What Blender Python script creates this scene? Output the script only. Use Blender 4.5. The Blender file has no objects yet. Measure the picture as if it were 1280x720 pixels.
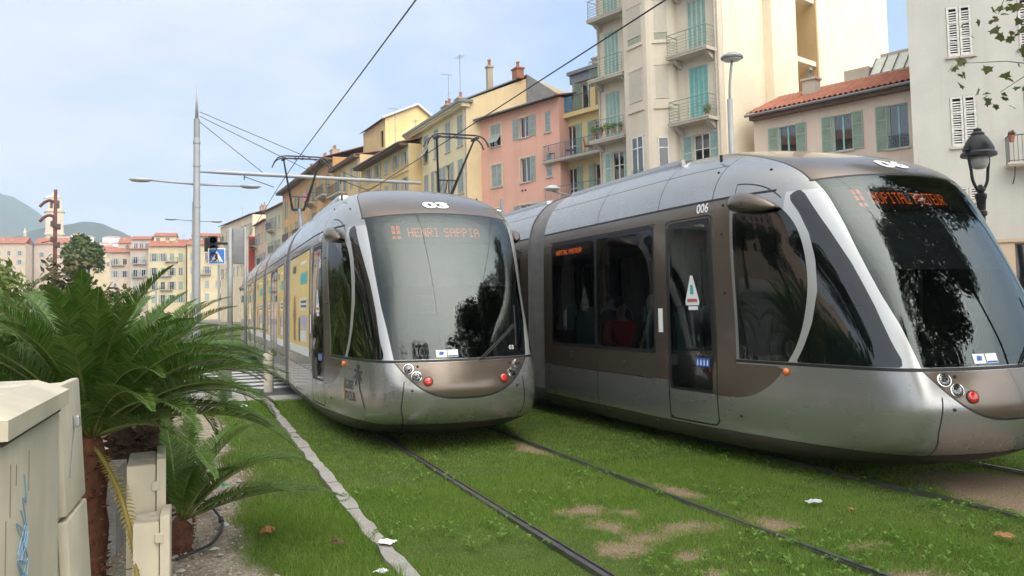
import bpy, bmesh, math, random
import numpy as np
from mathutils import Vector, Matrix
random.seed(7); RNG = np.random.default_rng(7)
R = math.radians
SC = bpy.context.scene
COL = SC.collection

# ------------------------------------------------------------------ objects
def tag(o, label=None, cat=None, group=None, kind=None):
    if label: o['label'] = label
    if cat: o['category'] = cat
    if group: o['group'] = group
    if kind: o['kind'] = kind
    return o

def thing(name, label, cat, loc=(0, 0, 0), rz=0.0, group=None):
    o = bpy.data.objects.new(name, None)
    o.empty_display_size = .2
    COL.objects.link(o)
    o.location = loc; o.rotation_euler = (0, 0, rz)
    return tag(o, label, cat, group)

def copy_tree(o, parent=None):
    c = o.copy(); COL.objects.link(c)
    c.parent = parent
    for ch in [x for x in SC.objects if x.parent == o and x != c]:
        copy_tree(ch, c)
    return c

class MB:
    """collects shapes and links them as ONE mesh object"""
    def __init__(s):
        s.v = []; s.f = []; s.m = []; s.mi = 0
    def add(s, vs, fs):
        n = len(s.v); s.v.extend([tuple(map(float, p)) for p in vs])
        for f in fs:
            s.f.append(tuple(i + n for i in f)); s.m.append(s.mi)
        return s
    def box(s, a, b, M=None):
        x0, y0, z0 = a; x1, y1, z1 = b
        vs = [(x0, y0, z0), (x1, y0, z0), (x1, y1, z0), (x0, y1, z0), (x0, y0, z1), (x1, y0, z1), (x1, y1, z1), (x0, y1, z1)]
        if M is not None: vs = [tuple(M @ Vector(p)) for p in vs]
        return s.add(vs, [(0, 3, 2, 1), (4, 5, 6, 7), (0, 1, 5, 4), (1, 2, 6, 5), (2, 3, 7, 6), (3, 0, 4, 7)])
    def rbox(s, a, b, c=.01, M=None):
        """box with bevelled edges"""
        bm = bmesh.new(); bmesh.ops.create_cube(bm, size=1)
        A = Vector(a); B = Vector(b)
        for v in bm.verts:
            v.co = Vector(((A.x + B.x) / 2 + v.co.x * (B.x - A.x), (A.y + B.y) / 2 + v.co.y * (B.y - A.y), (A.z + B.z) / 2 + v.co.z * (B.z - A.z)))
        bmesh.ops.bevel(bm, geom=list(bm.edges), offset=c, segments=2, affect='EDGES', profile=.6)
        bm.verts.index_update()
        vs = [v.co.copy() for v in bm.verts]
        if M is not None: vs = [M @ p for p in vs]
        s.add(vs, [tuple(v.index for v in f.verts) for f in bm.faces]); bm.free()
        return s
    def tube(s, pts, r, n=8, cap=True):
        pts = [Vector(p) for p in pts]; k = len(pts)
        rs = r if isinstance(r, (list, tuple)) else [r] * k
        ring0 = len(s.v); up = None
        for i, p in enumerate(pts):
            t = (pts[min(i + 1, k - 1)] - pts[max(i - 1, 0)])
            t = t.normalized() if t.length > 1e-9 else Vector((0, 0, 1))
            if up is None: up = Vector((0, 0, 1)) if abs(t.z) < .9 else Vector((1, 0, 0))
            a = t.cross(up)
            if a.length < 1e-6: a = t.cross(Vector((1, 0, .3)))
            a.normalize(); b = a.cross(t).normalized(); up = b
            for j in range(n):
                an = 2 * math.pi * j / n
                s.v.append(tuple(p + (a * math.cos(an) + b * math.sin(an)) * rs[i]))
        for i in range(k - 1):
            for j in range(n):
                q = (j + 1) % n
                s.f.append((ring0 + i * n + j, ring0 + i * n + q, ring0 + (i + 1) * n + q, ring0 + (i + 1) * n + j)); s.m.append(s.mi)
        if cap:
            s.f.append(tuple(ring0 + j for j in range(n))[::-1]); s.m.append(s.mi)
            s.f.append(tuple(ring0 + (k - 1) * n + j for j in range(n))); s.m.append(s.mi)
        return s
    def lathe(s, prof, n=20, M=None):
        """profile of (radius, z) turned about z"""
        vs = []; fs = []
        for r, z in prof:
            for j in range(n):
                a = 2 * math.pi * j / n; vs.append((r * math.cos(a), r * math.sin(a), z))
        for i in range(len(prof) - 1):
            for j in range(n):
                q = (j + 1) % n; fs.append((i * n + j, i * n + q, (i + 1) * n + q, (i + 1) * n + j))
        fs.append(tuple(range(n))[::-1]); fs.append(tuple((len(prof) - 1) * n + j for j in range(n)))
        if M is not None: vs = [M @ Vector(p) for p in vs]
        return s.add(vs, fs)
    def prism(s, poly, z0, z1):
        n = len(poly)
        vs = [(x, y, z0) for x, y in poly] + [(x, y, z1) for x, y in poly]
        fs = [tuple(range(n))[::-1], tuple(range(n, 2 * n))] + [(i, (i + 1) % n, n + (i + 1) % n, n + i) for i in range(n)]
        return s.add(vs, fs)
    def quad(s, a, b, c, d): return s.add([a, b, c, d], [(0, 1, 2, 3)])
    def build(s, name, mats, parent=None, smooth=False, loc=None):
        me = bpy.data.meshes.new(name); me.from_pydata(s.v, [], s.f)
        if not isinstance(mats, (list, tuple)): mats = [mats]
        for m in mats: me.materials.append(m)
        if len(mats) > 1: me.polygons.foreach_set('material_index', s.m)
        if smooth == 'auto':
            me.polygons.foreach_set('use_smooth', [True] * len(me.polygons))
            me.set_sharp_from_angle(angle=R(38))
        elif smooth: me.polygons.foreach_set('use_smooth', [True] * len(me.polygons))
        me.update()
        o = bpy.data.objects.new(name, me); COL.objects.link(o)
        if parent is not None: o.parent = parent
        if loc is not None: o.location = loc
        return o

def np_mesh(name, verts, nper, mat, parent=None, smooth=False):
    """mesh of loose polygons, nper corners each, from an (N*nper,3) array"""
    v = np.ascontiguousarray(verts, np.float32).reshape(-1, 3); n = len(v) // nper
    me = bpy.data.meshes.new(name)
    me.vertices.add(len(v)); me.vertices.foreach_set('co', v.ravel())
    me.loops.add(len(v)); me.loops.foreach_set('vertex_index', np.arange(len(v), dtype=np.int32))
    me.polygons.add(n); me.polygons.foreach_set('loop_start', np.arange(0, len(v), nper, dtype=np.int32))
    me.update(calc_edges=True); me.validate()
    for m in (mat if isinstance(mat, (list, tuple)) else [mat]): me.materials.append(m)
    if smooth: me.polygons.foreach_set('use_smooth', [True] * n)
    o = bpy.data.objects.new(name, me); COL.objects.link(o)
    if parent is not None: o.parent = parent
    return o

# ------------------------------------------------------------------ materials
def lin(c):
    """sRGB 0-255 to linear"""
    return tuple(((x / 255) / 12.92 if x / 255 <= .04045 else ((x / 255 + .055) / 1.055) ** 2.4) for x in c)
def newmat(name):
    m = bpy.data.materials.new(name); m.use_nodes = True
    nt = m.node_tree; return m, nt, nt.nodes['Principled BSDF']
def N(nt, kind, **kw):
    n = nt.nodes.new(kind)
    for k, v in kw.items():
        if k in n.inputs: n.inputs[k].default_value = v
        else: setattr(n, k, v)
    return n
def coords(nt, scale=(1, 1, 1), kind='Object'):
    tc = N(nt, 'ShaderNodeTexCoord'); mp = N(nt, 'ShaderNodeMapping')
    mp.inputs['Scale'].default_value = scale
    nt.links.new(tc.outputs[kind], mp.inputs[0]); return mp.outputs[0]
def noise(nt, vec, scale, detail=4, rough=.55):
    n = N(nt, 'ShaderNodeTexNoise', Scale=scale, Detail=detail, Roughness=rough)
    nt.links.new(vec, n.inputs['Vector']); return n.outputs['Fac']
def ramp(nt, fac, stops):
    r = N(nt, 'ShaderNodeValToRGB'); e = r.color_ramp.elements
    while len(e) < len(stops): e.new(.5)
    for i, (p, c) in enumerate(stops):
        e[i].position = p; e[i].color = (*c, 1) if len(c) == 3 else c
    nt.links.new(fac, r.inputs[0]); return r.outputs[0]
def mixc(nt, fac, a, b, mode='MIX'):
    m = N(nt, 'ShaderNodeMix', data_type='RGBA', blend_type=mode)
    for sock, v in ((m.inputs[0], fac), (m.inputs[6], a), (m.inputs[7], b)):
        if hasattr(v, 'links'): nt.links.new(v, sock)
        elif isinstance(v, (int, float)): sock.default_value = v
        else: sock.default_value = (*v[:3], 1)
    return m.outputs[2]
def bump(nt, p, fac, strength=.3, dist=.02):
    b = N(nt, 'ShaderNodeBump', Strength=strength, Distance=dist)
    nt.links.new(fac, b.inputs['Height']); nt.links.new(b.outputs[0], p.inputs['Normal'])

def plain(name, c, rough=.5, metal=0.0, var=.12, scale=6, bumps=0, coat=0, spec=.5, rough_var=0, dust=0):
    """paint or metal with a little uneven wear"""
    m, nt, p = newmat(name)
    v = coords(nt)
    f = noise(nt, v, scale, 5)
    lo = tuple(x * (1 - var) for x in c); hi = tuple(min(1, x * (1 + var)) for x in c)
    nt.links.new(ramp(nt, f, [(.3, lo), (.7, hi)]), p.inputs['Base Color'])
    p.inputs['Roughness'].default_value = rough; p.inputs['Metallic'].default_value = metal
    p.inputs['Specular IOR Level'].default_value = spec
    if coat: p.inputs['Coat Weight'].default_value = coat; p.inputs['Coat Roughness'].default_value = .06
    if rough_var:   # wiped and unwiped film of road dust
        rf = noise(nt, coords(nt, (1, .5, 1.6)), 1.6, 4, .5); mr = N(nt, 'ShaderNodeMapRange'); mr.inputs['From Min'].default_value = .3; mr.inputs['From Max'].default_value = .7
        mr.inputs['To Min'].default_value = rough - rough_var * .4; mr.inputs['To Max'].default_value = rough + rough_var
        nt.links.new(rf, mr.inputs[0]); nt.links.new(mr.outputs[0], p.inputs['Roughness'])
        st = noise(nt, coords(nt, (3, 3, .5)), 1.0, 4, .5)
        old = p.inputs['Base Color'].links[0].from_socket
        nt.links.new(mixc(nt, ramp(nt, st, [(.42, (0, 0, 0)), (.95, (dust,) * 3)]), old, (.13, .115, .09)), p.inputs['Base Color'])
    if bumps: bump(nt, p, noise(nt, v, scale * 8, 6), bumps, .01)
    return m

def stucco(name, c, dirt=.35, dark=None):
    """lime render: broad blotches, vertical rain streaks, fine grain"""
    m, nt, p = newmat(name); v = coords(nt)
    big = noise(nt, v, .45, 5); st = noise(nt, coords(nt, (2.2, 2.2, .12)), 1.6, 5, .6); fine = noise(nt, v, 14, 6)
    c1 = tuple(x * .86 for x in c); c2 = tuple(min(1, x * 1.07) for x in c)
    col = ramp(nt, big, [(.3, c1), (.65, c2)])
    d = dark or tuple(x * .55 for x in c)
    col = mixc(nt, ramp(nt, st, [(.52, (0, 0, 0)), (.8, (dirt,) * 3)]), col, d)
    col = mixc(nt, .12, col, ramp(nt, fine, [(.3, tuple(x * .6 for x in c)), (.7, c2)]))
    nt.links.new(col, p.inputs['Base Color']); p.inputs['Roughness'].default_value = .9
    p.inputs['Specular IOR Level'].default_value = .2
    bump(nt, p, fine, .25, .01)
    return m

def glassmat(name, tint, refl=.08, ior=1.5, rough=.02, gtint=(1, 1, 1)):
    """pane: tinted see-through plus a mirror reflection that grows at grazing angles"""
    m = bpy.data.materials.new(name); m.use_nodes = True; nt = m.node_tree; nt.nodes.clear()
    out = N(nt, 'ShaderNodeOutputMaterial'); mx = N(nt, 'ShaderNodeMixShader')
    tr = N(nt, 'ShaderNodeBsdfTransparent'); tr.inputs[0].default_value = (*tint, 1)
    gl = N(nt, 'ShaderNodeBsdfGlossy', Roughness=rough); gl.inputs[0].default_value = (*gtint, 1)
    fr = N(nt, 'ShaderNodeFresnel', IOR=ior); ad = N(nt, 'ShaderNodeMath', operation='ADD', use_clamp=True)
    ad.inputs[1].default_value = refl
    nt.links.new(fr.outputs[0], ad.inputs[0]); nt.links.new(ad.outputs[0], mx.inputs[0])
    nt.links.new(tr.outputs[0], mx.inputs[1]); nt.links.new(gl.outputs[0], mx.inputs[2]); nt.links.new(mx.outputs[0], out.inputs[0])
    return m

def emit(name, c, s):
    m, nt, p = newmat(name)
    p.inputs['Base Color'].default_value = (*c, 1)
    p.inputs['Emission Color'].default_value = (*c, 1); p.inputs['Emission Strength'].default_value = s
    return m

def leafmat(name, c1, c2, c3, rough=.5, trans=.25):
    """leaves: colour differs from leaf to leaf, a little light comes through"""
    m, nt, p = newmat(name)
    g = N(nt, 'ShaderNodeNewGeometry')
    col = ramp(nt, g.outputs['Random Per Island'], [(0, c1), (.5, c2), (1, c3)])
    big = noise(nt, coords(nt), 1.1, 3)
    col = mixc(nt, ramp(nt, big, [(.4, (0, 0, 0)), (.7, (.45,) * 3)]), col, c3)
    nt.links.new(col, p.inputs['Base Color']); p.inputs['Roughness'].default_value = rough
    p.inputs['Specular IOR Level'].default_value = .4
    tl = N(nt, 'ShaderNodeBsdfTranslucent'); nt.links.new(col, tl.inputs[0])
    mx = N(nt, 'ShaderNodeMixShader'); mx.inputs[0].default_value = trans
    out = nt.nodes['Material Output']
    nt.links.new(p.outputs[0], mx.inputs[1]); nt.links.new(tl.outputs[0], mx.inputs[2]); nt.links.new(mx.outputs[0], out.inputs[0])
    return m

def slatmat(name, c, pitch=.055, axis='Z'):
    """louvred shutter leaf: dark gaps between slats, faded paint"""
    m, nt, p = newmat(name); v = coords(nt)
    w = N(nt, 'ShaderNodeTexWave', wave_type='BANDS', bands_direction=axis, wave_profile='SAW')
    w.inputs['Scale'].default_value = 2 * math.pi / pitch / 20 ; w.inputs['Distortion'].default_value = 0
    nt.links.new(v, w.inputs['Vector'])
    fade = noise(nt, v, 1.5, 4)
    base = ramp(nt, fade, [(.3, tuple(x * .8 for x in c)), (.7, tuple(min(1, x * 1.15) for x in c))])
    col = mixc(nt, ramp(nt, w.outputs['Fac'], [(.0, (.75,) * 3), (.35, (.0,) * 3)]), base, tuple(x * .3 for x in c))
    nt.links.new(col, p.inputs['Base Color']); p.inputs['Roughness'].default_value = .6
    bump(nt, p, w.outputs['Fac'], .6, .02)
    return m

def tilemat(name, c):
    m, nt, p = newmat(name); v = coords(nt)
    f = noise(nt, coords(nt, (4.6, 1.1, 1.1)), 1.0, 3); g = noise(nt, v, 22, 4)
    col = ramp(nt, f, [(.3, tuple(x * .6 for x in c)), (.55, c), (.75, (min(1, c[0] * 1.25), c[1] * 1.4, c[2] * 1.5))])
    col = mixc(nt, .3, col, ramp(nt, g, [(.3, (.1, .07, .05)), (.7, c)]))
    nt.links.new(col, p.inputs['Base Color']); p.inputs['Roughness'].default_value = .85
    bump(nt, p, g, .3, .02); return m
# ------------------------------------------------------------------ camera (lens raised a little, as the picture was cropped)
cam = bpy.data.cameras.new('camera'); CAM = bpy.data.objects.new('camera', cam); COL.objects.link(CAM)
yaw, pit, rol = R(21.9184), R(3.3128), R(1.2)
fw = Vector((math.sin(yaw) * math.cos(pit), math.cos(yaw) * math.cos(pit), math.sin(pit)))
rt = Vector((math.cos(yaw), -math.sin(yaw), 0)); up = rt.cross(fw)
r2 = rt * math.cos(rol) - up * math.sin(rol); u2 = up * math.cos(rol) + rt * math.sin(rol)
Mx = Matrix((r2, u2, -fw)).transposed().to_4x4(); Mx.translation = (0, 0, 1.61)
CAM.matrix_world = Mx
cam.sensor_width = 36; cam.lens = 36 * 1033 / 1280; cam.shift_y = -(360 - 323) / 1280
cam.clip_start = .05; cam.clip_end = 12000
SC.camera = CAM

# ------------------------------------------------------------------ light
SUN_AZ = R(165)      # compass direction the sun stands in, measured from +Y towards +X
SUN_EL = R(50)
sun = bpy.data.lights.new('sun', 'SUN'); SUN = bpy.data.objects.new('sun', sun); COL.objects.link(SUN)
sun.energy = 0.5; sun.angle = R(85); sun.color = (1, .95, .86)
sd = Vector((math.sin(SUN_AZ) * math.cos(SUN_EL), math.cos(SUN_AZ) * math.cos(SUN_EL), math.sin(SUN_EL)))
SUN.rotation_euler = sd.to_track_quat('Z', 'Y').to_euler()
W = bpy.data.worlds.new('World'); SC.world = W; W.use_nodes = True
nt = W.node_tree; bg = nt.nodes['Background']
sky = N(nt, 'ShaderNodeTexSky', sky_type='NISHITA'); sky.sun_disc = False
sky.sun_elevation = SUN_EL; sky.sun_rotation = SUN_AZ; sky.air_density = 1.0; sky.dust_density = 1.2; sky.ozone_density = 1.5
tc = N(nt, 'ShaderNodeTexCoord'); sep = N(nt, 'ShaderNodeSeparateXYZ'); nt.links.new(tc.outputs['Generated'], sep.inputs[0])
# a flat cloud deck: direction divided by height gives a sheet seen in perspective
zz = N(nt, 'ShaderNodeMath', operation='ADD'); zz.inputs[1].default_value = .22; nt.links.new(sep.outputs[2], zz.inputs[0])
zm = N(nt, 'ShaderNodeMath', operation='MAXIMUM'); zm.inputs[1].default_value = .1; nt.links.new(zz.outputs[0], zm.inputs[0])
dv = N(nt, 'ShaderNodeVectorMath', operation='DIVIDE'); cb = N(nt, 'ShaderNodeCombineXYZ')
for i in range(3): nt.links.new(zm.outputs[0], cb.inputs[i])
nt.links.new(tc.outputs['Generated'], dv.inputs[0]); nt.links.new(cb.outputs[0], dv.inputs[1])
n1 = noise(nt, dv.outputs[0], .75, 7, .58)
n2 = noise(nt, dv.outputs[0], 2.6, 8, .6)
mxn = N(nt, 'ShaderNodeMath', operation='MULTIPLY_ADD'); nt.links.new(n2, mxn.inputs[0]); mxn.inputs[1].default_value = .35; nt.links.new(n1, mxn.inputs[2])
# more cloud to the left of the street (west), bluer overhead on the right
bias = N(nt, 'ShaderNodeMath', operation='MULTIPLY_ADD'); nt.links.new(sep.outputs[0], bias.inputs[0]); bias.inputs[1].default_value = -.60; nt.links.new(mxn.outputs[0], bias.inputs[2])
mask = ramp(nt, bias.outputs[0], [(.44, (.06,) * 3), (.58, (.45,) * 3), (.74, (.95,) * 3)])
cloudc = ramp(nt, n2, [(.3, (4.1, 4.5, 5.2)), (.7, (5.2, 5.4, 5.75))])
skc = mixc(nt, 1.0, sky.outputs[0], (1.25, 1.22, 1.2), 'MULTIPLY')
base = mixc(nt, .70, skc, (2.0, 3.4, 5.9))
col = mixc(nt, mask, base, cloudc)
# the veiled sun: a broad bright patch in the thin cloud around it
dt = N(nt, 'ShaderNodeVectorMath', operation='DOT_PRODUCT'); dt.inputs[1].default_value = tuple(sd)
nt.links.new(tc.outputs['Generated'], dt.inputs[0])
gl_ = ramp(nt, dt.outputs['Value'], [(.1, (0, 0, 0)), (.5, (.10,) * 3), (.75, (.36,) * 3), (.92, (.80,) * 3), (1.0, (1.0,) * 3)])
gl2 = mixc(nt, 1.0, gl_, (36, 33.5, 29.5), 'MULTIPLY')
col = mixc(nt, 1.0, col, gl2, 'ADD')
nt.links.new(col, bg.inputs[0]); bg.inputs[1].default_value = .10
SC.view_settings.view_transform = 'Standard'; SC.view_settings.look = 'None'
SC.view_settings.exposure = .72; SC.view_settings.gamma = 1; SC.view_settings.use_curve_mapping = False
SC.cycles.max_bounces = 8; SC.cycles.transparent_max_bounces = 16; SC.cycles.use_denoising = True
SC.cycles.volume_bounces = 1
SC.cycles.caustics_reflective = False; SC.cycles.caustics_refractive = False
# ------------------------------------------------------------------ tram body: section, nose profile and plan outlines
def pchip(xs,ys):
    xs=np.array(xs,float); ys=np.array(ys,float)
    h=np.diff(xs); d=np.diff(ys)/h; n=len(xs); m=np.zeros(n)
    for i in range(1,n-1):
        if d[i-1]*d[i]>0:
            w1=2*h[i]+h[i-1]; w2=h[i]+2*h[i-1]; m[i]=(w1+w2)/(w1/d[i-1]+w2/d[i])
    m[0]=d[0]; m[-1]=d[-1]
    def f(x):
        x=np.asarray(x,float); k=np.clip(np.searchsorted(xs,x)-1,0,n-2)
        t=(np.clip(x,xs[0],xs[-1])-xs[k])/h[k]
        return ys[k]*(1+2*t)*(1-t)**2+m[k]*h[k]*t*(1-t)**2+ys[k+1]*t*t*(3-2*t)+m[k+1]*h[k]*t*t*(t-1)
    return f
HALF=14.6
# half width of the section by height, and how far the tip sits back by height
Wz=pchip([0.14, 0.22, 0.33, 0.6, 1.0, 2.0, 2.55, 2.67, 2.8, 2.9356, 3.0599, 3.1842, 3.2859, 3.365, 3.4159, 3.4328],[1.20,1.27,1.315,1.325,1.325,1.315,1.30,1.285,1.255,1.20,1.12,1.0,.84,.60,.29,.0])
T0=pchip([0.14, 0.22, 0.33, 0.5, 0.7, 0.85, 1.03, 1.3, 1.6, 2.0, 2.4, 2.72, 2.8226, 2.913, 3.0034, 3.0938, 3.1842, 3.2746, 3.3537, 3.4102, 3.4328],[.55,.24,.05,-.06,-.09,-.06,0,.085,.20,.385,.61,.84,.95,1.09,1.30,1.58,1.95,2.4,3.0,3.8,4.8])
def spl(pts,n):
    P=np.array(pts,float); c=np.r_[0,np.cumsum(np.hypot(*np.diff(P,axis=0).T))]; c/=c[-1]
    u=np.linspace(0,1,n); return np.c_[pchip(c,P[:,0])(u),pchip(c,P[:,1])(u)]
NC=56
# plan outline of the nose: (half width / full half width, distance behind the tip)
LOW=spl([(0,0),(.2,.035),(.38,.13),(.55,.29),(.72,.56),(.87,1.05),(.96,1.8),(1,3.0)],NC)
BELT=spl([(0,0),(.2,.017),(.4,.068),(.55,.128),(.63,.18),(.69,.28),(.745,.47),(.80,.85),(.86,1.35),(.93,2.05),(.98,2.7),(1,3.3)],NC)
TOP=spl([(0,0),(.2,.015),(.4,.06),(.6,.16),(.70,.25),(.78,.40),(.86,.66),(.93,1.05),(.98,1.6),(1,2.3)],NC)
def outline(z):
    z=float(z)
    if z<.4:
        k=np.clip((z-.14)/.26,0,1); k=k*k*(3-2*k); o=LOW*(1-k)+BELT*k
    else:
        k=np.clip((z-1.0)/1.7,0,1); k=k*k*(3-2*k); o=BELT*(1-k)+TOP*k
    return np.c_[o[:,0]*Wz(z), o[:,1]+T0(z)]
ZS=np.r_[np.linspace(.14,.33,6),np.linspace(.37,1.0,14),np.linspace(1.05,2.6,30),np.linspace(2.64,3.02,12),[3.0712, 3.1164, 3.1616, 3.2068, 3.252, 3.2915, 3.3255, 3.3537, 3.3786, 3.3989, 3.4159, 3.4272, 3.4328]]
def grid():
    tail=np.r_[np.arange(5.2,7.4,.12),np.arange(7.4,HALF-.1,.22),[HALF]]
    rows=[]
    for z in ZS:
        o=outline(z); te=max(o[-1,1],0)
        # stretch from the end of the nose to the tail start
        mid=np.linspace(te,5.2,26)[1:-1] if te<5.15 else np.full(24,te)
        t=np.r_[o[:,1],mid,tail]; hw=np.r_[o[:,0],np.full(len(mid)+len(tail),float(Wz(z)))]
        t=np.maximum.accumulate(t) if False else t
        rows.append(np.c_[hw,t,np.full(len(t),z)])
    return np.array(rows)   # (rows, cols, [halfwidth, t, z])
G_HULL = grid()
def side_hw(t, z):
    o = outline(z); return float(np.interp(t, o[:, 1], o[:, 0], right=float(Wz(z))))
def front_t(x, z):
    o = outline(z); return float(np.interp(abs(x), o[:, 0], o[:, 1]))

class Hull:
    """half of the body; region() cuts faces along exact outlines and gives the inside a new tag"""
    def __init__(s):
        Rn, Cn, _ = G_HULL.shape
        P = G_HULL.reshape(-1, 3)
        s.P = [tuple(p) for p in P]
        gu = np.gradient(G_HULL, axis=1); gv = np.gradient(G_HULL, axis=0)
        n = np.cross(gu, gv).reshape(-1, 3); l = np.linalg.norm(n, axis=1); l[l < 1e-12] = 1
        n = n / l[:, None]
        ref = np.c_[P[:, 0], np.zeros(len(P)), P[:, 2] - 1.6] + np.c_[np.zeros(len(P)), np.minimum(P[:, 1] - 3, 0) * .3, np.zeros(len(P))]
        n[(n * ref).sum(1) < 0] *= -1
        n[l < 1e-9] = (0, 0, 1)
        m = P[:, 0] < 1e-5; n[m, 0] = 0
        n /= np.maximum(np.linalg.norm(n, axis=1), 1e-9)[:, None]
        s.n = [tuple(p) for p in n]
        s.faces = []
        for i in range(Rn - 1):
            for j in range(Cn - 1):
                a, b, c, d = i * Cn + j, i * Cn + j + 1, (i + 1) * Cn + j + 1, (i + 1) * Cn + j
                s.faces.append(((a, b, c, d), 'shell'))
    def region(s, new, fns, allowed=None):
        cand = []; rest = []
        for f in s.faces: (cand if allowed is None or f[1] in allowed else rest).append(f)
        for fn in fns:
            A = np.array(s.P); val = fn(A[:, 0], A[:, 1], A[:, 2]); val = np.where(np.abs(val) < 1e-6, 1e-6, val)
            val = list(val); cache = {}; ins = []
            for idx, tg in cand:
                sg = [val[i] < 0 for i in idx]
                if all(sg): ins.append((idx, tg)); continue
                if not any(sg): rest.append((idx, tg)); continue
                neg = []; pos = []; k = len(idx)
                for q in range(k):
                    i, j = idx[q], idx[(q + 1) % k]
                    (neg if sg[q] else pos).append(i)
                    if sg[q] != sg[(q + 1) % k]:
                        key = (min(i, j), max(i, j))
                        if key not in cache:
                            u = val[i] / (val[i] - val[j]); pi, pj, ni, nj = s.P[i], s.P[j], s.n[i], s.n[j]
                            s.P.append(tuple(pi[c] + (pj[c] - pi[c]) * u for c in range(3)))
                            s.n.append(tuple(ni[c] + (nj[c] - ni[c]) * u for c in range(3)))
                            cache[key] = len(s.P) - 1; val.append(1e-6)
                        neg.append(cache[key]); pos.append(cache[key])
                if len(neg) > 2: ins.append((tuple(neg), tg))
                if len(pos) > 2: rest.append((tuple(pos), tg))
            cand = ins
        s.faces = rest + [(i, new) for i, _ in cand]
    def strip(s, new, g, w, conds=(), allowed=None):
        s.region(new, list(conds) + [lambda x, t, z: g(x, t, z) - w, lambda x, t, z: -g(x, t, z) - w], allowed)
    def emit(s, tags, sides=(1, -1), off=0.0):
        """vertices, faces, normals of the faces that carry one of the tags, on the wanted sides"""
        V = []; F = []; NN = []
        for sd_ in sides:
            mp = {}
            for idx, tg in s.faces:
                if tg not in tags: continue
                q = []
                for i in idx:
                    if i not in mp:
                        mp[i] = len(V); p, n = s.P[i], s.n[i]
                        V.append(((p[0] + n[0] * off) * sd_, p[1] + n[1] * off, p[2] + n[2] * off)); NN.append((n[0] * sd_, n[1], n[2]))
                    q.append(mp[i])
                a, b, c = (Vector(V[q[0]]), Vector(V[q[1]]), Vector(V[q[2]]))
                nn = (b - a).cross(c - a) if len(q) == 3 else (Vector(V[q[2]]) - a).cross(Vector(V[q[3]]) - b)
                if nn.dot(Vector(NN[q[0]])) < 0: q = q[::-1]
                F.append(tuple(q))
        return V, F, NN
    def part(s, name, tags, mat, parent, sides=(1, -1), off=0.0):
        V, F, NN = s.emit(tags if isinstance(tags, (set, tuple, list)) else (tags,), sides, off)
        if not F: print('EMPTY', name, tags); return None
        me = bpy.data.meshes.new(name); me.from_pydata(V, [], F); me.materials.append(mat)
        me.polygons.foreach_set('use_smooth', [True] * len(F))
        try: me.normals_split_custom_set_from_vertices(NN)
        except Exception as e: print(e)
        o = bpy.data.objects.new(name, me); COL.objects.link(o); o.parent = parent
        return o

def sd_poly(pts, use='tz', grow=0.0):
    P = np.array(pts, float)
    def f(x, t, z):
        a = t if use == 'tz' else x; b = z
        d = np.full(len(a), 1e9); ins = np.zeros(len(a), bool); n = len(P)
        for i in range(n):
            p, q = P[i], P[(i + 1) % n]; e = q - p
            wx, wy = a - p[0], b - p[1]
            u = np.clip((wx * e[0] + wy * e[1]) / (e @ e + 1e-12), 0, 1)
            d = np.minimum(d, np.hypot(wx - e[0] * u, wy - e[1] * u))
            c = ((p[1] > b) != (q[1] > b)); 
            with np.errstate(divide='ignore', invalid='ignore'):
                xi = (q[0] - p[0]) * (b - p[1]) / (q[1] - p[1]) + p[0]
            ins ^= c & (a < xi)
        return np.where(ins, -d, d) - grow
    return f
def rrect(t0, t1, z0, z1, r=.03):
    def f(x, t, z):
        dx = np.abs(t - (t0 + t1) / 2) - (t1 - t0) / 2 + r; dz = np.abs(z - (z0 + z1) / 2) - (z1 - z0) / 2 + r
        return np.hypot(np.maximum(dx, 0), np.maximum(dz, 0)) + np.minimum(np.maximum(dx, dz), 0) - r
    return f
def smooth_poly(pts, n=10):
    """closed Catmull-Rom through the points"""
    P = np.array(pts, float); k = len(P); out = []
    for i in range(k):
        a, b, c, d = P[i - 1], P[i], P[(i + 1) % k], P[(i + 2) % k]
        for u in np.linspace(0, 1, n, endpoint=False):
            out.append(.5 * ((2 * b) + (c - a) * u + (2 * a - 5 * b + 4 * c - d) * u * u + (3 * b - a - 3 * c + d) * u ** 3))
    return out
def smooth_line(pts, n=10):
    P = [np.array(p, float) for p in pts]; P = [2 * P[0] - P[1]] + P + [2 * P[-1] - P[-2]]; out = []
    for i in range(1, len(P) - 2):
        a, b, c, d = P[i - 1:i + 3]
        for u in np.linspace(0, 1, n, endpoint=False):
            out.append(.5 * ((2 * b) + (c - a) * u + (2 * a - 5 * b + 4 * c - d) * u * u + (3 * b - a - 3 * c + d) * u ** 3))
    out.append(P[-2]); return out

M_SILVER = plain('tram silver paint', (.395, .395, .385), .27, .78, .04, 2, coat=.35, rough_var=.012, dust=.10)
M_FRAMESILVER = plain('light silver frame paint', (.56, .56, .555), .30, .6, .03, 2, coat=.4)
M_BRONZE = plain('tram bronze paint', (.165, .134, .105), .26, .65, .05, 2, coat=.35, rough_var=.012, dust=.08)
M_SKIRT = plain('tram skirt paint', (.085, .072, .058), .45, .5, .2, 3, rough_var=.15, dust=.6)
M_RUBBER = plain('black rubber', (.012, .012, .013), .55, 0, .2)
M_BELLOWS = plain('grey bellows rubber', (.13, .13, .135), .5, 0, .15)
M_GLASS = glassmat('tinted side glass', (.55, .57, .56), .03, 1.5, .015)
M_WIND = glassmat('windscreen glass', (.30, .34, .33), .035, 1.5, .015, (.82, .92, .90))
M_QUART = glassmat('cab quarter glass', (.34, .38, .37), .05, 1.5, .015)
M_DARKIN = plain('dark interior plastic', (.03, .032, .035), .6)
M_LINING = plain('interior lining', (.16, .17, .17), .6)
M_TEAL = plain('pale teal seat shell', (.22, .36, .36), .45)
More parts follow.
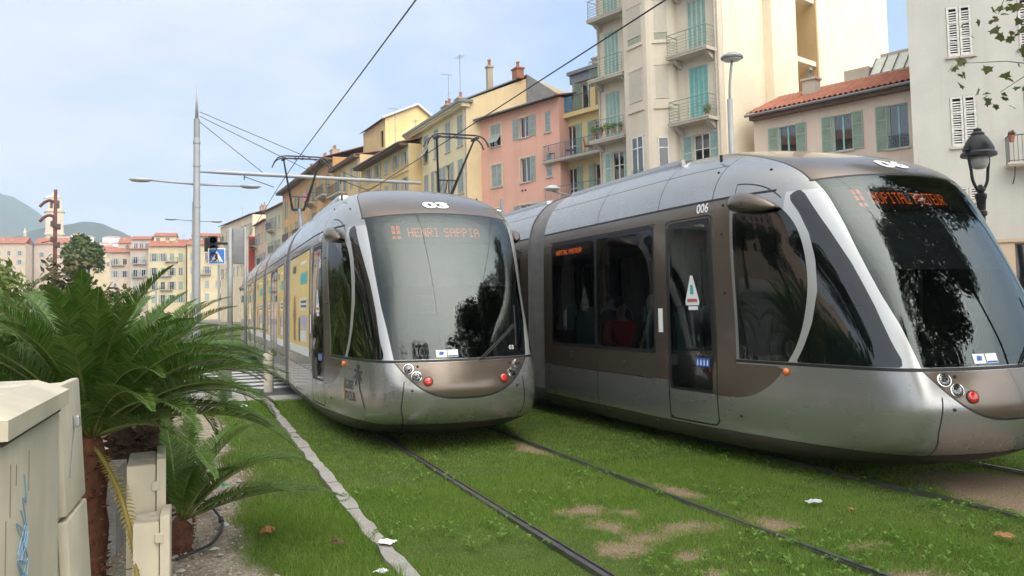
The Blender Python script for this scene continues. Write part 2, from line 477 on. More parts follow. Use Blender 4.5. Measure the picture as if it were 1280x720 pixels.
M_SEATBLUE = plain('dark blue seat cloth', (.03, .05, .08), .9)
M_YELBAR = plain('yellow grab pole', (.5, .38, .05), .35)
M_WHITE = plain('white lettering', (.8, .8, .8), .5, 0, .03)
M_BLACKINK = plain('black lettering', (.02, .02, .02), .5)
M_CHROME = plain('lamp reflector', (.7, .7, .7), .15, 1, .05)
M_LENS = glassmat('clear lamp lens', (.9, .9, .9), .08, 1.5, .03)
M_REDLENS = plain('red lamp lens', (.55, .02, .012), .15, 0, .1, coat=.8)
M_AMBER = plain('amber lamp lens', (.75, .16, .02), .2, 0, .1, coat=.8)
M_LED = emit('orange display dots', (1, .16, .02), 1.3)
M_LAMPON = emit('lit headlamp', (1, .86, .62), 1.6)
M_YELLOWAD = plain('yellow poster film', (.72, .50, .08), .35, 0, .06, 3, coat=.3)
M_ADWHITE = plain('white poster film', (.72, .72, .70), .35, 0, .04)
M_ADTEAL = plain('teal poster ink', (.05, .42, .42), .4)
M_ADBROWN = plain('brown poster ink', (.28, .12, .04), .4)
M_ADLILAC = plain('lilac poster ink', (.42, .40, .68), .4)
M_ADDARK = plain('dark green poster ink', (.04, .13, .10), .4)
M_BLUESIGN = plain('blue pictogram film', (.02, .10, .42), .35)
M_GOLD = plain('ochre emblem ink', (.45, .28, .06), .4)
M_GREYINK = plain('dark grey emblem ink', (.05, .05, .048), .4)

ZG = 2.67
ztop = lambda x: 2.775 - .05 * (x / .92) ** 2
xw = lambda z: np.interp(z, [.9, 1.03, 1.62, 2.1, 2.45, 2.76, 2.9], [.775, .79, .862, .895, .912, .925, .93])
xb = lambda t: np.interp(t, [.8, 1.16, 1.4, 1.75, 2.1, 2.6, 2.9, 3.15, 3.25], [.945, .94, .925, .885, .83, .72, .58, .35, .0])
smile_z = lambda x: .598 + .85 * np.abs(x) ** 3
BELT_Z = 1.005
HOOP = smooth_line([(1.33, .99), (1.20, 1.18), (1.11, 1.4), (1.05, 1.70), (1.06, 1.98), (1.13, 2.24), (1.25, 2.42), (1.42, 2.56)], 8)
HP = np.array(HOOP)
hoop_t = lambda z: np.interp(z, HP[:, 1], HP[:, 0])
QUARTER = [(1.25, 1.035), (1.16, 1.18), (1.06, 1.4), (.995, 1.70), (1.01, 1.98), (1.075, 2.22), (1.18, 2.42), (1.29, 2.56), (1.30, 2.62), (1.20, 2.655), (1.10, 2.52), (.90, 2.24), (.70, 1.93), (.49, 1.55), (.34, 1.25), (.235, 1.06), (.26, 1.035)]

def make_hull():
    h = Hull()
    far = lambda a: (lambda x, t, z: a - t)          # t > a
    near = lambda a: (lambda x, t, z: t - a)         # t < a
    above = lambda a: (lambda x, t, z: a - z)
    below = lambda a: (lambda x, t, z: z - a)
    # gangways are cut away
    h.region('gap', [far(6.5), near(7.1)]); h.region('gap', [far(12.3), near(12.9)], ('shell',))
    # front
    h.region('windshield', [near(1.7), above(1.035), lambda x, t, z: z - ztop(x), lambda x, t, z: x - xw(z)], ('shell',))
    h.region('brow', [lambda x, t, z: ztop(x) + .012 - z, near(3.3), lambda x, t, z: x - xb(t)], ('shell',))
    h.strip('seam', lambda x, t, z: x - xb(t), .006, [lambda x, t, z: ztop(x) + .012 - z, near(3.3)], ('shell', 'brow'))
    h.strip('seam', lambda x, t, z: z - ztop(x) - .004, .010, [near(1.6), lambda x, t, z: x - .95], ('shell', 'brow', 'windshield'))
    h.region('lamp_panel', [near(.5), below(1.0), lambda x, t, z: smile_z(x) - z], ('shell',))
    h.strip('seam', lambda x, t, z: z - smile_z(x) - .002, .010, [near(.45), below(1.02)], ('shell', 'lamp_panel'))
    # belt seam right round the cab
    h.strip('seam', lambda x, t, z: z - BELT_Z - .012, .014, [near(2.02)], ('shell', 'lamp_panel', 'windshield'))
    # bumper joint and skirt
    h.strip('seam', lambda x, t, z: x - np.interp(z, [.14, .3, .5, .65, .8], [.62, .68, .735, .72, .70]), .006, [near(.7), below(.80)], ('shell',))
    h.region('skirt', [below(.30)], ('shell',))
    h.strip('seam', lambda x, t, z: z - .302, .004, [far(.02)], ('shell', 'skirt'))
    # cab side
    h.region('quarter_window', [sd_poly(QUARTER)], ('shell',))
    h.region('cab_window', [lambda x, t, z: hoop_t(z) + .045 - t, near(1.96), above(1.035), below(2.50)], ('shell',))
    h.region('window_frame', [above(1.035), below(2.64), lambda x, t, z: t - hoop_t(z) - .047, near(1.345), lambda x, t, z: xw(z) - x], ('shell',))
    arc = smooth_line([(2.34, .645), (2.1, .648), (1.9, .665), (1.75, .70), (1.6, .775), (1.48, .865), (1.36, .99)], 6)
    h.region('cab_bronze', [sd_poly([(2.02, .99)] + [tuple(p) for p in arc[::-1]] + [(2.34, .99)])], ('shell',))
    h.region('cab_bronze', [far(2.0), near(2.27), above(.66), below(ZG)], ('shell',))
    h.region('cab_bronze', [far(1.96), near(6.5), above(2.53), below(ZG)], ('shell',))
    # gutter above the windows
    h.strip('seam', lambda x, t, z: z - ZG, .013, [far(1.45)], ('shell', 'cab_bronze'))
    # passenger door, then the two windows
    def door(t0, t1):
        h.region('door_glass', [rrect(t0 + .07, t1 - .05, .68, 2.44, .03)], ('shell',))
        h.region('door_seal', [rrect(t0 + .015, t1 - .015, .655, 2.50, .03)], ('shell',))
        h.strip('seam', rrect(t0, t1, .335, 2.52, .02), .009, (), ('shell', 'door_seal', 'skirt', 'cab_bronze'))
    door(2.28, 3.10)
    def windows(t0, t1, mids):
        e = [t0] + mids + [t1]
        for a, b in zip(e[:-1], e[1:]):
            h.region('side_window', [rrect(a + .035, b - .035, 1.07, 2.47, .04)], ('shell',))
        h.region('window_border', [rrect(t0, t1, 1.03, 2.52, .02)], ('shell',))
        for m in mids: h.strip('seam', lambda x, t, z: t - m, .006, [above(.30), below(2.52)], ('shell', 'window_border', 'cab_bronze'))
        h.region('side_bronze', [far(t0 - .03), near(t1 + .03), above(.748), below(2.53)], ('shell',))
        h.strip('seam', lambda x, t, z: z - .745, .005, [far(t0 + .1), near(t1 - .02)], ('shell', 'side_bronze'))
        h.strip('seam', lambda x, t, z: z - 2.525, .006, [far(t0 - .03), near(t1 + .03)], ('shell', 'side_bronze', 'cab_bronze', 'window_border'))
    windows(3.36, 6.22, [4.82])
    h.region('side_bronze', [far(2.27), near(6.5), above(.748), below(2.53)], ('shell',))
    for a in (3.11, 6.35): h.strip('seam', lambda x, t, z: t - a, .005, [above(.3), below(.75)], ('shell',))
    # second car: window, double door, window
    door(8.95, 9.72); door(9.74, 10.51)
    windows(7.4, 8.85, []); windows(10.6, 12.05, [])
    h.region('side_bronze', [far(7.1), near(12.3), above(.748), below(ZG - .013)], ('shell',))
    # middle car
    windows(13.15, 14.6, [])
    h.region('side_bronze', [far(12.9), above(.748), below(ZG - .013)], ('shell',))
    # roof cover joints
    for a in (2.28, 3.28, 4.78, 8.6, 10.6): h.strip('seam', lambda x, t, z: t - a, .006, [above(ZG)], ('shell',))
    h.strip('seam', lambda x, t, z: z - 3.05, .004, [far(2.28)], ('shell',))
    # shaded edge of the recess above the mirror, put in as dark lines
    rec = smooth_line([(1.36, 2.565), (1.42, 2.62), (1.55, 2.70), (1.70, 2.755), (1.85, 2.785), (1.97, 2.795)], 6); RP = np.array(rec)
    h.strip('seam', lambda x, t, z: z - np.interp(t, RP[:, 0], RP[:, 1]), .007, [far(1.38), near(1.96)], ('shell',))
    h.strip('seam', lambda x, t, z: t - 1.955, .005, [above(2.69), below(2.797)], ('shell',))
    return h
H_ = make_hull()

# ---- writing
def text_mesh(txt, size, sx=1.0, bold=0.0):
    cu = bpy.data.curves.new('txt', 'FONT'); cu.body = txt; cu.size = size; cu.align_x = 'CENTER'; cu.align_y = 'CENTER'; cu.offset = bold; cu.resolution_u = 4
    o = bpy.data.objects.new('txt', cu); COL.objects.link(o)
    dg = bpy.context.evaluated_depsgraph_get(); me = bpy.data.meshes.new_from_object(o.evaluated_get(dg))
    vs = [(v.co.x * sx, v.co.y) for v in me.vertices]; fs = [tuple(p.vertices) for p in me.polygons]
    bpy.data.objects.remove(o); bpy.data.curves.remove(cu); bpy.data.meshes.remove(me)
    return vs, fs
def flat_text(txt, size, fn, name, mat, parent, sx=1.0, bold=0.0):
    """lettering laid on a surface: fn(u, v) gives the point"""
    vs, fs = text_mesh(txt, size, sx, bold)
    b = MB(); b.add([fn(u, v) for u, v in vs], fs)
    return b.build(name, mat, parent)
def on_left(tc, zc, off=.004, sgn=-1):
    """surface of the left flank, reading towards the nose"""
    return lambda u, v: (sgn * (side_hw(tc + sgn * u, zc + v) + off), tc + sgn * u, zc + v)
FONT = {'H': '10001 10001 10001 11111 10001 10001 10001', 'E': '11111 10000 10000 11110 10000 10000 11111', 'N': '10001 11001 11001 10101 10011 10011 10001', 'R': '11110 10001 10001 11110 10100 10010 10001', 'I': '01110 00100 00100 00100 00100 00100 01110', 'S': '01111 10000 10000 01110 00001 00001 11110', 'A': '01110 10001 10001 11111 10001 10001 10001', 'P': '11110 10001 10001 11110 10000 10000 10000', 'O': '01110 10001 10001 10001 10001 10001 01110', 'T': '11111 00100 00100 00100 00100 00100 00100', 'L': '10000 10000 10000 10000 10000 10000 11111', 'U': '10001 10001 10001 10001 10001 10001 01110', '1': '00100 01100 00100 00100 00100 00100 01110', ' ': '000 000 000 000 000 000 000'}
def led(txt, pitch, fn, name, parent, fill=.72, icon=False):
    """dot matrix display: every lit dot is a small square"""
    b = MB(); cols = []
    def put(cx, cy):
        r = pitch * fill / 2; b.add([fn(cx - r, cy - r), fn(cx + r, cy - r), fn(cx + r, cy + r), fn(cx - r, cy + r)], [(0, 1, 2, 3)])
    x = 0; spots = []
    if icon:
        for by in (0, 1, 2):
            for bx in (0, 1):
                for i in range(3):
                    for j in range(3 if by else 2): spots.append((x + bx * 4.4 + i, by * 3.6 - 1.5 + j))
        x += 14
    for ch in txt:
        rows = FONT[ch].split()
        for r, row in enumerate(rows):
            for c, q in enumerate(row):
                if q == '1': spots.append((x + c, 6 - r))
        x += len(rows[0]) + 1
    wd = x - 1
    for cx, cy in spots: put((cx - wd / 2) * pitch, (cy - 3) * pitch)
    return b.build(name, M_LED, parent)

def half_parts(root):
    """everything from the nose to the middle of the tram; returns the parts"""
    P = []
    def add(o):
        if o is not None: P.append(o)
        return o
    add(H_.part('body_shell', 'shell', M_SILVER, root))
    for sd_ in (-1, 1): add(H_.part('window_frame', 'window_frame', M_FRAMESILVER, root, (sd_,)))
    add(H_.part('roof_brow', 'brow', M_BRONZE, root))
    add(H_.part('side_panel', ('cab_bronze', 'side_bronze'), M_BRONZE, root))
    add(H_.part('skirt', 'skirt', M_SKIRT, root))
    lp = add(H_.part('lamp_panel', 'lamp_panel', M_BRONZE, root))
    add(H_.part('rubber_seal', ('seam', 'window_border', 'door_seal'), M_RUBBER, root))
    add(H_.part('windshield', 'windshield', M_WIND, root))
    for sd_ in (-1, 1):
        add(H_.part('quarter_window', 'quarter_window', M_QUART, root, (sd_,)))
        add(H_.part('cab_window', 'cab_window', M_GLASS, root, (sd_,)))
    # windows and door panes one by one
    def split(tag_, name):
        fs = [f for f in H_.faces if f[1] == tag_]
        cents = sorted({round(c, 2) for c in [0]})
        groups = {}
        for idx, tg in fs:
            tcen = sum(H_.P[i][1] for i in idx) / len(idx)
            for k, (a, b) in enumerate(spans):
                if a <= tcen <= b: groups.setdefault(k, []).append((idx, tg))
        keep = H_.faces
        for k in sorted(groups):
            H_.faces = groups[k]
            for sd_ in (-1, 1): add(H_.part(name, tag_, M_GLASS, root, (sd_,)))
        H_.faces = keep
    spans = [(3.3, 4.82), (4.82, 6.3), (7.3, 8.9), (10.55, 12.1), (13, 14.7)]
    split('side_window', 'side_window')
    spans = [(2.2, 3.2), (8.9, 9.73), (9.73, 10.6)]
    split('door_glass', 'door_glass')
    # inner lining behind the solid panels
    V, F, NN = H_.emit(('shell', 'window_frame', 'brow', 'cab_bronze', 'side_bronze', 'window_border', 'door_seal', 'seam', 'lamp_panel', 'skirt'), (1, -1), -.05)
    b = MB(); b.v = V; b.f = [f[::-1] for f in F]; b.m = [0] * len(F); add(b.build('inner_lining', M_LINING, root))
    # gangway bellows, with the closing rims of the cars
    zs = np.r_[np.linspace(.16, 2.6, 14), np.linspace(2.7, 3.2, 8), [3.27, 3.33, 3.38, 3.41, 3.433]]
    def ring(t, k):
        h = [(float(Wz(z)) * k, t, 1.7 + (z - 1.7) * (k * .5 + .5)) for z in zs]
        return h + [(-x, t_, z) for x, t_, z in h[::-1]]
    for t0, t1 in ((6.5, 7.1), (12.3, 12.9)):
        b = MB(); n = 15; rr = [ring(t0, 1.0), ring(t0, .955)]
        rr += [ring(t0 + .03 + (t1 - t0 - .06) * i / (n - 1), .95 if i % 2 else .985) for i in range(n)] + [ring(t1, .955), ring(t1, 1.0)]
        k = len(rr[0])
        for r_ in rr: b.v.extend(r_)
        for i in range(len(rr) - 1):
            for j in range(k - 1): b.f.append((i * k + j, i * k + j + 1, (i + 1) * k + j + 1, (i + 1) * k + j)); b.m.append(0)
        add(b.build('gangway_bellows', M_BELLOWS, root))
    # floor, underframe
    b = MB(); b.prism([(-.6, .55), (.6, .55), (.85, 1.2), (1.1, 2.4), (1.22, 4.0), (1.22, HALF), (-1.22, HALF), (-1.22, 4.0), (-1.1, 2.4), (-.85, 1.2)], .31, .36); add(b.build('floor', M_DARKIN, root))
    b = MB(); b.prism([(-.3, 1.0), (.3, 1.0), (.75, 2.2), (1.0, 4.0), (1.0, HALF), (-1.0, HALF), (-1.0, 4.0), (-.75, 2.2)], .13, .29); add(b.build('underframe', M_RUBBER, root))
    # cab: desk, driver's seat, bulkhead
    b = MB(); b.prism([(-.82, .34), (0, .22), (.82, .34), (.95, .75), (-.95, .75)], .4, 1.0); b.rbox((-.35, .62, 1.0), (.35, .78, 1.12), .03); add(b.build('driver_desk', M_DARKIN, root))
    b = MB(); b.rbox((-.26, 1.3, .75), (.26, 1.75, .9), .05); b.rbox((-.25, 1.72, .85), (.25, 1.86, 1.55), .06); b.rbox((-.14, 1.75, 1.56), (.14, 1.85, 1.78), .05); b.tube([(0, 1.5, .36), (0, 1.5, .78)], .07); add(b.build('driver_seat', M_SEATBLUE, root))
    b = MB(); b.box((-1.2, 2.16, .36), (1.2, 2.2, 2.6)); add(b.build('cab_bulkhead', M_DARKIN, root))
    # roof fairings
    for sd_ in (-1, 1):
        for a_, e_ in ((3.35, 6.38), (7.25, 12.2)):
            b = MB(); b.rbox((sd_ * .80 - .10, a_, 3.12), (sd_ * .80 + .10, e_, 3.325), .06); add(b.build('roof_fairing', M_SILVER, root))
    # lamps of the front, each its own part
    for sd_ in (-1, 1):
        for nm, x, z, r in (('position_lamp', .645, .935, .052), ('headlight', .565, .850, .052), ('tail_light', .445, .795, .050)):
            e = .01; t = front_t(x, z)
            p = Vector((sd_ * x, t, z)); a = Vector((sd_ * (x + e), front_t(x + e, z), z)) - p; c = Vector((sd_ * x, front_t(x, z + e), z + e)) - p
            nrm = a.cross(c).normalized(); nrm = nrm if nrm.y < 0 else -nrm
            M = nrm.to_track_quat('Z', 'Y').to_matrix().to_4x4(); M.translation = p
            b = MB(); b.lathe([(r * 1.12, -.02), (r * 1.12, .010), (r * .98, .012), (r * .96, .0), (r * .5, -.02), (0.002, -.02)] if nm != 'tail_light' else [(r * 1.1, -.02), (r * 1.1, .008), (r, .01)], 24, M)
            o = add(b.build(nm, M_CHROME if nm != 'tail_light' else M_RUBBER, root, 'auto'))
            b = MB(); b.lathe([(r * .97, .004), (r * .9, .012), (r * .7, .018), (r * .4, .022), (.002, .023)] if nm == 'tail_light' else [(r * .97, .006), (r * .8, .011), (r * .5, .014), (.002, .015)], 24, M)
            add(b.build('lens', M_REDLENS if nm == 'tail_light' else M_LENS, o, True))
            if nm == 'headlight':
                b = MB(); b.lathe([(r * .55, -.012), (r * .4, -.006), (.002, -.004)], 16, M); add(b.build('bulb', M_LAMPON, o, True))
        # amber repeater
        x = side_hw(1.36, .945); b = MB(); Mr = Matrix.Translation((sd_ * x, 1.36, .945)) @ Matrix.Rotation(sd_ * R(90), 4, 'Y')
        b.lathe([(.036, -.005), (.036, .012), (.03, .022), (.016, .03), (.002, .032)], 18, Mr); add(b.build('side_repeater', M_AMBER, root, True))
        # mirror pod: a long smooth shell standing off the flank
        b = MB(); rings = []
        for i, (t, z, rw, rh) in enumerate([(2.02, 2.60, .004, .004), (1.995, 2.60, .04, .05), (1.93, 2.597, .068, .085), (1.82, 2.59, .085, .10), (1.70, 2.575, .085, .098), (1.58, 2.555, .072, .082), (1.48, 2.53, .05, .055), (1.41, 2.51, .026, .026), (1.385, 2.505, .004, .004)]):
            cx = side_hw(1.75, 2.58) + .045 - max(0, 1.6 - t) * .28
            rings.append([(sd_ * (cx + rw * math.cos(q)), t, z + rh * math.sin(q)) for q in np.linspace(0, 2 * math.pi, 18, endpoint=False)])
        for r_ in rings: b.v.extend(r_)
        for i in range(len(rings) - 1):
            for j in range(18):
                q = (j + 1) % 18; f = (i * 18 + j, i * 18 + q, (i + 1) * 18 + q, (i + 1) * 18 + j)
                b.f.append(f if sd_ < 0 else f[::-1]); b.m.append(0)
        add(b.build('mirror_pod', M_BRONZE, root, True))
        # small black fixings: roof lugs, jacking points; hatch latches
        def disc(name, mat, M, r, h):
            b = MB(); b.lathe([(r, -.012), (r, h), (r * .15, h + .001)], 12, M); return add(b.build(name, mat, root))
        flank = lambda t, z: Matrix.Translation((sd_ * side_hw(t, z), t, z)) @ Matrix.Rotation(sd_ * R(90), 4, 'Y')
        for t, z in ((2.35, 2.98), (1.62, 2.90), (1.95, .47), (2.1, 2.60), (2.12, 2.30), (2.12, 1.7)): disc('fixing', M_RUBBER, flank(t, z), .014, .008)
        for x, z in ((.62, .70), (.545, .96)): disc('fixing', M_RUBBER, Matrix.Translation((sd_ * x, front_t(x, z), z)) @ Matrix.Rotation(R(90), 4, 'X'), .013, .010)
        b = MB(); b.rbox((sd_ * .98 - .012, 2.45, 3.12), (sd_ * .98 + .012, 2.48, 3.20), .008); add(b.build('roof_lug', M_RUBBER, root))
        for t in (4.1, 5.6):
            disc('latch', M_CHROME, flank(t, .90), .018, .006)
            xx = side_hw(t, .96); b = MB(); b.rbox((sd_ * xx - .006, t - .05, .955), (sd_ * xx + .006, t + .05, .962), .002); add(b.build('hatch_lip', M_CHROME, root))
        for t in (3.4, 4.55, 4.75): disc('jacking_cap', M_CHROME, flank(t, .27), .02, .006)
        # door: post with button plate, pictograms, warning triangle
        xx = lambda t, z: sd_ * (side_hw(t, z) + .004)
        def film(name, pts, mat, o=.004):
            b = MB(); b.add([(sd_ * (side_hw(t, z) + o), t, z) for t, z in pts], [tuple(range(len(pts)))]); return add(b.build(name, mat, root))
        film('door_button_plate', [(3.19, 1.28), (3.28, 1.28), (3.28, 1.55), (3.19, 1.55)], M_WHITE)
        film('warning_sticker', [(2.52, 1.58), (2.74, 1.58), (2.75, 1.62), (2.65, 1.90), (2.61, 1.90), (2.51, 1.62)], M_WHITE)
        film('warning_ink', [(2.54, 1.615), (2.72, 1.615), (2.71, 1.65), (2.55, 1.65)], plain('pale red ink', (.45, .12, .1), .5), .006)
        film('warning_ink', [(2.60, 1.70), (2.66, 1.70), (2.65, 1.80), (2.61, 1.80)], M_ADTEAL, .006)
        film('warning_sticker', [(2.54, 1.53), (2.70, 1.53), (2.70, 1.57), (2.54, 1.57)], M_WHITE)
        film('door_crossbar', [(2.33, .92), (3.05, .92), (3.05, 1.04), (2.33, 1.04)], M_RUBBER, .003)
        film('accessibility_sign', [(2.38, .93), (2.60, .93), (2.60, 1.02), (2.38, 1.02)], M_BLUESIGN, .006)
        for i in range(4):
            t = 2.57 - i * .052; o_ = lambda dt, z: (sd_ * (side_hw(t, z) + .008), t + dt, z)
            b = MB(); b.add([o_(-.013, .945), o_(.013, .945), o_(.010, .985), o_(.006, 1.0), o_(0, 1.006), o_(-.006, 1.0), o_(-.010, .985)], [tuple(range(7))]); add(b.build('pictogram', M_WHITE, root))
    # wipers: two arms, parked slanting across the glass
    b = MB()
    for dx in (0, .035):
        pts = []
        for u in np.linspace(0, 1, 12):
            x = .16 + dx + .50 * u; z = 1.02 + .38 * u; pts.append((x, front_t(x, z) - .03, z))
        b.tube(pts, .007, 6)
    b.tube([(.655, front_t(.655, 1.15) - .035, 1.15), (.70, front_t(.70, 1.55) - .035, 1.62)], .007, 6)
    add(b.build('wiper', M_RUBBER, root))
    # papers behind the glass
    b = MB()
    for x0 in (-.33, -.20): b.add([(x, front_t(x, z) - .004, z) for x, z in ((x0, 1.055), (x0 + .12, 1.055), (x0 + .12, 1.135), (x0, 1.135))], [(0, 1, 2, 3)])
    st = add(b.build('notice', M_WHITE, root))
    b = MB(); b.add([(x, front_t(x, z) - .006, z) for x, z in ((-.195, 1.06), (-.085, 1.06), (-.085, 1.075), (-.195, 1.075))], [(0, 1, 2, 3)])
    b.add([(x, front_t(x, z) - .006, z) for x, z in ((-.30, 1.08), (-.25, 1.08), (-.24, 1.115), (-.29, 1.12))], [(0, 1, 2, 3)]); add(b.build('notice_print', M_BLUESIGN, st))
    # destination display box behind the top of the windscreen
    b = MB(); q = []
    for z in (2.40, 2.66):
        for x in np.linspace(-.82, .82, 13): q.append((x, front_t(x, z) + .10, z))
    b.add(q, [(i, i + 1, 14 + i, 13 + i) for i in range(12)])
    add(b.build('display_panel', M_DARKIN, root))
    # sun blind behind the upper glass
    b = MB(); q = []
    for z in (1.86, 2.40):
        for x in np.linspace(-.82, .82, 13): q.append((x, front_t(x, z) + .12, z))
    b.add(q, [(i, i + 1, 14 + i, 13 + i) for i in range(12)]); add(b.build('sun_blind', plain('grey roller blind', (.10, .105, .12), .8), root))
    # seats and grab poles seen through the glass
    for sd_ in (-1, 1):
        for t, fl in ((3.95, 1), (5.35, 1), (5.95, -1), (8.0, 1), (11.3, 1), (13.8, 1)):
            x = sd_ * .86
            b = MB(); 
            prof = [(x - .21, 1.0), (x - .215, 1.30), (x - .19, 1.46), (x - .12, 1.55), (x, 1.58), (x + .12, 1.55), (x + .19, 1.46), (x + .215, 1.30), (x + .21, 1.0), (x + .18, .80), (x - .18, .80)]
            n = len(prof); vs = [(px_, t - .035, z) for px_, z in prof] + [(px_, t + .035, z) for px_, z in prof]
            b.add(vs, [tuple(range(n))[::-1], tuple(range(n, 2 * n))] + [(i, (i + 1) % n, n + (i + 1) % n, n + i) for i in range(n)])
            o = add(b.build('seat', M_TEAL, root, 'auto'))
            b = MB(); k = .82; vs = [(x + (px_ - x) * k, t - fl * .04, 1.19 + (z - 1.19) * .9) for px_, z in prof]; vs2 = [(a, t - fl * .06, c) for a, _, c in vs]
            b.add(vs + vs2, [tuple(range(n)), tuple(range(n, 2 * n))[::-1]] + [(i, (i + 1) % n, n + (i + 1) % n, n + i) for i in range(n)])
            b.rbox((x - .21, min(t, t - fl * .45), .74), (x + .21, max(t, t - fl * .45), .84), .03); b.box((x - .06, t - fl * .25 - .06, .36), (x + .06, t - fl * .25 + .06, .75))
            add(b.build('cushion', M_SEATBLUE, o))
    for x, t in ((-.35, 3.3), (.35, 3.3), (-.45, 6.2), (.45, 6.2), (-.4, 8.9), (.4, 10.6)):
        b = MB(); b.tube([(x, t, .36), (x, t, 2.6)], .018, 8); add(b.build('grab_pole', M_YELBAR, root, True))
    return P

def pantograph(root, t0):
    """single arm collector: base, lower arm, V of upper tubes, two contact strips with horns"""
    m = plain('pantograph steel', (.05, .05, .052), .4, .6); mg = plain('pantograph arm grey', (.22, .22, .23), .45, .5)
    b = MB(); b.rbox((-.5, t0 - .2, 3.42), (.5, t0 + .2, 3.50), .02)
    for x in (-.4, .4):
        for y in (-.15, .15): b.tube([(x, t0 + y, 3.3), (x, t0 + y, 3.43)], .04)
    o = b.build('pantograph_base', mg, root)
    b = MB(); b.tube([(0, t0 + .0, 3.5), (0.03, t0 + 1.05, 4.55)], [.075, .055], 10); b.tube([(.12, t0 + .15, 3.5), (.1, t0 + 1.0, 4.45)], .02); b.build('pantograph_lower_arm', mg, root, 'auto')
    b = MB()
    b.tube([(-.16, t0 + 1.05, 4.55), (-.50, t0 + .05, 5.86)], [.035, .022]); b.tube([(.16, t0 + 1.05, 4.55), (.50, t0 + .05, 5.86)], [.035, .022])
    b.tube([(-.18, t0 + 1.05, 4.56), (.18, t0 + 1.05, 4.56)], .045); b.tube([(-.27, t0 + .80, 4.90), (.27, t0 + .80, 4.90)], .018); b.tube([(.0, t0 + 1.0, 4.6), (0, t0 + .80, 4.9)], .015)
    b.tube([(.24, t0 + 1.1, 4.6), (.49, t0 + .15, 5.78)], .012)
    b.build('pantograph_upper_arm', m, root)
    b = MB()
    for dy in (-.16, .2):
        pts = [(s_ * k, t0 + dy, z) for s_, k, z in ((-1, .80, 5.62), (-1, .75, 5.74), (-1, .67, 5.84), (-1, .56, 5.89), (-1, .45, 5.90), (1, .45, 5.90), (1, .56, 5.89), (1, .67, 5.84), (1, .75, 5.74), (1, .80, 5.62))]
        b.tube(pts, .02, 6)
    b.box((-.45, t0 - .18, 5.895), (.45, t0 - .14, 5.92)); b.box((-.45, t0 + .18, 5.895), (.45, t0 + .22, 5.92))
    for x in (-.5, .5): b.rbox((x - .05, t0 - .17, 5.82), (x + .05, t0 + .22, 5.87), .01)
    for x in (-.18, .02): b.rbox((x - .03, t0 - .02, 5.84), (x + .03, t0 + .06, 5.90), .01)
    b.build('pantograph_head', m, root)

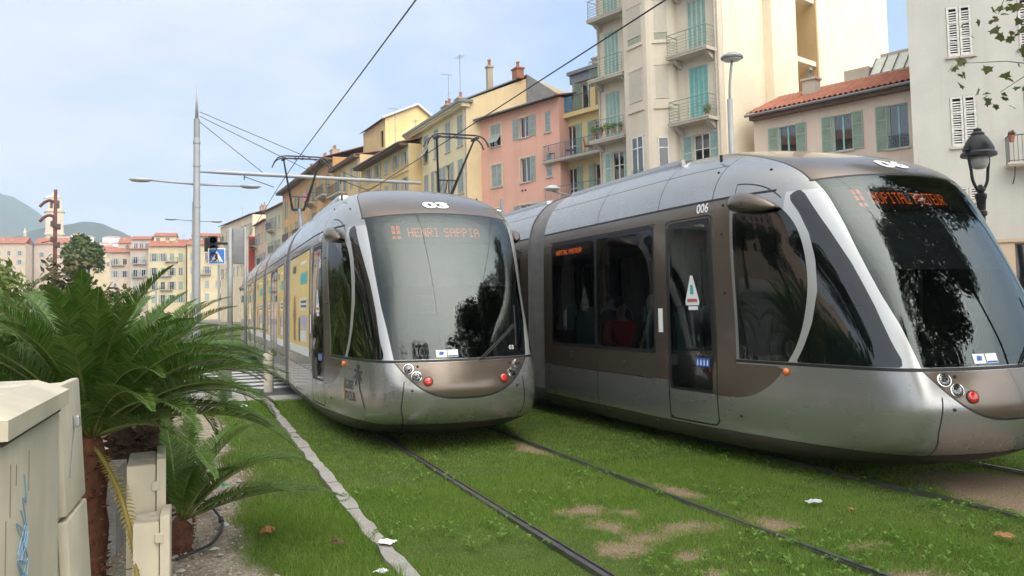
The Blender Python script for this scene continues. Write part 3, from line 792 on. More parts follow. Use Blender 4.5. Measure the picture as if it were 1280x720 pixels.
def make_tram(label, loc, rz, num, dest, ad, proto=None):
    root = thing('tram', label, 'tram', loc, rz, 'trams on the grass tracks')
    if proto is None:
        parts = half_parts(root)
        top = [p for p in parts if p.parent == root]
    else:
        top = []
        for p in proto:
            c = p.copy(); COL.objects.link(c); c.parent = root; top.append(c)
            for q in [x for x in SC.objects if x.parent == p]:
                d = q.copy(); COL.objects.link(d); d.parent = c
    # the other half of the tram is the same, turned round
    for p in top:
        c = p.copy(); COL.objects.link(c); c.parent = root
        c.location = (0, 2 * HALF, 0); c.rotation_euler = (0, 0, math.pi)
        for q in [x for x in SC.objects if x.parent == p]:
            d = q.copy(); COL.objects.link(d); d.parent = c
    # fleet numbers
    def brow(u, v):
        z = 2.90 + v * .46; x = u - .02
        return (x, front_t(x, z) - .004 , z + .004)
    flat_text(num, .27, brow, 'fleet_number', M_WHITE, root, 1.25, .012)
    flat_text('0' + num, .135, on_left(2.42, 2.60), 'fleet_number', M_WHITE, root, 1.0, .003)
    flat_text(num, .07, lambda u, v: (.60 + u, front_t(.60 + u, 1.13 + v) - .004, 1.13 + v), 'fleet_number', M_WHITE, root)
    # destinations
    def front(u, v):
        z = 2.535 + v; return (u - .02, front_t(u - .02, z) + .085, z)
    kx = .80 if num == '03' else .60
    led(dest, .0165, lambda u, v: front(u * kx - (.06 if num == '03' else .15), v), 'destination_display', root, .72, True)
    def sidefn(u, v):
        z = 2.37 + v; t = 5.70 - u; return (-(side_hw(t, z) - .03), t, z)
    led('HOPITAL PASTEUR' if num == '06' else dest, .0095, sidefn, 'side_display', root, .8)
    b = MB(); b.box((-(side_hw(5.7, 2.37) - .035), 5.05, 2.30), (-(side_hw(5.7, 2.37) - .08), 6.2, 2.45)); b.build('side_display_box', M_DARKIN, root)
    if ad:
        def film(name, t0, t1, z0, z1, mat, o=.005, poly=None):
            b = MB(); n = 6
            if poly: b.add([(-(side_hw(t, z) + o), t, z) for t, z in poly], [tuple(range(len(poly)))])
            else:
                q = []
                for k in range(n + 1):
                    z = z0 + (z1 - z0) * k / n; q += [(-(side_hw(t0, z) + o), t0, z), (-(side_hw(t1, z) + o), t1, z)]
                b.add(q, [(2 * k, 2 * k + 1, 2 * k + 3, 2 * k + 2) for k in range(n)])
            return b.build(name, mat, root)
        def poster(t0, t1, two=True):
            film('poster_film', t0, t1, 1.06, 2.50, M_YELLOWAD); film('poster_foot', t0, t1, .93, 1.06, M_ADWHITE)
            tm = (t0 + t1) / 2; w = (t1 - t0) / 2
            # figure on the rear half, lettering blocks on the front half (too small to read in the picture)
            film('poster_figure', 0, 0, 0, 0, M_ADBROWN, .007, [(tm + w * .30, 1.12), (tm + w * .52, 1.12), (tm + w * .50, 1.35), (tm + w * .60, 1.55), (tm + w * .52, 1.72), (tm + w * .48, 1.86), (tm + w * .38, 1.86), (tm + w * .34, 1.70), (tm + w * .26, 1.52), (tm + w * .34, 1.35)])
            film('poster_block', tm + w * .30, tm + w * .65, 2.24, 2.36, M_GREYINK, .007)
            film('poster_block', tm - w * .82, tm - w * .18, 2.02, 2.20, M_ADTEAL, .007); film('poster_block', tm - w * .85, tm - w * .15, 1.62, 1.80, M_ADWHITE, .007)
            film('poster_block', tm - w * .80, tm - w * .30, 1.34, 1.54, M_ADLILAC, .007); film('poster_block', tm - w * .80, tm - w * .20, 1.14, 1.30, M_ADWHITE, .007)
            film('poster_block', tm - w * .18, tm - w * .02, 1.12, 1.50, M_ADDARK, .007); film('poster_block', tm - w * .75, tm - w * .2, 2.33, 2.38, M_ADWHITE, .007)
            for k, z in enumerate((1.75, 1.68)): film('poster_block', tm - w * .78, tm - w * .24, z - .02, z + .015, M_GREYINK, .009)
        poster(3.40, 6.18); poster(7.42, 8.83); poster(10.62, 12.03); poster(13.18, 16.0); poster(17.3, 18.6); poster(20.4, 21.8)
        # emblem low on the cab flank: two lines of lettering and a palm tree
        s_ = on_left
        flat_text('LIGNES', .15, s_(1.16, .70, .004), 'emblem_lettering', M_GREYINK, root, .72, .003)
        flat_text("D'AZUR", .15, s_(1.13, .565, .004), 'emblem_lettering', M_GREYINK, root, .78, .003)
        b = MB(); F2 = on_left(1.0, .62, .005)
        def ribbon(pts, w0, w1):
            n = len(pts); q = []
            for i, (u, v) in enumerate(pts):
                du = pts[min(i + 1, n - 1)][0] - pts[max(i - 1, 0)][0]; dv_ = pts[min(i + 1, n - 1)][1] - pts[max(i - 1, 0)][1]; l = math.hypot(du, dv_) or 1
                w = w0 + (w1 - w0) * i / (n - 1); q += [F2(u - dv_ / l * w, v + du / l * w), F2(u + dv_ / l * w, v - du / l * w)]
            b.add(q, [(2 * i, 2 * i + 1, 2 * i + 3, 2 * i + 2) for i in range(n - 1)])
        ribbon([(.16, .22), (.24, .05), (.36, -.13), (.48, -.30)], .012, .018)
        for a in (20, 75, 105, 150, 195, 240, 300, 340):
            ca, sa = math.cos(R(a)), math.sin(R(a)); ribbon([(.16, .22), (.16 + .06 * ca, .22 + .06 * sa + .012), (.16 + .14 * ca, .22 + .13 * sa - .01)], .008, .018)
        b.build('emblem_palm', M_GREYINK, root)
        b = MB(); b.add([on_left(1.34, .66, .007)(u, v) for u, v in ((-.015, -.12), (.03, -.12), (.01, .12), (-.03, .12))], [(0, 1, 2, 3)]); b.build('emblem_stroke', M_GOLD, root)
    return root, top

t06, PROTO = make_tram('silver and bronze tram numbered 06 with dark windows, nearest to the houses', (6.42, 4.92, 0), 0, '06', 'HOPITAL PASTEUR', False)
pantograph(t06, 14.6)
t03, _ = make_tram('silver tram numbered 03 with yellow posters along its side, beside the palms', (3.0, 8.93, 0), R(-1.3), '03', 'HENRI SAPPIA', True, PROTO)
pantograph(t03, 14.6)
for o in SC.objects:
    if o.parent == t03 and o.name.startswith('pantograph'): o.location.x = -.16
# ------------------------------------------------------------------ ground
def groundmat(name, stops, scale=2.0, fine=40, bumps=.4, rough=.95):
    m, nt, p = newmat(name); v = coords(nt)
    a = noise(nt, v, scale, 6, .6); b = noise(nt, v, fine, 4, .7)
    col = ramp(nt, a, stops); col = mixc(nt, .35, col, ramp(nt, b, [(.3, tuple(x * .5 for x in stops[0][1])), (.7, tuple(min(1, x * 1.5) for x in stops[-1][1]))]))
    nt.links.new(col, p.inputs['Base Color']); p.inputs['Roughness'].default_value = rough; p.inputs['Specular IOR Level'].default_value = .2
    bump(nt, p, b, bumps, .02); return m
def sheet(name, poly, z, mat):
    b = MB(); b.add([(x, y, z) for x, y in poly], [tuple(range(len(poly)))])
    return tag(b.build(name, mat), kind='structure')
M_ASPH = groundmat('asphalt', [(.3, (.075, .075, .078)), (.7, (.12, .12, .122))], 1.2, 60, .3)
M_PAVE = groundmat('pink pavement', [(.3, (.27, .215, .18)), (.7, (.36, .29, .245))], 1.5, 50, .2)
M_CONC = groundmat('concrete', [(.3, (.27, .255, .23)), (.7, (.40, .38, .35))], 2.2, 45, .25)
M_KERB = groundmat('worn stone strip', [(.3, (.21, .20, .18)), (.7, (.36, .345, .315))], 3, 45, .3)
sheet('ground', [(-3000, -600), (3000, -600), (3000, 5000), (-3000, 5000)], -.06, groundmat('far ground', [(.3, (.13, .125, .11)), (.7, (.19, .18, .16))], .3, 8, .1))
sheet('square', [(-60, -30), (.3, -30), (.3, 120), (-60, 120)], -.034, groundmat('pale paving of the square', [(.3, (.20, .19, .175)), (.7, (.29, .275, .25))], .8, 20, .1))
sheet('road', [(10.6, -30), (17.0, -30), (17.0, 140), (10.6, 140)], -.03, M_ASPH)
sheet('crossing_road', [(-40, 16.6), (10.6, 16.6), (10.6, 27.5), (-40, 27.5)], -.026, M_ASPH)
b = MB(); b.box((17.0, -30, -.05), (60, 140, .10)); tag(b.build('pavement', M_PAVE), kind='structure')
b = MB(); b.box((9.15, -12, -.05), (10.6, 16.6, .05)); tag(b.build('tram_kerb', M_PAVE), kind='structure')
b = MB(); b.box((9.05, 27.5, -.05), (10.6, 140, .05)); tag(b.build('tram_kerb', M_PAVE), kind='structure')
sheet('concrete_edge', [(1.50, 15.55), (9.15, 15.55), (9.15, 16.6), (1.50, 16.6)], -.008, M_CONC)
sheet('concrete_edge', [(.2, 15.9), (1.50, 15.9), (1.50, 17.9), (.2, 17.9)], -.006, M_CONC)
# zebra stripes
mz = groundmat('worn white road paint', [(.3, (.42, .42, .41)), (.7, (.68, .68, .66))], 3, 50, .2)
for k in range(8):
    y0 = 18.3 + k * 1.02
    sheet('zebra_stripe', [(-3.0, y0), (9.0, y0), (9.0, y0 + .52), (-3.0, y0 + .52)], -.020, mz)

# dirt patches in the turf: the same function drives the soil colour and where blades are missing
def hashn(x, y):
    return np.mod(np.sin(x * 127.1 + y * 311.7) * 43758.5453, 1.0)
def vnoise(x, y):
    xi, yi = np.floor(x), np.floor(y); u, v = x - xi, y - yi; u = u * u * (3 - 2 * u); v = v * v * (3 - 2 * v)
    return (hashn(xi, yi) * (1 - u) + hashn(xi + 1, yi) * u) * (1 - v) + (hashn(xi, yi + 1) * (1 - u) + hashn(xi + 1, yi + 1) * u) * v
def fbm(x, y): return vnoise(x, y) * .5 + vnoise(x * 2.1 + 7, y * 2.1) * .27 + vnoise(x * 4.3, y * 4.3 + 3) * .15 + vnoise(x * 9.1, y * 9.1) * .08
PATCH = [(2.98, 6.0, .26, .24), (3.22, 5.75, .18, .22), (2.92, 5.45, .20, .30), (2.76, 4.95, .20, .22), (3.32, 5.20, .30, .20), (3.0, 5.1, .24, .16), (3.05, 4.6, .16, .12), (3.0, 4.25, .12, .10), (4.15, 4.3, .24, .10), (4.02, 5.0, .15, .30), (3.98, 6.2, .12, .5), (4.05, 3.6, .3, .2), (3.70, 8.6, .12, .8)]
def dirt_at(x, y):
    d = np.zeros_like(x); w = (fbm(x * 3.1, y * 3.1) - .5) * 1.6 + (fbm(x * 9, y * 9) - .5) * .9
    for px_, py_, a, b_ in PATCH:
        r = np.sqrt(((x - px_) / a) ** 2 + ((y - py_) / b_) ** 2); d = np.maximum(d, np.clip((.98 - r + w) * 1.6, 0, 1))
    # worn earth in front of tram 06, between its rails
    r = np.sqrt(((x - 6.45) / .70) ** 2 + ((y - 4.2) / 1.75) ** 2); d = np.maximum(d, np.clip((1.12 - r) * 3 + w * .8, 0, 1))
    # gravel bed on the left
    edge = .60 + .10 * np.sin(y * 1.7) + (fbm(x * 2, y * 2) - .5) * .5 + np.clip(y - 6, 0, 9) * .012
    d = np.maximum(d, np.clip((edge - x) * 5, 0, 1))
    return d
def ground_patch(name, x0, x1, y0, y1, step, z):
    xs = np.arange(x0, x1 + 1e-6, step); ys = np.arange(y0, y1 + 1e-6, step)
    X, Y = np.meshgrid(xs, ys); Z = z + (fbm(X * 1.3, Y * 1.3) - .5) * .03
    V = np.c_[X.ravel(), Y.ravel(), Z.ravel()]; nx, ny = len(xs), len(ys)
    i = np.arange((ny - 1) * (nx - 1)); r_ = i // (nx - 1); c_ = i % (nx - 1); a = r_ * nx + c_
    F = np.c_[a, a + 1, a + nx + 1, a + nx]
    me = bpy.data.meshes.new(name); me.from_pydata(V.tolist(), [], F.tolist())
    at = me.attributes.new('soil', 'FLOAT', 'POINT'); at.data.foreach_set('value', dirt_at(V[:, 0], V[:, 1]).astype(np.float32))
    at = me.attributes.new('gravel', 'FLOAT', 'POINT'); at.data.foreach_set('value', np.clip((.62 - V[:, 0]) * 6, 0, 1).astype(np.float32))
    o = bpy.data.objects.new(name, me); COL.objects.link(o); me.polygons.foreach_set('use_smooth', [True] * len(F))
    return tag(o, kind='structure')
m, nt, p = newmat('turf soil'); v = coords(nt)
a1 = N(nt, 'ShaderNodeAttribute', attribute_name='soil'); a2 = N(nt, 'ShaderNodeAttribute', attribute_name='gravel')
n_a = noise(nt, v, 3, 6, .65); n_b = noise(nt, v, 60, 5, .7)
vor = N(nt, 'ShaderNodeTexVoronoi', Scale=55.0); nt.links.new(v, vor.inputs['Vector'])
turf = ramp(nt, n_a, [(.3, (.05, .08, .018)), (.7, (.09, .13, .032))])
soil = ramp(nt, n_b, [(.3, (.14, .10, .062)), (.55, (.25, .19, .125)), (.75, (.36, .29, .205))])
gcol = mixc(nt, vor.outputs['Color'], (.24, .20, .15), (.52, .46, .37)); gcol = mixc(nt, ramp(nt, n_a, [(.45, (0, 0, 0)), (.7, (.75,) * 3)]), gcol, (.22, .155, .095))
soil = mixc(nt, a2.outputs['Fac'], soil, gcol)
nt.links.new(mixc(nt, a1.outputs['Fac'], turf, soil), p.inputs['Base Color']); p.inputs['Roughness'].default_value = 1; p.inputs['Specular IOR Level'].default_value = .1
mb_ = mixc(nt, .5, vor.outputs['Distance'], n_b); bump(nt, p, mb_, .8, .03)
M_TURF = m
g1 = ground_patch('grass_bed', -2.4, 9.15, 1.0, 15.9, .055, -.02); g1.data.materials.append(M_TURF)
g2 = ground_patch('far_grass_bed', .9, 9.05, 27.5, 118, .5, -.01); g2.data.materials.append(M_TURF)
g3 = ground_patch('near_grass_bed', -2.4, 9.15, -12, 1.0, .25, -.02); g3.data.materials.append(M_TURF)

# stone strip between turf and planting bed: slabs with ragged edges
xs_l = lambda y: 1.205 + (y - 4) * .0165
k = 0; y = 2.2
while y < 16.4:
    L = 1.0 + .25 * hashn(np.array(y), np.array(3.)).item(); b = MB(); n = 9; L1 = min(y + L, 16.4)
    lft = [(xs_l(yy) + .0 + .03 * (fbm(np.array(yy * 4.), np.array(1.)).item() - .5) * 2, yy) for yy in np.linspace(y, L1 - .012, n)]
    rgt = [(xs_l(yy) + .105 + .03 * (fbm(np.array(yy * 4.), np.array(9.)).item() - .5) * 2, yy) for yy in np.linspace(y, L1 - .012, n)]
    b.prism(lft[::-1] + rgt if False else rgt + lft[::-1], -.06, .012 + .008 * (k % 3 - 1)); tag(b.build('kerb_slab', M_KERB), kind='structure'); y = L1; k += 1

# grooved rails
M_RAIL = plain('rail steel', (.20, .195, .19), .35, .8, .2, 8); M_RUST = plain('rusty rail groove', (.06, .048, .038), .8, .1, .3, 10)
def railx(x0, y): return x0 + (np.clip(y - 6, 0, 40) ** 2) * .00035 + .006 * np.clip(y - 6, 0, 60)
for gx, lab in ((2.36, 'left'), (3.80, 'right'), (5.70, 'left'), (7.14, 'right')):
    curve = gx < 4.5; ys = np.r_[np.linspace(-10, 30, 60), np.linspace(32, 115, 30)]
    sg = 1 if lab == 'left' else -1
    o_root = None
    for nm, a, c, z0, z1, mt in (('rail', -.036, .0, -.05, .010, M_RAIL), ('rail_groove', .0, .034, -.05, -.010, M_RUST), ('rail_lip', .034, .044, -.05, .004, M_RAIL)):
        if gx == 3.80 and nm != 'rail': a, c = (.0, .016) if nm == 'rail_groove' else (.016, .022)
        b = MB(); n = len(ys)
        x = np.array([railx(gx, y) if curve else gx for y in ys])
        lo, hi = sorted((sg * a, sg * c))
        for xx, y in zip(x, ys): b.v += [(xx + lo, y, z0), (xx + hi, y, z0), (xx + hi, y, z1), (xx + lo, y, z1)]
        for i in range(n - 1):
            for q in range(4):
                w = (q + 1) % 4; b.f.append((i * 4 + q, i * 4 + w, (i + 1) * 4 + w, (i + 1) * 4 + q)[::-1]); b.m.append(0)
        o = b.build(nm, mt, o_root)
        if o_root is None: o_root = tag(o, {2.36: 'grooved steel rail in the grass nearest the kerb strip', 3.80: 'grooved steel rail in the grass half grown over, right rail of tram 03', 5.70: 'grooved steel rail beside the bare brown earth, left rail of tram 06', 7.14: 'grooved steel rail beyond tram 06 along the pink kerb'}[gx], 'rail', 'tram rails')

# mown grass: single blades, thinning out with distance
def blades(n, x0, x1, y0, y1, hmin, hmax, wid, seed, weed=False):
    r = np.random.default_rng(seed); x = r.uniform(x0, x1, n); y = y0 + (y1 - y0) * r.uniform(0, 1, n) ** (1.0)
    keep = r.uniform(0, 1, n) > dirt_at(x, y) * (1.06 if not weed else .97)
    dens = .45 + .9 * fbm(x * 1.7, y * 1.7); keep &= r.uniform(0, 1, n) < dens
    for gx in (2.36, 3.80, 5.70, 7.14):
        xr = gx + ((np.clip(y - 6, 0, 40) ** 2) * .00035 + .006 * np.clip(y - 6, 0, 60) if gx < 4.5 else 0)
        lim = np.where(fbm(y * 2.3, np.full_like(y, gx)) > .46, .012, .040) if gx == 3.80 else .043
        keep &= np.abs(x - xr) > lim
    kx = 1.205 + (y - 4) * .0165; keep &= ~((x > kx + .012) & (x < kx + .095))
    x, y = x[keep], y[keep]; n = len(x)
    tall = np.clip(fbm(x * .9 + 5, y * .9) * 1.7 - .15, .3, 1.4)
    left = np.where((x < 1.25) & (y < 7), 1.45, 1.0)
    h = r.uniform(hmin, hmax, n) * tall * left; a = r.uniform(0, 2 * np.pi, n); w = wid * r.uniform(.7, 1.3, n) * (1 + np.clip(y - 5, 0, 12) * .10)
    ln = r.uniform(.15, .9, n) * h; la = r.uniform(0, 2 * np.pi, n)
    z0 = -.02 + (fbm(x * 1.3, y * 1.3) - .5) * .03
    p0 = np.c_[x - np.cos(a) * w, y - np.sin(a) * w, z0]; p1 = np.c_[x + np.cos(a) * w, y + np.sin(a) * w, z0]
    p2 = np.c_[x + np.cos(la) * ln, y + np.sin(la) * ln, z0 + h]
    return np.stack([p0, p1, p2], 1).reshape(-1, 3)
M_GRASS = leafmat('grass blades', (.11, .225, .018), (.16, .30, .03), (.27, .34, .08), .6, .5)
G = [blades(150000, .3, 5.2, 2.6, 7.5, .022, .055, .0022, 1), blades(150000, .3, 9.1, 6.0, 15.8, .025, .05, .0028, 2), blades(70000, 4.5, 9.1, 2.6, 7.5, .025, .055, .0024, 3), blades(9000, -.9, .75, 3.5, 15, .03, .12, .0025, 4, True), blades(9000, .55, 1.25, 3.4, 7, .05, .11, .0026, 5)]
tag(np_mesh('grass', np.concatenate(G), 3, M_GRASS), kind='stuff')
# straw-coloured blades and thatch in and around the bare patches
r = np.random.default_rng(15); n = 60000; x = r.uniform(2.4, 5.0, n); y = r.uniform(3.2, 9, n); dd = dirt_at(x, y); k_ = (dd > .04) & (r.uniform(0, 1, n) < np.where(dd < .97, .9, .22)); x, y = x[k_], y[k_]; n = len(x)
a = r.uniform(0, 6.283, n); l = r.uniform(.015, .05, n); w = .0016; h = r.uniform(.003, .02, n); z0 = -.018 + (fbm(x * 1.3, y * 1.3) - .5) * .03
tag(np_mesh('dry_grass', np.stack([np.c_[x - np.sin(a) * w, y + np.cos(a) * w, z0], np.c_[x + np.sin(a) * w, y - np.cos(a) * w, z0], np.c_[x + np.cos(a) * l, y + np.sin(a) * l, z0 + h]], 1).reshape(-1, 3), 3, leafmat('straw', (.26, .19, .09), (.36, .28, .14), (.42, .36, .2), .8, .2)), kind='stuff')
# clover-like weeds in the turf
r = np.random.default_rng(11); n = 5200
cx = r.uniform(1.2, 8.8, n); cy = 3.0 + 8 * r.uniform(0, 1, n) ** 1.3; sel = (fbm(cx * 1.4 + 9, cy * 1.4) > .55) & (dirt_at(cx, cy) < .4); cx, cy = cx[sel], cy[sel]; q = []
for x, y in zip(cx, cy):
    for k in range(4):
        a = r.uniform(0, 6.28); l = r.uniform(.012, .026); h = r.uniform(.02, .045); ca, sa = math.cos(a), math.sin(a)
        q += [(x, y, h - .015), (x + ca * l - sa * l * .5, y + sa * l + ca * l * .5, h), (x + ca * l * 1.7, y + sa * l * 1.7, h), (x + ca * l + sa * l * .5, y + sa * l - ca * l * .5, h)]
tag(np_mesh('clover', np.array(q), 4, leafmat('clover leaves', (.08, .19, .02), (.12, .24, .03), (.18, .28, .05), .6, .4)), kind='stuff')
# loose stones of the planting bed
def pebbles(n, x0, x1, y0, y1, seed):
    r = np.random.default_rng(seed); out = []
    oct_ = np.array([(1, 0, 0), (0, 1, 0), (-1, 0, 0), (0, -1, 0), (0, 0, .8), (0, 0, -.8)]); fc = [(0, 1, 4), (1, 2, 4), (2, 3, 4), (3, 0, 4)]
    for _ in range(n):
        x = r.uniform(x0, x1); y = r.uniform(y0, y1); s_ = r.uniform(.004, .013) * (1 + (r.uniform() < .03) * 1.5)
        if dirt_at(np.array([x]), np.array([y]))[0] < .5: continue
        V = oct_ * s_ * r.uniform(.6, 1.4, 3) ; a = r.uniform(0, 6.28); V = V @ np.array([[math.cos(a), -math.sin(a), 0], [math.sin(a), math.cos(a), 0], [0, 0, 1]]).T + (x, y, -.015 + s_ * .2)
        for f in fc: out += [V[f[0]], V[f[1]], V[f[2]]]
    return np.array(out)
tag(np_mesh('gravel', pebbles(9000, -1.6, .95, 3.6, 13, 21), 3, leafmat('gravel stones', (.16, .13, .10), (.32, .29, .25), (.50, .47, .42), .9, 0)), kind='stuff')

# things dropped on the ground
M_PAPER = plain('crumpled white paper', (.78, .78, .76), .8, 0, .05)
def litter(name, label, x, y, sx, sy, mat, seed, h=.03, z=.02):
    r = np.random.default_rng(seed); n = 7; V = []; 
    for j in range(n):
        for i in range(n):
            u, v_ = i / (n - 1) - .5, j / (n - 1) - .5
            k = 1 - .25 * r.uniform() * (abs(u) + abs(v_))
            V.append((u * sx * k, v_ * sy * k, h * (.35 + .65 * r.uniform()) * (1 - 1.1 * (u * u + v_ * v_))))
    F = [(j * n + i, j * n + i + 1, (j + 1) * n + i + 1, (j + 1) * n + i) for j in range(n - 1) for i in range(n - 1)]
    b = MB(); b.add(V, F); o = b.build(name, mat, None, False, (x, y, z)); o.rotation_euler = (0, 0, r.uniform(0, 6)); 
    return tag(o, label, name.replace('_', ' '))
litter('paper_scrap', 'crumpled white paper lying on the stone kerb strip', 1.30, 5.60, .13, .09, M_PAPER, 1, .03, .03)
litter('paper_scrap', 'white torn paper scrap in the grass at the bottom edge left of the kerb strip', 1.13, 5.03, .07, .08, M_PAPER, 2, .03)
litter('plastic_wrapper', 'grey plastic wrapper lying in the grass before tram 06', 4.62, 5.25, .15, .09, plain('grey film', (.42, .43, .45), .3), 3, .03)
M_DRY = plain('dry brown leaf', (.30, .13, .05), .7, 0, .3, 30)
litter('dry_leaf', 'curled orange brown leaf in the grass near the gravel', .59, 6.25, .12, .11, M_DRY, 4, .06)
litter('dry_leaf', 'small dark brown leaf in the grass just left of the kerb strip', 1.0, 5.75, .12, .04, plain('dark dry leaf', (.13, .06, .03), .7), 5, .05)
litter('dry_leaf', 'orange brown leaf in the grass at the right edge of the view', 5.05, 3.95, .12, .09, M_DRY, 6, .04)
litter('dry_leaf', 'tiny red brown leaf right of the grey wrapper', 4.72, 4.95, .05, .05, M_DRY, 7, .02)
litter('bottle_cap', 'crushed green plastic scrap on the gravel', .38, 8.05, .08, .06, plain('green plastic', (.03, .32, .16), .4), 8, .05)
litter('paper_scrap', 'pale blue grey paper scrap on the gravel by the hose', .31, 6.65, .11, .05, plain('pale paper', (.5, .55, .55), .7), 9, .02)
litter('paper_scrap', 'white paper scrap at the far end of the grass by the grey post', .98, 14.6, .14, .1, M_PAPER, 10, .06)
# irrigation hose
hp = smooth_line([(-.02, 5.95, .0), (.08, 6.0, .02), (.20, 6.13, .03), (.28, 6.45, .035), (.295, 6.8, .03), (.22, 7.35, .04), (.12, 7.75, .03), (-.05, 8.1, .0)], 8)
b = MB(); b.tube([tuple(p) for p in hp], .011, 8); o = b.build('irrigation_hose', plain('black hose', (.02, .02, .022), .5), None, True)
tag(o, 'thin black irrigation hose curving over the gravel beside the small palm', 'hose')
b = MB(); b.tube([(.293, 6.70, .032), (.293, 6.82, .032)], .02, 8); b.build('hose_joint', M_RUBBER, o)
# ------------------------------------------------------------------ plants
M_CYCAD = leafmat('cycad leaflets', (.030, .075, .008), (.058, .125, .014), (.11, .18, .034), .42, .28)
M_CYCAD_DRY = leafmat('dying cycad leaflets', (.20, .15, .03), (.27, .21, .04), (.30, .24, .07), .6, .2)
M_RACHIS = plain('cycad stalk', (.13, .15, .035), .5, 0, .15)
M_TRUNK = plain('shaggy cycad trunk', (.060, .034, .022), .95, 0, .5, 25, .6)
M_ORANGE = plain('rusty trunk fibre', (.10, .038, .018), .95, 0, .4, 25, .5)

def frond(out, stalks, base, az, el, L, droop, r, nl=70, lw=.0052, ll=.17, curl=0.0, vee=.55):
    """one feather leaf: the rachis bends under its weight, two rows of narrow leaflets in a shallow V"""
    pts = []; tan = []; p = np.array(base, float); e = el; a = az; n = 26
    for i in range(n + 1):
        d = np.array([math.sin(a) * math.cos(e), math.cos(a) * math.cos(e), math.sin(e)]); pts.append(p.copy()); tan.append(d)
        p = p + d * L / n; e -= droop / n * (.35 + 1.5 * i / n); a += curl / n
    pts = np.array(pts); tan = np.array(tan)
    stalks.append(pts)
    s = np.linspace(.10, 1.0, nl); idx = s * n; i0 = np.minimum(idx.astype(int), n - 1); fr = (idx - i0)[:, None]
    P = pts[i0] * (1 - fr) + pts[i0 + 1] * fr; T = tan[i0] * (1 - fr) + tan[i0 + 1] * fr; T /= np.linalg.norm(T, axis=1)[:, None]
    S = np.cross(T, (0, 0, 1.0)); ln = np.linalg.norm(S, axis=1)[:, None]; S = np.where(ln < .05, np.array([math.cos(az), -math.sin(az), 0]), S / np.maximum(ln, 1e-6)); U = np.cross(S, T)
    prof = np.sin(np.clip((s - .10) / .90, 0, 1) ** .62 * np.pi * .93 + .16) ** .8 * ll * (L / 1.2) ** .5
    fwd = .45 + .9 * s ** 2
    for sg in (-1, 1):
        jit = r.normal(0, .06, (nl, 3))
        D = S * sg + T * fwd[:, None] + U * vee + jit; D /= np.linalg.norm(D, axis=1)[:, None]
        l = (prof * r.uniform(.92, 1.05, nl))[:, None]
        Wd = np.cross(D, U); Wd /= np.linalg.norm(Wd, axis=1)[:, None]; w = lw * (L / 1.2) ** .5
        m_ = P + D * l * .55 + U * l * .02; t_ = P + D * l - np.array([0, 0, 1.0]) * l * .10
        q = np.stack([P - Wd * w * .6, P + Wd * w * .6, m_ + Wd * w, m_ - Wd * w], 1); q2 = np.stack([m_ - Wd * w, m_ + Wd * w, t_ + Wd * w * .15, t_ - Wd * w * .15], 1)
        out.append(q.reshape(-1, 3)); out.append(q2.reshape(-1, 3))

def cycad(label, loc, hh, rt, nf, L, seed, skip=None, elr=(-.1, 1.35), dk=1.0, dead=(), nl=64, fibre=M_TRUNK, extra=(), ll=.17):
    r = np.random.default_rng(seed); root = thing('cycad_palm', label, 'palm', loc, 0, 'cycad palms in the planting bed')
    # trunk with leaf-base scales
    b = MB(); prof = []
    for i in range(9): z = -.05 + (hh + .03) * i / 8; prof.append((rt * (1.0 + .12 * math.sin(i * 2.1) - .25 * max(0, i - 6) / 2), z))
    b.lathe(prof + [(rt * .3, hh + .02)], 18)
    tr = b.build('trunk', fibre, root, True)
    sc = []
    for i in range(int(260 * max(.35, hh) * rt / .13)):
        a = r.uniform(0, 6.283); z = r.uniform(0, hh + .02); d = np.array([math.cos(a), math.sin(a), 0]); tn = np.array([-math.sin(a), math.cos(a), 0]); w = rt * .17; l = rt * r.uniform(.2, .45)
        c = d * rt * .97 + (0, 0, z); u = np.array([0, 0, 1.0]); tip = c + d * l * .9 + u * l * .35
        for f in ((c - tn * w, c + tn * w, tip), (c - tn * w, tip, c + u * w * 1.3), (c + tn * w, c + u * w * 1.3, tip)): sc += list(f)
    np_mesh('trunk_scales', np.array(sc), 3, fibre, tr)['kind'] = 'stuff'
    out = []; st = []
    for k in range(nf):
        u = (k + .5) / nf; el = elr[0] + (elr[1] - elr[0]) * u ** .9 + r.normal(0, .07); az = k * 2.39996 + r.normal(0, .12)
        if skip and skip(az, el): continue
        frond(out, st, (rt * .4 * math.sin(az), rt * .4 * math.cos(az), hh), az, el, L * r.uniform(.88, 1.1) * (1.08 - .22 * max(0, el) / 1.4), r.uniform(.85, 1.3) * (1.25 - .35 * u) * dk, r, nl, .0050, ll, r.normal(0, .12))
    for az, el, l, dr in extra:
        frond(out, st, (rt * .4 * math.sin(az), rt * .4 * math.cos(az), hh), az, el, l, dr, r, nl + 16, .0050, ll)
    cr = np_mesh('crown', np.concatenate(out), 4, M_CYCAD, root)
    b = MB()
    for p in st: b.tube([tuple(q) for q in p[::2]], [.011 * (1 - .85 * i / (len(p[::2]) - 1)) for i in range(len(p[::2]))], 5)
    b.build('frond_stalks', M_RACHIS, cr, True)
    if dead:
        out = []; st = []
        for az, el, l, dr in dead: frond(out, st, (rt * .5 * math.sin(az), rt * .5 * math.cos(az), hh - .05), az, el, l, dr, r, 40, .006, .07)
        o = np_mesh('dead_frond', np.concatenate(out), 4, M_CYCAD_DRY, root)
        b = MB()
        for p in st: b.tube([tuple(q) for q in p[::2]], .012, 5)
        b.build('dead_stalk', M_CYCAD_DRY, o, True)
    return root
P2 = math.pi / 2
cycad('cycad palm in the second row, filling the gap behind the thick trunked one', (-.85, 8.3, 0), 1.05, .15, 44, 1.1, 23, elr=(.1, 1.35), dk=.9, nl=64)
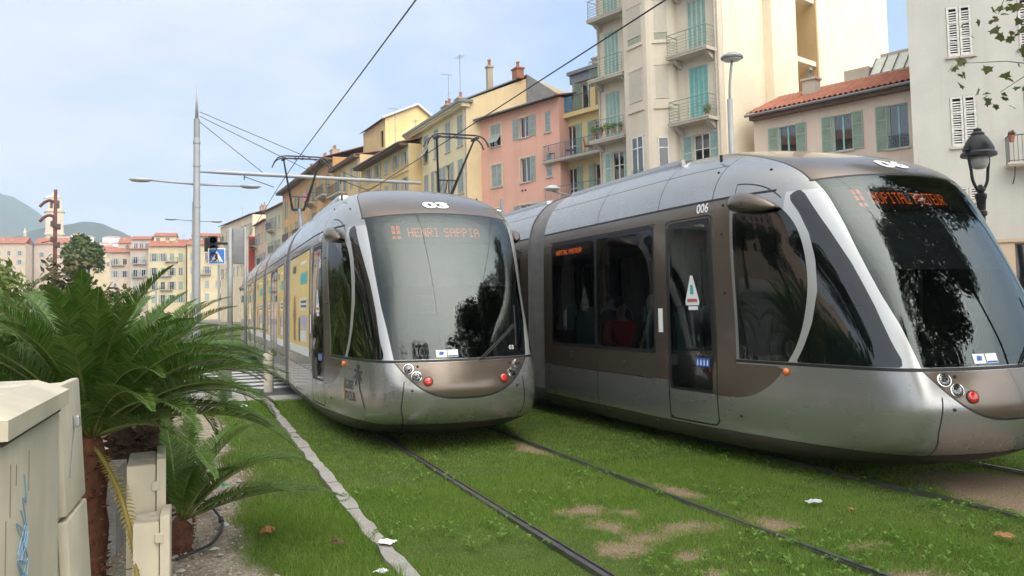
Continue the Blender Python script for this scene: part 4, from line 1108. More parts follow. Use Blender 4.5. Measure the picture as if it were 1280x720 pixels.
cycad('cycad palm behind the electric cabinet, left of the largest one', (-1.15, 6.0, 0), .95, .13, 42, 1.1, 25, elr=(.2, 1.35), dk=.9, nl=70)
cycad('largest dark green cycad palm directly behind the electric cabinet, with one hanging yellow frond', (-.46, 5.25, 0), .93, .085, 52, 1.17, 3, elr=(.26, 1.42), dk=.95, dead=((2.75, -.35, 1.0, 1.15),), nl=104, fibre=M_ORANGE,
      extra=((P2, .62, 1.08, 1.35), (1.35, .85, 1.15, 1.5), (P2 + .25, .45, 1.0, 1.1), (1.75, 1.0, 1.1, 1.5), (1.2, .55, 1.05, 1.1), (-1.4, .95, 1.2, 1.3), (-1.1, .75, 1.2, 1.2), (3.0, 1.25, .95, .5), (-2.9, 1.35, .9, .4)), ll=.19)
cycad('broad cycad palm on a thick dark brown trunk, right behind the largest one', (-.30, 7.3, 0), 1.0, .21, 46, 1.05, 5, elr=(.12, 1.35), dk=.9, nl=88, extra=((P2, .55, .95, 1.2), (P2 + .2, .8, 1.0, 1.4), (1.3, .4, .95, 1.0)))
cycad('smallest cycad palm growing low from the gravel on a short rusty trunk', (.0, 6.2, 0), .20, .085, 0, .85, 7, fibre=M_ORANGE, nl=88,
      extra=((P2, .85, 1.0, 1.35), (1.15, .80, .95, 1.3), (1.9, .55, .9, 1.1), (.7, 1.1, .85, .9), (.2, 1.25, .85, .6), (2.4, 1.0, .7, 1.0), (-.3, 1.3, .8, .5), (1.4, 1.25, .85, 1.0), (P2 + .1, .35, 1.1, .75), (2.9, 1.2, .6, 1.0)))
cycad('dark cycad palm with spiky upright fronds behind the thick trunked one', (-.25, 9.4, 0), 1.0, .15, 46, .95, 9, elr=(-.1, 1.35), nl=56)
cycad('cycad palm at the left edge of the view behind the largest one', (-1.9, 6.8, 0), .95, .14, 40, 1.2, 13, elr=(.0, 1.35), nl=64)
cycad('cycad palm with tall arching fronds standing left of the rusty pole', (-1.75, 9.4, 0), 1.1, .15, 42, 1.3, 15, elr=(-.1, 1.4), nl=56)
cycad('farthest cycad palm before the brownish bush', (-1.2, 12.4, 0), .9, .15, 40, 1.1, 17, elr=(-.2, 1.3), nl=48)
cycad('cycad palm low beside the kerb strip in front of the crossing', (-.55, 12.4, 0), .75, .14, 38, .9, 19, elr=(-.2, 1.3), nl=48)

def leaf_cloud(n, blobs, size, seed, aspect=.6, shell=.55, up=.3):
    """leaf-sized faces spread through a set of ellipsoids (cx,cy,cz,rx,ry,rz)"""
    r = np.random.default_rng(seed); B = np.array(blobs, float); vol = B[:, 3] * B[:, 4] * B[:, 5]
    k = r.choice(len(B), n, p=vol / vol.sum()); d = r.normal(size=(n, 3)); d /= np.linalg.norm(d, axis=1)[:, None]
    rad = (shell + (1 - shell) * r.uniform(0, 1, n)) ** 1.0; rad = np.where(r.uniform(0, 1, n) < .3, r.uniform(.2, 1, n), rad)
    c = B[k, :3] + d * B[k, 3:6] * rad[:, None] * r.uniform(.85, 1.12, n)[:, None]
    nrm = d * .7 + r.normal(size=(n, 3)) * .6 + (0, 0, up); nrm /= np.linalg.norm(nrm, axis=1)[:, None]
    a = np.cross(nrm, r.normal(size=(n, 3))); a /= np.linalg.norm(a, axis=1)[:, None]; b_ = np.cross(nrm, a)
    s = (size * r.uniform(.6, 1.3, n))[:, None]
    return np.stack([c - a * s, c + b_ * s * aspect * .9 - a * s * .1, c + a * s, c - b_ * s * aspect * .9 - a * s * .1], 1).reshape(-1, 3)
def clumps(c, rx, ry, rz, n, k, seed):
    r = np.random.default_rng(seed); out = []
    for _ in range(n):
        d = r.normal(size=3); d /= np.linalg.norm(d); q = r.uniform(.35, .95); s = r.uniform(.7, 1.3) * k
        out.append((c[0] + d[0] * rx * q, c[1] + d[1] * ry * q, c[2] + d[2] * rz * q, rx * s, ry * s, rz * s * .85))
    return out
M_BARK = plain('grey brown bark', (.11, .085, .065), .95, 0, .4, 6, .5)
def tree(name, label, cat, loc, trunk_h, rtr, blobs, n, size, mat, seed, group=None, limbs=5, aspect=.6):
    root = thing(name, label, cat, loc, 0, group); r = np.random.default_rng(seed); b = MB()
    b.tube([(0, 0, -.1), (.03 * trunk_h, 0, trunk_h * .5), (0, .02 * trunk_h, trunk_h)], [rtr, rtr * .8, rtr * .65], 12)
    pick = [blobs[i] for i in r.choice(len(blobs), min(limbs, len(blobs)), replace=False)]
    for q in pick:
        m_ = (q[0] * .4, q[1] * .4, trunk_h + (q[2] - trunk_h) * .55)
        b.tube([(0, .02 * trunk_h, trunk_h * .92), m_, (q[0], q[1], q[2])], [rtr * .5, rtr * .32, rtr * .1], 8)
    b.build('trunk', M_BARK, root, True)
    np_mesh('crown', leaf_cloud(n, blobs, size, seed, aspect), 4, mat, root)
    return root
M_FOL = leafmat('mid green foliage', (.035, .07, .016), (.07, .12, .028), (.12, .17, .05), .55, .25)
M_FOL_D = leafmat('dark tree foliage', (.012, .030, .008), (.026, .055, .014), (.05, .085, .022), .5, .2)
M_FOL_Y = leafmat('yellow green foliage', (.07, .12, .02), (.12, .18, .03), (.19, .24, .06), .55, .3)
M_FOL_B = leafmat('brownish green foliage', (.055, .06, .02), (.085, .085, .03), (.12, .11, .045), .6, .2)
M_PLANE = leafmat('plane tree leaves', (.018, .045, .010), (.035, .078, .016), (.09, .11, .03), .5, .25)
tree('broadleaf_tree', 'round green tree standing between the clock tower and the far houses', 'tree', (-8.9, 94.8, 0), 4.5, .22, clumps((0, 0, 7.7), 2.1, 2.1, 2.6, 16, .42, 31), 3600, .26, M_FOL, 31)
def bush(label, loc, rx, ry, rz, mat, seed, n=2600, size=.09, k=12):
    root = thing('shrub', label, 'shrub', loc, 0, 'shrubs behind the palms'); b = MB(); r = np.random.default_rng(seed)
    for _ in range(6): a = r.uniform(0, 6.28); b.tube([(0, 0, -.05), (math.cos(a) * rx * .3, math.sin(a) * ry * .3, rz), (math.cos(a) * rx * .6, math.sin(a) * ry * .6, rz * 1.5)], [.03, .02, .006], 6)
    b.build('stem', M_BARK, root, True)
    np_mesh('foliage', leaf_cloud(n, clumps((0, 0, rz), rx, ry, rz, k, .45, seed), size, seed), 4, mat, root)
bush('bright yellow green shrub below the rusty pole', (-2.9, 19.5, 0), 1.3, 1.1, 1.45, M_FOL_Y, 41)
bush('yellow green shrub at the left edge of the view', (-4.3, 19.0, 0), 1.2, 1.1, 1.35, M_FOL_Y, 42)
bush('brownish olive shrub right of the yellow green one', (-2.6, 24.0, 0), 1.6, 1.3, 1.65, M_FOL_B, 43, 3600)
bush('olive shrub low behind the spiky palm', (-1.2, 22.0, 0), 1.1, 1.1, .95, M_FOL_B, 44)
bush('brownish green shrub half hidden at the far left', (-4.5, 23.0, 0), 1.3, 1.2, 1.6, M_FOL_B, 45)
bush('tall dark green shrub at the far left behind the fronds', (-6.6, 30.0, 0), 1.8, 1.6, 1.7, M_FOL, 46, 3000, .11)

# street trees by the tracks on the right: plane trees
def plane_tree(label, loc, h, rad, seed, n=5200, extra=None):
    return tree('plane_tree', label, 'tree', loc, h * .42, .2, clumps((0, 0, h * .68), rad, rad, h * .34, 26, .33, seed) + (extra or []), n, .15, M_PLANE, seed, 'plane trees beside the tracks', 9, .8)
T1 = plane_tree('plane tree whose leafy branch hangs into the upper right corner', (14.7, 6.7, 0), 13, 3.7, 51, 9000)
plane_tree('plane tree just outside the right edge of the view, second from the grey house', (13.7, .2, 0), 15, 4.8, 54, 12000)
plane_tree('plane tree behind the viewer, nearest to the kerb beside the tracks', (10.3, -3.6, 0), 15, 4.9, 52, 13000)
plane_tree('plane tree behind the viewer, farthest back along the kerb', (10.2, -11.5, 0), 13, 5.0, 53, 9000)
plane_tree('plane tree behind the viewer on the planting side', (-3.8, -7.8, 0), 13, 4.4, 55, 8000)
# the hanging branch: lobed leaves on twigs, part of the first tree
r = np.random.default_rng(61); b = MB(); lv = []
starts = [((11.5, 5.6, 6.6), (8.85, 6.4, 5.25)), ((11.5, 5.6, 6.0), (8.95, 6.2, 4.6)), ((11.4, 5.4, 5.4), (9.0, 6.1, 4.1)), ((11.5, 5.5, 7.0), (8.75, 6.5, 5.85)), ((11.5, 5.6, 6.3), (8.9, 6.1, 5.0))]
lobe = np.array([(0, 0), (.32, .10), (.55, -.02), (.42, .30), (.62, .55), (.30, .62), (0, 1.0), (-.30, .62), (-.62, .55), (-.42, .30), (-.55, -.02), (-.32, .10)]) * 1.0
leafV = []; leafF = []
def leaf(p, s):
    d = r.normal(size=3) + (0, -.3, -.7); d /= np.linalg.norm(d); nn = r.normal(size=3) + (0, -.6, .7); a = np.cross(nn, d); a /= np.linalg.norm(a)
    n0 = len(leafV); nr = np.cross(a, d)
    for u, v_ in lobe: leafV.append(tuple(p + a * u * s + d * v_ * s + nr * (abs(u) * s * .25)))
    leafF.append(tuple(range(n0, n0 + 12)))
for A, B_ in starts:
    A = np.array(A); B_ = np.array(B_); n = 12; pts = []
    for i in range(n + 1): u = i / n; pts.append(A + (B_ - A) * u + np.array([0, 0, .35 * math.sin(u * 3.14)]) + r.normal(0, .04, 3))
    b.tube([tuple(p) for p in pts], [.03 * (1 - .85 * i / n) for i in range(n + 1)], 6)
    for i in range(2, n + 1):
        for _ in range(3):
            e = pts[i] + r.normal(0, .26, 3) + (0, 0, -.08); b.tube([tuple(pts[i]), tuple((pts[i] + e) / 2 + (0, 0, .04)), tuple(e)], [.008, .005, .003], 5)
            for _ in range(12): leaf(e + r.normal(0, .12, 3), r.uniform(.06, .13))
off = T1.location
b.v = [(x - off.x, y - off.y, z) for x, y, z in b.v]; bo = b.build('branch', M_BARK, T1, True)
mb2 = MB(); mb2.add([(x - off.x, y - off.y, z) for x, y, z in leafV], leafF); mb2.build('branch_leaves', leafmat('late summer plane leaves', (.05, .10, .02), (.10, .15, .03), (.22, .20, .07), .5, .45), bo)
# ------------------------------------------------------------------ houses: x along the front (left to right as seen), y into the house, z up
M_PANE = glassmat('window pane', (.10, .11, .12), .10, 1.55, .03)
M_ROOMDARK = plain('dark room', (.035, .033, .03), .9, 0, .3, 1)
M_CURTAIN = plain('net curtain', (.50, .50, .47), .9, 0, .15, 12)
M_FRAMEW = plain('white window paint', (.62, .62, .58), .5, 0, .08)
M_SHUT = {'sage': slatmat('sage shutter', (.27, .36, .29)), 'grey': slatmat('grey green shutter', (.33, .38, .36)), 'pale': slatmat('pale grey green shutter', (.40, .45, .40)), 'teal': slatmat('turquoise shutter', (.20, .46, .44)), 'blue': slatmat('grey blue shutter', (.24, .33, .38)), 'white': slatmat('weathered white shutter', (.50, .49, .46), .075), 'mint': slatmat('pale mint shutter', (.30, .44, .40))}
M_SHUTF = {'sage': plain('sage frame', (.27, .36, .29)), 'grey': plain('grey green frame', (.34, .39, .37)), 'pale': plain('pale frame', (.42, .47, .42)), 'teal': plain('turquoise frame', (.25, .50, .48)), 'blue': plain('grey blue frame', (.25, .34, .39)), 'white': plain('weathered white frame', (.55, .54, .51), .7, 0, .2, 10), 'mint': plain('mint frame', (.42, .53, .48))}
M_IRON = plain('dark balcony iron', (.06, .065, .068), .6)
M_IRONG = plain('green balcony iron', (.20, .28, .23), .6)
M_IRONB = plain('blue balcony iron', (.06, .17, .25), .6)
M_SLAB = stucco('balcony slab render', (.50, .46, .39), .5)
M_ZINC = plain('zinc sheet', (.20, .21, .22), .5, .3, .15, 3)
M_TILE = tilemat('red roof tiles', (.36, .12, .065))
M_TILE2 = tilemat('brown roof tiles', (.26, .125, .085))
M_EAVE = plain('brown eave boards', (.13, .085, .055), .85, 0, .2)
M_CHIM = stucco('chimney render', (.45, .38, .28), .5)
M_POT = plain('terracotta pot', (.33, .14, .08), .85)
M_PIPE = plain('down pipe', (.42, .38, .31), .6)

def wall_mesh(w, z0, z1, openings, reveal, mat, parent, name='wall', depth=None, skew=0.0):
    """front wall with real openings and reveals"""
    xs = sorted({0.0, w} | {min(max(v, 0), w) for o in openings for v in (o[0], o[0] + o[2])}); zs = sorted({z0, z1} | {min(max(v, z0), z1) for o in openings for v in (o[1], o[1] + o[3])})
    b = MB(); ix = {}
    def vid(x, z):
        if (x, z) not in ix: ix[(x, z)] = len(b.v); b.v.append((x, 0, z))
        return ix[(x, z)]
    for i in range(len(xs) - 1):
        for j in range(len(zs) - 1):
            cx, cz = (xs[i] + xs[i + 1]) / 2, (zs[j] + zs[j + 1]) / 2
            if any(o[0] < cx < o[0] + o[2] and o[1] < cz < o[1] + o[3] for o in openings): continue
            b.f.append((vid(xs[i], zs[j]), vid(xs[i + 1], zs[j]), vid(xs[i + 1], zs[j + 1]), vid(xs[i], zs[j + 1]))); b.m.append(0)
    for o in openings:
        x, z, ww, h = o[:4]; r_ = reveal
        b.add([(x, 0, z), (x, r_, z), (x, r_, z + h), (x, 0, z + h)], [(0, 1, 2, 3)]); b.add([(x + ww, 0, z), (x + ww, r_, z), (x + ww, r_, z + h), (x + ww, 0, z + h)], [(3, 2, 1, 0)])
        b.add([(x, 0, z), (x + ww, 0, z), (x + ww, r_, z), (x, r_, z)], [(0, 1, 2, 3)]); b.add([(x, 0, z + h), (x + ww, 0, z + h), (x + ww, r_, z + h), (x, r_, z + h)], [(3, 2, 1, 0)])
    if depth:
        k = skew
        b.add([(0, 0, z0), (k, depth, z0), (k, depth, z1), (0, 0, z1)], [(0, 1, 2, 3)]); b.add([(w, 0, z0), (w, depth, z0), (w, depth, z1), (w, 0, z1)], [(3, 2, 1, 0)])
        b.add([(k, depth, z0), (w, depth, z0), (w, depth, z1), (k, depth, z1)], [(3, 2, 1, 0)]); b.add([(0, 0, z1), (w, 0, z1), (w, depth, z1), (k, depth, z1)], [(0, 1, 2, 3)])
    return b.build(name, mat, parent)

def shutter(b_parent, x0, x1, z0, z1, y, col, name='shutter', rails=2, tilt=0, fancy=True):
    """one louvred leaf: frame proud of the slats; tilt opens its lower half outwards"""
    fr = .05 if x1 - x0 > .3 else .035; root = None
    b = MB(); b.box((x0, y - .04, z0), (x0 + fr, y, z1)); b.box((x1 - fr, y - .04, z0), (x1, y, z1))
    zz = [z0] + [z0 + (z1 - z0) * (i + 1) / (rails + 1) for i in range(rails)] + [z1 - fr]
    for i, z in enumerate(zz): b.box((x0 + fr, y - .038, z), (x1 - fr, y - .002, z + fr))
    o = b.build(name, M_SHUTF[col], b_parent)
    b = MB(); b.box((x0 + fr, y - .025, z0 + fr), (x1 - fr, y - .008, z1 - fr)); b.build('slats', M_SHUT[col], o)
    return o
def shutter_louvre(parent, x0, x1, z0, z1, y, col, rails=2, pitch=.085, broken=()):
    """leaf with modelled slats, for the nearest house"""
    fr = .07; b = MB(); b.box((x0, y - .05, z0), (x0 + fr, y, z1)); b.box((x1 - fr, y - .05, z0), (x1, y, z1))
    zz = [z0] + [z0 + (z1 - z0) * (i + 1) / (rails + 1) for i in range(rails)] + [z1 - fr]
    for z in zz: b.box((x0 + fr, y - .048, z), (x1 - fr, y - .002, z + fr))
    o = b.build('shutter', M_SHUTF[col], parent)
    b = MB(); z = z0 + fr + .03; i = 0
    while z < z1 - fr - .04:
        dz = .012 * ((i * 7) % 5 - 2) * (1 if i in broken else .25)
        b.add([(x0 + fr, y - .045, z - .028), (x1 - fr, y - .045, z - .028 + dz), (x1 - fr, y - .008, z + .022 + dz), (x0 + fr, y - .008, z + .022)], [(0, 1, 2, 3)])
        b.add([(x0 + fr, y - .040, z - .034), (x1 - fr, y - .040, z - .034 + dz), (x1 - fr, y - .003, z + .016 + dz), (x0 + fr, y - .003, z + .016)], [(3, 2, 1, 0)])
        z += pitch; i += 1
    b.build('slats', M_SHUTF[col], o); return o
def window(parent, x, z, w, h, y, leaves=2, transom=None, col=None, curtain=False, frame=None, fw=.05):
    fm = frame or M_FRAMEW; b = MB()
    b.box((x, y - .06, z), (x + fw, y, z + h)); b.box((x + w - fw, y - .06, z), (x + w, y, z + h)); b.box((x + fw, y - .06, z), (x + w - fw, y, z + fw)); b.box((x + fw, y - .06, z + h - fw), (x + w - fw, y, z + h))
    for i in range(1, leaves): c = x + w * i / leaves; b.box((c - fw * .7, y - .055, z + fw), (c + fw * .7, y - .004, z + h - fw))
    tr = [] if transom is None else transom
    for tz in tr:
        for i in range(leaves):
            a = x + w * i / leaves + fw; c = x + w * (i + 1) / leaves - fw; b.box((a, y - .05, z + h * tz - .02), (c, y - .006, z + h * tz + .02))
    o = b.build('window', fm, parent)
    b = MB(); b.quad((x + .02, y - .03, z + .02), (x + w - .02, y - .03, z + .02), (x + w - .02, y - .03, z + h - .02), (x + .02, y - .03, z + h - .02)); b.build('pane', M_PANE, o)
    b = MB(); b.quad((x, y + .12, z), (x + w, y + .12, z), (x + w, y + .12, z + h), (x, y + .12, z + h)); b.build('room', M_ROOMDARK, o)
    if curtain:
        b = MB(); n = 24
        for k, (a, c) in enumerate(((x + .04, x + w * .46), (x + w * .54, x + w - .04)) if curtain == 2 else ((x + .04, x + w - .04),)):
            q = []
            for i in range(n + 1): xx = a + (c - a) * i / n; yy = y + .05 + .02 * math.sin(i * 1.9); q += [(xx, yy, z + .03), (xx, yy, z + h - .03)]
            b.add(q, [(2 * i, 2 * i + 2, 2 * i + 3, 2 * i + 1) for i in range(n)])
        b.build('curtain', M_CURTAIN, o)
    return o
def opening(parent, o, reveal):
    """o = (x, z, w, h, kind, colour, options)"""
    x, z, w, h, kind = o[:5]; col = o[5] if len(o) > 5 else 'sage'; op = o[6] if len(o) > 6 else {}
    if kind == 'closed':
        n = op.get('n', 2)
        for i in range(n): shutter(parent, x + w * i / n + .008, x + w * (i + 1) / n - .008, z + .01, z + h - .01, .05, col, rails=op.get('rails', 2))
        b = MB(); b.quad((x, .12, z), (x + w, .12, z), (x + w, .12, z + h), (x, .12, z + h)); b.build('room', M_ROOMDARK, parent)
    elif kind == 'louvre':
        for i in range(2): shutter_louvre(parent, x + w * i / 2 + .01, x + w * (i + 1) / 2 - .01, z + .01, z + h - .01, .03, col, broken=(3, 5, 9) if i == 0 else (12,))
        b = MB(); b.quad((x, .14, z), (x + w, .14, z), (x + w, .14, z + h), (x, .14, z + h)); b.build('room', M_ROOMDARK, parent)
    elif kind == 'blind':
        b = MB(); n = int(h / .06)
        for i in range(n): b.box((x, .10 + .006 * (i % 2), z + h * i / n), (x + w, .16, z + h * (i + 1) / n - .004))
        b.build('roller_blind', op.get('mat'), parent)
    elif kind == 'hung':      # closed leaves whose lower flaps are pushed out
        for i in range(2): shutter(parent, x + w * i / 2 + .008, x + w * (i + 1) / 2 - .008, z + h * .52, z + h - .01, .05, col, rails=0)
        for i in range(2):
            s_ = shutter(parent, x + w * i / 2 + .008, x + w * (i + 1) / 2 - .008, -h * .46, 0, .0, col, rails=0); s_.location = (0, .03, z + h * .51); s_.rotation_euler = (-.62, 0, 0)
        window(parent, x, z, w, h, reveal)
    else:
        window(parent, x, z, w, h, reveal, op.get('leaves', 2), op.get('transom'), None, op.get('curtain', False), op.get('frame'))
        if kind == 'open':
            sw = op.get('sw', w * .52)
            for s_ in op.get('sides', 'LR'):
                a, c = (x - sw - .02, x - .02) if s_ == 'L' else (x + w + .02, x + w + sw + .02)
                sh = shutter(parent, 0, c - a, z - .02, z + h + .02, 0, col)
                if s_ == 'L': sh.location = (a, -.015, 0)
                else: sh.location = (a, -.015, 0)
        if kind == 'ajar':    # leaves standing out from the wall
            sw = w * .5
            for s_ in op.get('sides', 'LR'):
                sh = shutter(parent, 0, sw, z, z + h, 0, col)
                if s_ == 'L': sh.location = (x, 0, 0); sh.rotation_euler = (0, 0, -R(115))
                else: sh.location = (x + w, 0, 0); sh.rotation_euler = (0, 0, -R(65))
    if op.get('sill', True):
        b = MB(); b.box((x - .07, -.07, z - .07), (x + w + .07, -.001, z)); b.build('sill', op.get('sillmat', M_SLAB), parent)
    if op.get('band'):
        b = MB(); t = .11
        b.box((x - t, -.02, z - .07), (x, .0, z + h + t)); b.box((x + w, -.02, z - .07), (x + w + t, .0, z + h + t)); b.box((x, -.02, z + h), (x + w, .0, z + h + t)); b.build('surround', op['band'], parent)

def balcony(parent, x0, x1, z, d, mat, iron, rail_h=.95, style='bars', thick=.14, y0=0.0, brackets=True, sides='LR'):
    b = MB(); b.box((x0, y0 - d, z - thick), (x1, y0, z)); b.box((x0 - .03, y0 - d - .03, z - .05), (x1 + .03, y0 - d, z + .02)); o = b.build('balcony', mat, parent)
    if brackets:
        for xx in ((x0 + .25), (x1 - .25)):
            b = MB(); b.add([(xx - .1, y0, z - thick), (xx + .1, y0, z - thick), (xx + .1, y0 - d * .75, z - thick), (xx - .1, y0 - d * .75, z - thick), (xx - .1, y0, z - thick - .38), (xx + .1, y0, z - thick - .38), (xx + .1, y0 - d * .6, z - thick - .12), (xx - .1, y0 - d * .6, z - thick - .12)], [(0, 1, 5, 4), (1, 2, 6, 5), (2, 3, 7, 6), (3, 0, 4, 7), (4, 5, 6, 7), (3, 2, 1, 0)]); b.build('bracket', mat, o)
    b = MB(); e = .05; yf = y0 - d + e
    runs = [((x0 + e, yf), (x1 - e, yf))]
    if 'L' in sides: runs.append(((x0 + e, yf), (x0 + e, y0)))
    if 'R' in sides: runs.append(((x1 - e, yf), (x1 - e, y0)))
    for (ax, ay), (bx, by) in runs:
        b.tube([(ax, ay, z + rail_h), (bx, by, z + rail_h)], .02, 6); L = math.hypot(bx - ax, by - ay)
        if style == 'rings':    # horizontal rails on posts
            for k in range(6): b.tube([(ax, ay, z + .08 + k * .14), (bx, by, z + .08 + k * .14)], .011, 5)
            n = max(1, int(L / .9))
            for i in range(n + 1): b.tube([(ax + (bx - ax) * i / n, ay + (by - ay) * i / n, z), (ax + (bx - ax) * i / n, ay + (by - ay) * i / n, z + rail_h)], .016, 5)
        else:
            b.tube([(ax, ay, z + .08), (bx, by, z + .08)], .014, 5); n = max(2, int(L / .125))
            for i in range(n + 1): b.tube([(ax + (bx - ax) * i / n, ay + (by - ay) * i / n, z), (ax + (bx - ax) * i / n, ay + (by - ay) * i / n, z + rail_h)], .009, 4)
            if style == 'scroll':
                for i in range(n):
                    cx, cy = ax + (bx - ax) * (i + .5) / n, ay + (by - ay) * (i + .5) / n
                    for zc in (z + .3, z + .62): b.tube([(cx + .05 * math.cos(q) * (bx - ax) / L, cy + .05 * math.cos(q) * (by - ay) / L, zc + .11 * math.sin(q)) for q in np.linspace(0, 6.28, 9)], .007, 4)
    b.build('railing', iron, o); return o

def roof(parent, w, z, depth, rise, over, mat, front=.45, thick=.08, x0=None, x1=None, name='roof', tiles=False):
    x0 = -over if x0 is None else x0; x1 = w + over if x1 is None else x1
    b = MB(); s_ = rise / depth
    if tiles:   # half-round tile rows running down the slope
        n = int((x1 - x0) / .22); m_ = 6; q = []; cols = n * m_
        for i in range(cols + 1):
            xx = x0 + (x1 - x0) * i / cols; hh = .10 * abs(math.sin(math.pi * i / m_))
            for k in range(15):
                u = k / 14; yy = -front + (depth + front) * u; q.append((xx, yy, z + thick + s_ * (yy + front) + hh + .018 * ((k * 1.0) % 2)))
        b.add(q, [(i * 15 + k, (i + 1) * 15 + k, (i + 1) * 15 + k + 1, i * 15 + k + 1) for i in range(cols) for k in range(14)])
        b.add([(x0, -front, z), (x1, -front, z), (x1, depth, z + s_ * (depth + front)), (x0, depth, z + s_ * (depth + front))], [(3, 2, 1, 0)])
        o = b.build(name, mat, parent, 'auto')
    else:
        b.add([(x0, -front, z), (x1, -front, z), (x1, depth, z + s_ * (depth + front)), (x0, depth, z + s_ * (depth + front)), (x0, -front, z + thick), (x1, -front, z + thick), (x1, depth, z + thick + s_ * (depth + front)), (x0, depth, z + thick + s_ * (depth + front))],
              [(3, 2, 1, 0), (4, 5, 6, 7), (0, 1, 5, 4), (1, 2, 6, 5), (2, 3, 7, 6), (3, 0, 4, 7)])
        b.add([(x0, depth, z - .02), (x1, depth, z - .02), (x1, depth * 2 + front, z - .02), (x0, depth * 2 + front, z - .02), (x0, depth + .01, z + thick + s_ * (depth + front)), (x1, depth + .01, z + thick + s_ * (depth + front))], [(0, 1, 5, 4), (2, 3, 4, 5), (1, 2, 5), (3, 0, 4), (0, 3, 2, 1)])
        o = b.build(name, mat, parent)
    return o
def gutter(parent, x0, x1, y, z):
    b = MB(); b.tube([(x0, y, z), (x1, y, z)], .06, 8); return b.build('gutter', M_ZINC, parent)
def pipe(parent, x, z0, z1, y=-.07):
    b = MB(); b.tube([(x, y, z0), (x, y, z1)], .05, 8)
    for z in np.arange(z0 + 1, z1, 2.2): b.tube([(x, y, z), (x, y, z + .08)], .062, 8)
    return b.build('down_pipe', M_PIPE, parent)
def chimney(parent, x, y, z0, z1, w, d, pots=2, mat=None):
    b = MB(); b.box((x, y, z0), (x + w, y + d, z1)); b.box((x - .06, y - .06, z1), (x + w + .06, y + d + .06, z1 + .1)); o = b.build('chimney', mat or M_CHIM, parent)
    for i in range(pots): 
        b = MB(); b.lathe([(.11, 0), (.09, .35), (.12, .36), (.12, .42), (.05, .46)], 10, Matrix.Translation((x + w * (i + .5) / pots, y + d / 2, z1 + .1))); b.build('chimney_pot', M_POT, o)
    return o
def antenna(parent, x, y, z, h, kind=0):
    b = MB(); b.tube([(x, y, z), (x, y, z + h)], .02, 5)
    if kind == 0:
        b.tube([(x - .4, y, z + h * .95), (x + .4, y, z + h * .95)], .012, 4)
        for k in range(6): b.tube([(x - .4 + k * .16, y - .25, z + h * .95), (x - .4 + k * .16, y + .25, z + h * .95)], .008, 4)
    else:
        b.tube([(x, y - .5, z + h * .98), (x, y + .3, z + h * .98)], .012, 4)
        for k in range(5): b.tube([(x - .28, y - .5 + k * .18, z + h * .98), (x + .28, y - .5 + k * .18, z + h * .98)], .008, 4)
        b.tube([(x - .3, y, z + h * .55), (x + .3, y, z + h * .55)], .01, 4)
    return b.build('antenna', M_ZINC, parent)
def house(name, label, P, d, w, depth, z1, mat, ops, reveal=.16, cat='building', group=None, z0=-.05, skew=0.0):
    root = thing(name, label, cat, (P[0], P[1], 0), math.atan2(d[1], d[0]), group)
    wl = wall_mesh(w, z0, z1, ops, reveal, mat, root, 'wall', depth, skew)
    for o in ops:
        if len(o) > 4: opening(root, o, reveal)
    return root
ROW = 'house fronts along the right side of the street'

# --- beige block with balconies -------------------------------------------------
M_BEIGE = stucco('beige render', (.62, .555, .445), .32)
M_CREAM = stucco('cream render', (.80, .715, .54), .2)
M_OCHRE = stucco('ochre render', (.52, .37, .19), .25)
DB = (.31, -.9507); nB = (.9507, .31)
P = (20.0, 37.18); WB = 7.36
ops = []
k = 1.03
for f, zb in ((-1, 3.7), (0, 6.75), (1, 9.85), (2, 12.97), (3, 16.1), (4, 19.2)):
    if f >= 1: ops.append((.40, zb + .02, 1.0, 2.45, 'closed', 'mint', {'n': 4, 'rails': 1, 'sill': False}))
    else: ops.append((.75, zb + .05, .82, 2.45, 'open', 'mint', {'sw': .45, 'transom': [.72], 'sides': 'LR', 'sill': False}))
    if f == 1: ops.append((5.70, zb + .02, 1.05, 2.5, 'closed', 'teal', {'n': 4, 'rails': 1, 'sill': False}))
    elif f >= 2: ops.append((5.70, zb + .02, 1.05, 2.5, 'closed', 'mint', {'n': 4, 'rails': 1, 'sill': False}))
    else: ops.append((5.82, zb + .05, .90, 2.45, 'open', 'mint', {'sw': .55, 'transom': [.72], 'curtain': 2, 'sill': False}))
beige = house('apartment_building', 'tall beige apartment block with curved green balcony rails and a jutting bay', P, DB, WB, 6.0, 24.5, M_BEIGE, ops, .14, group=ROW)
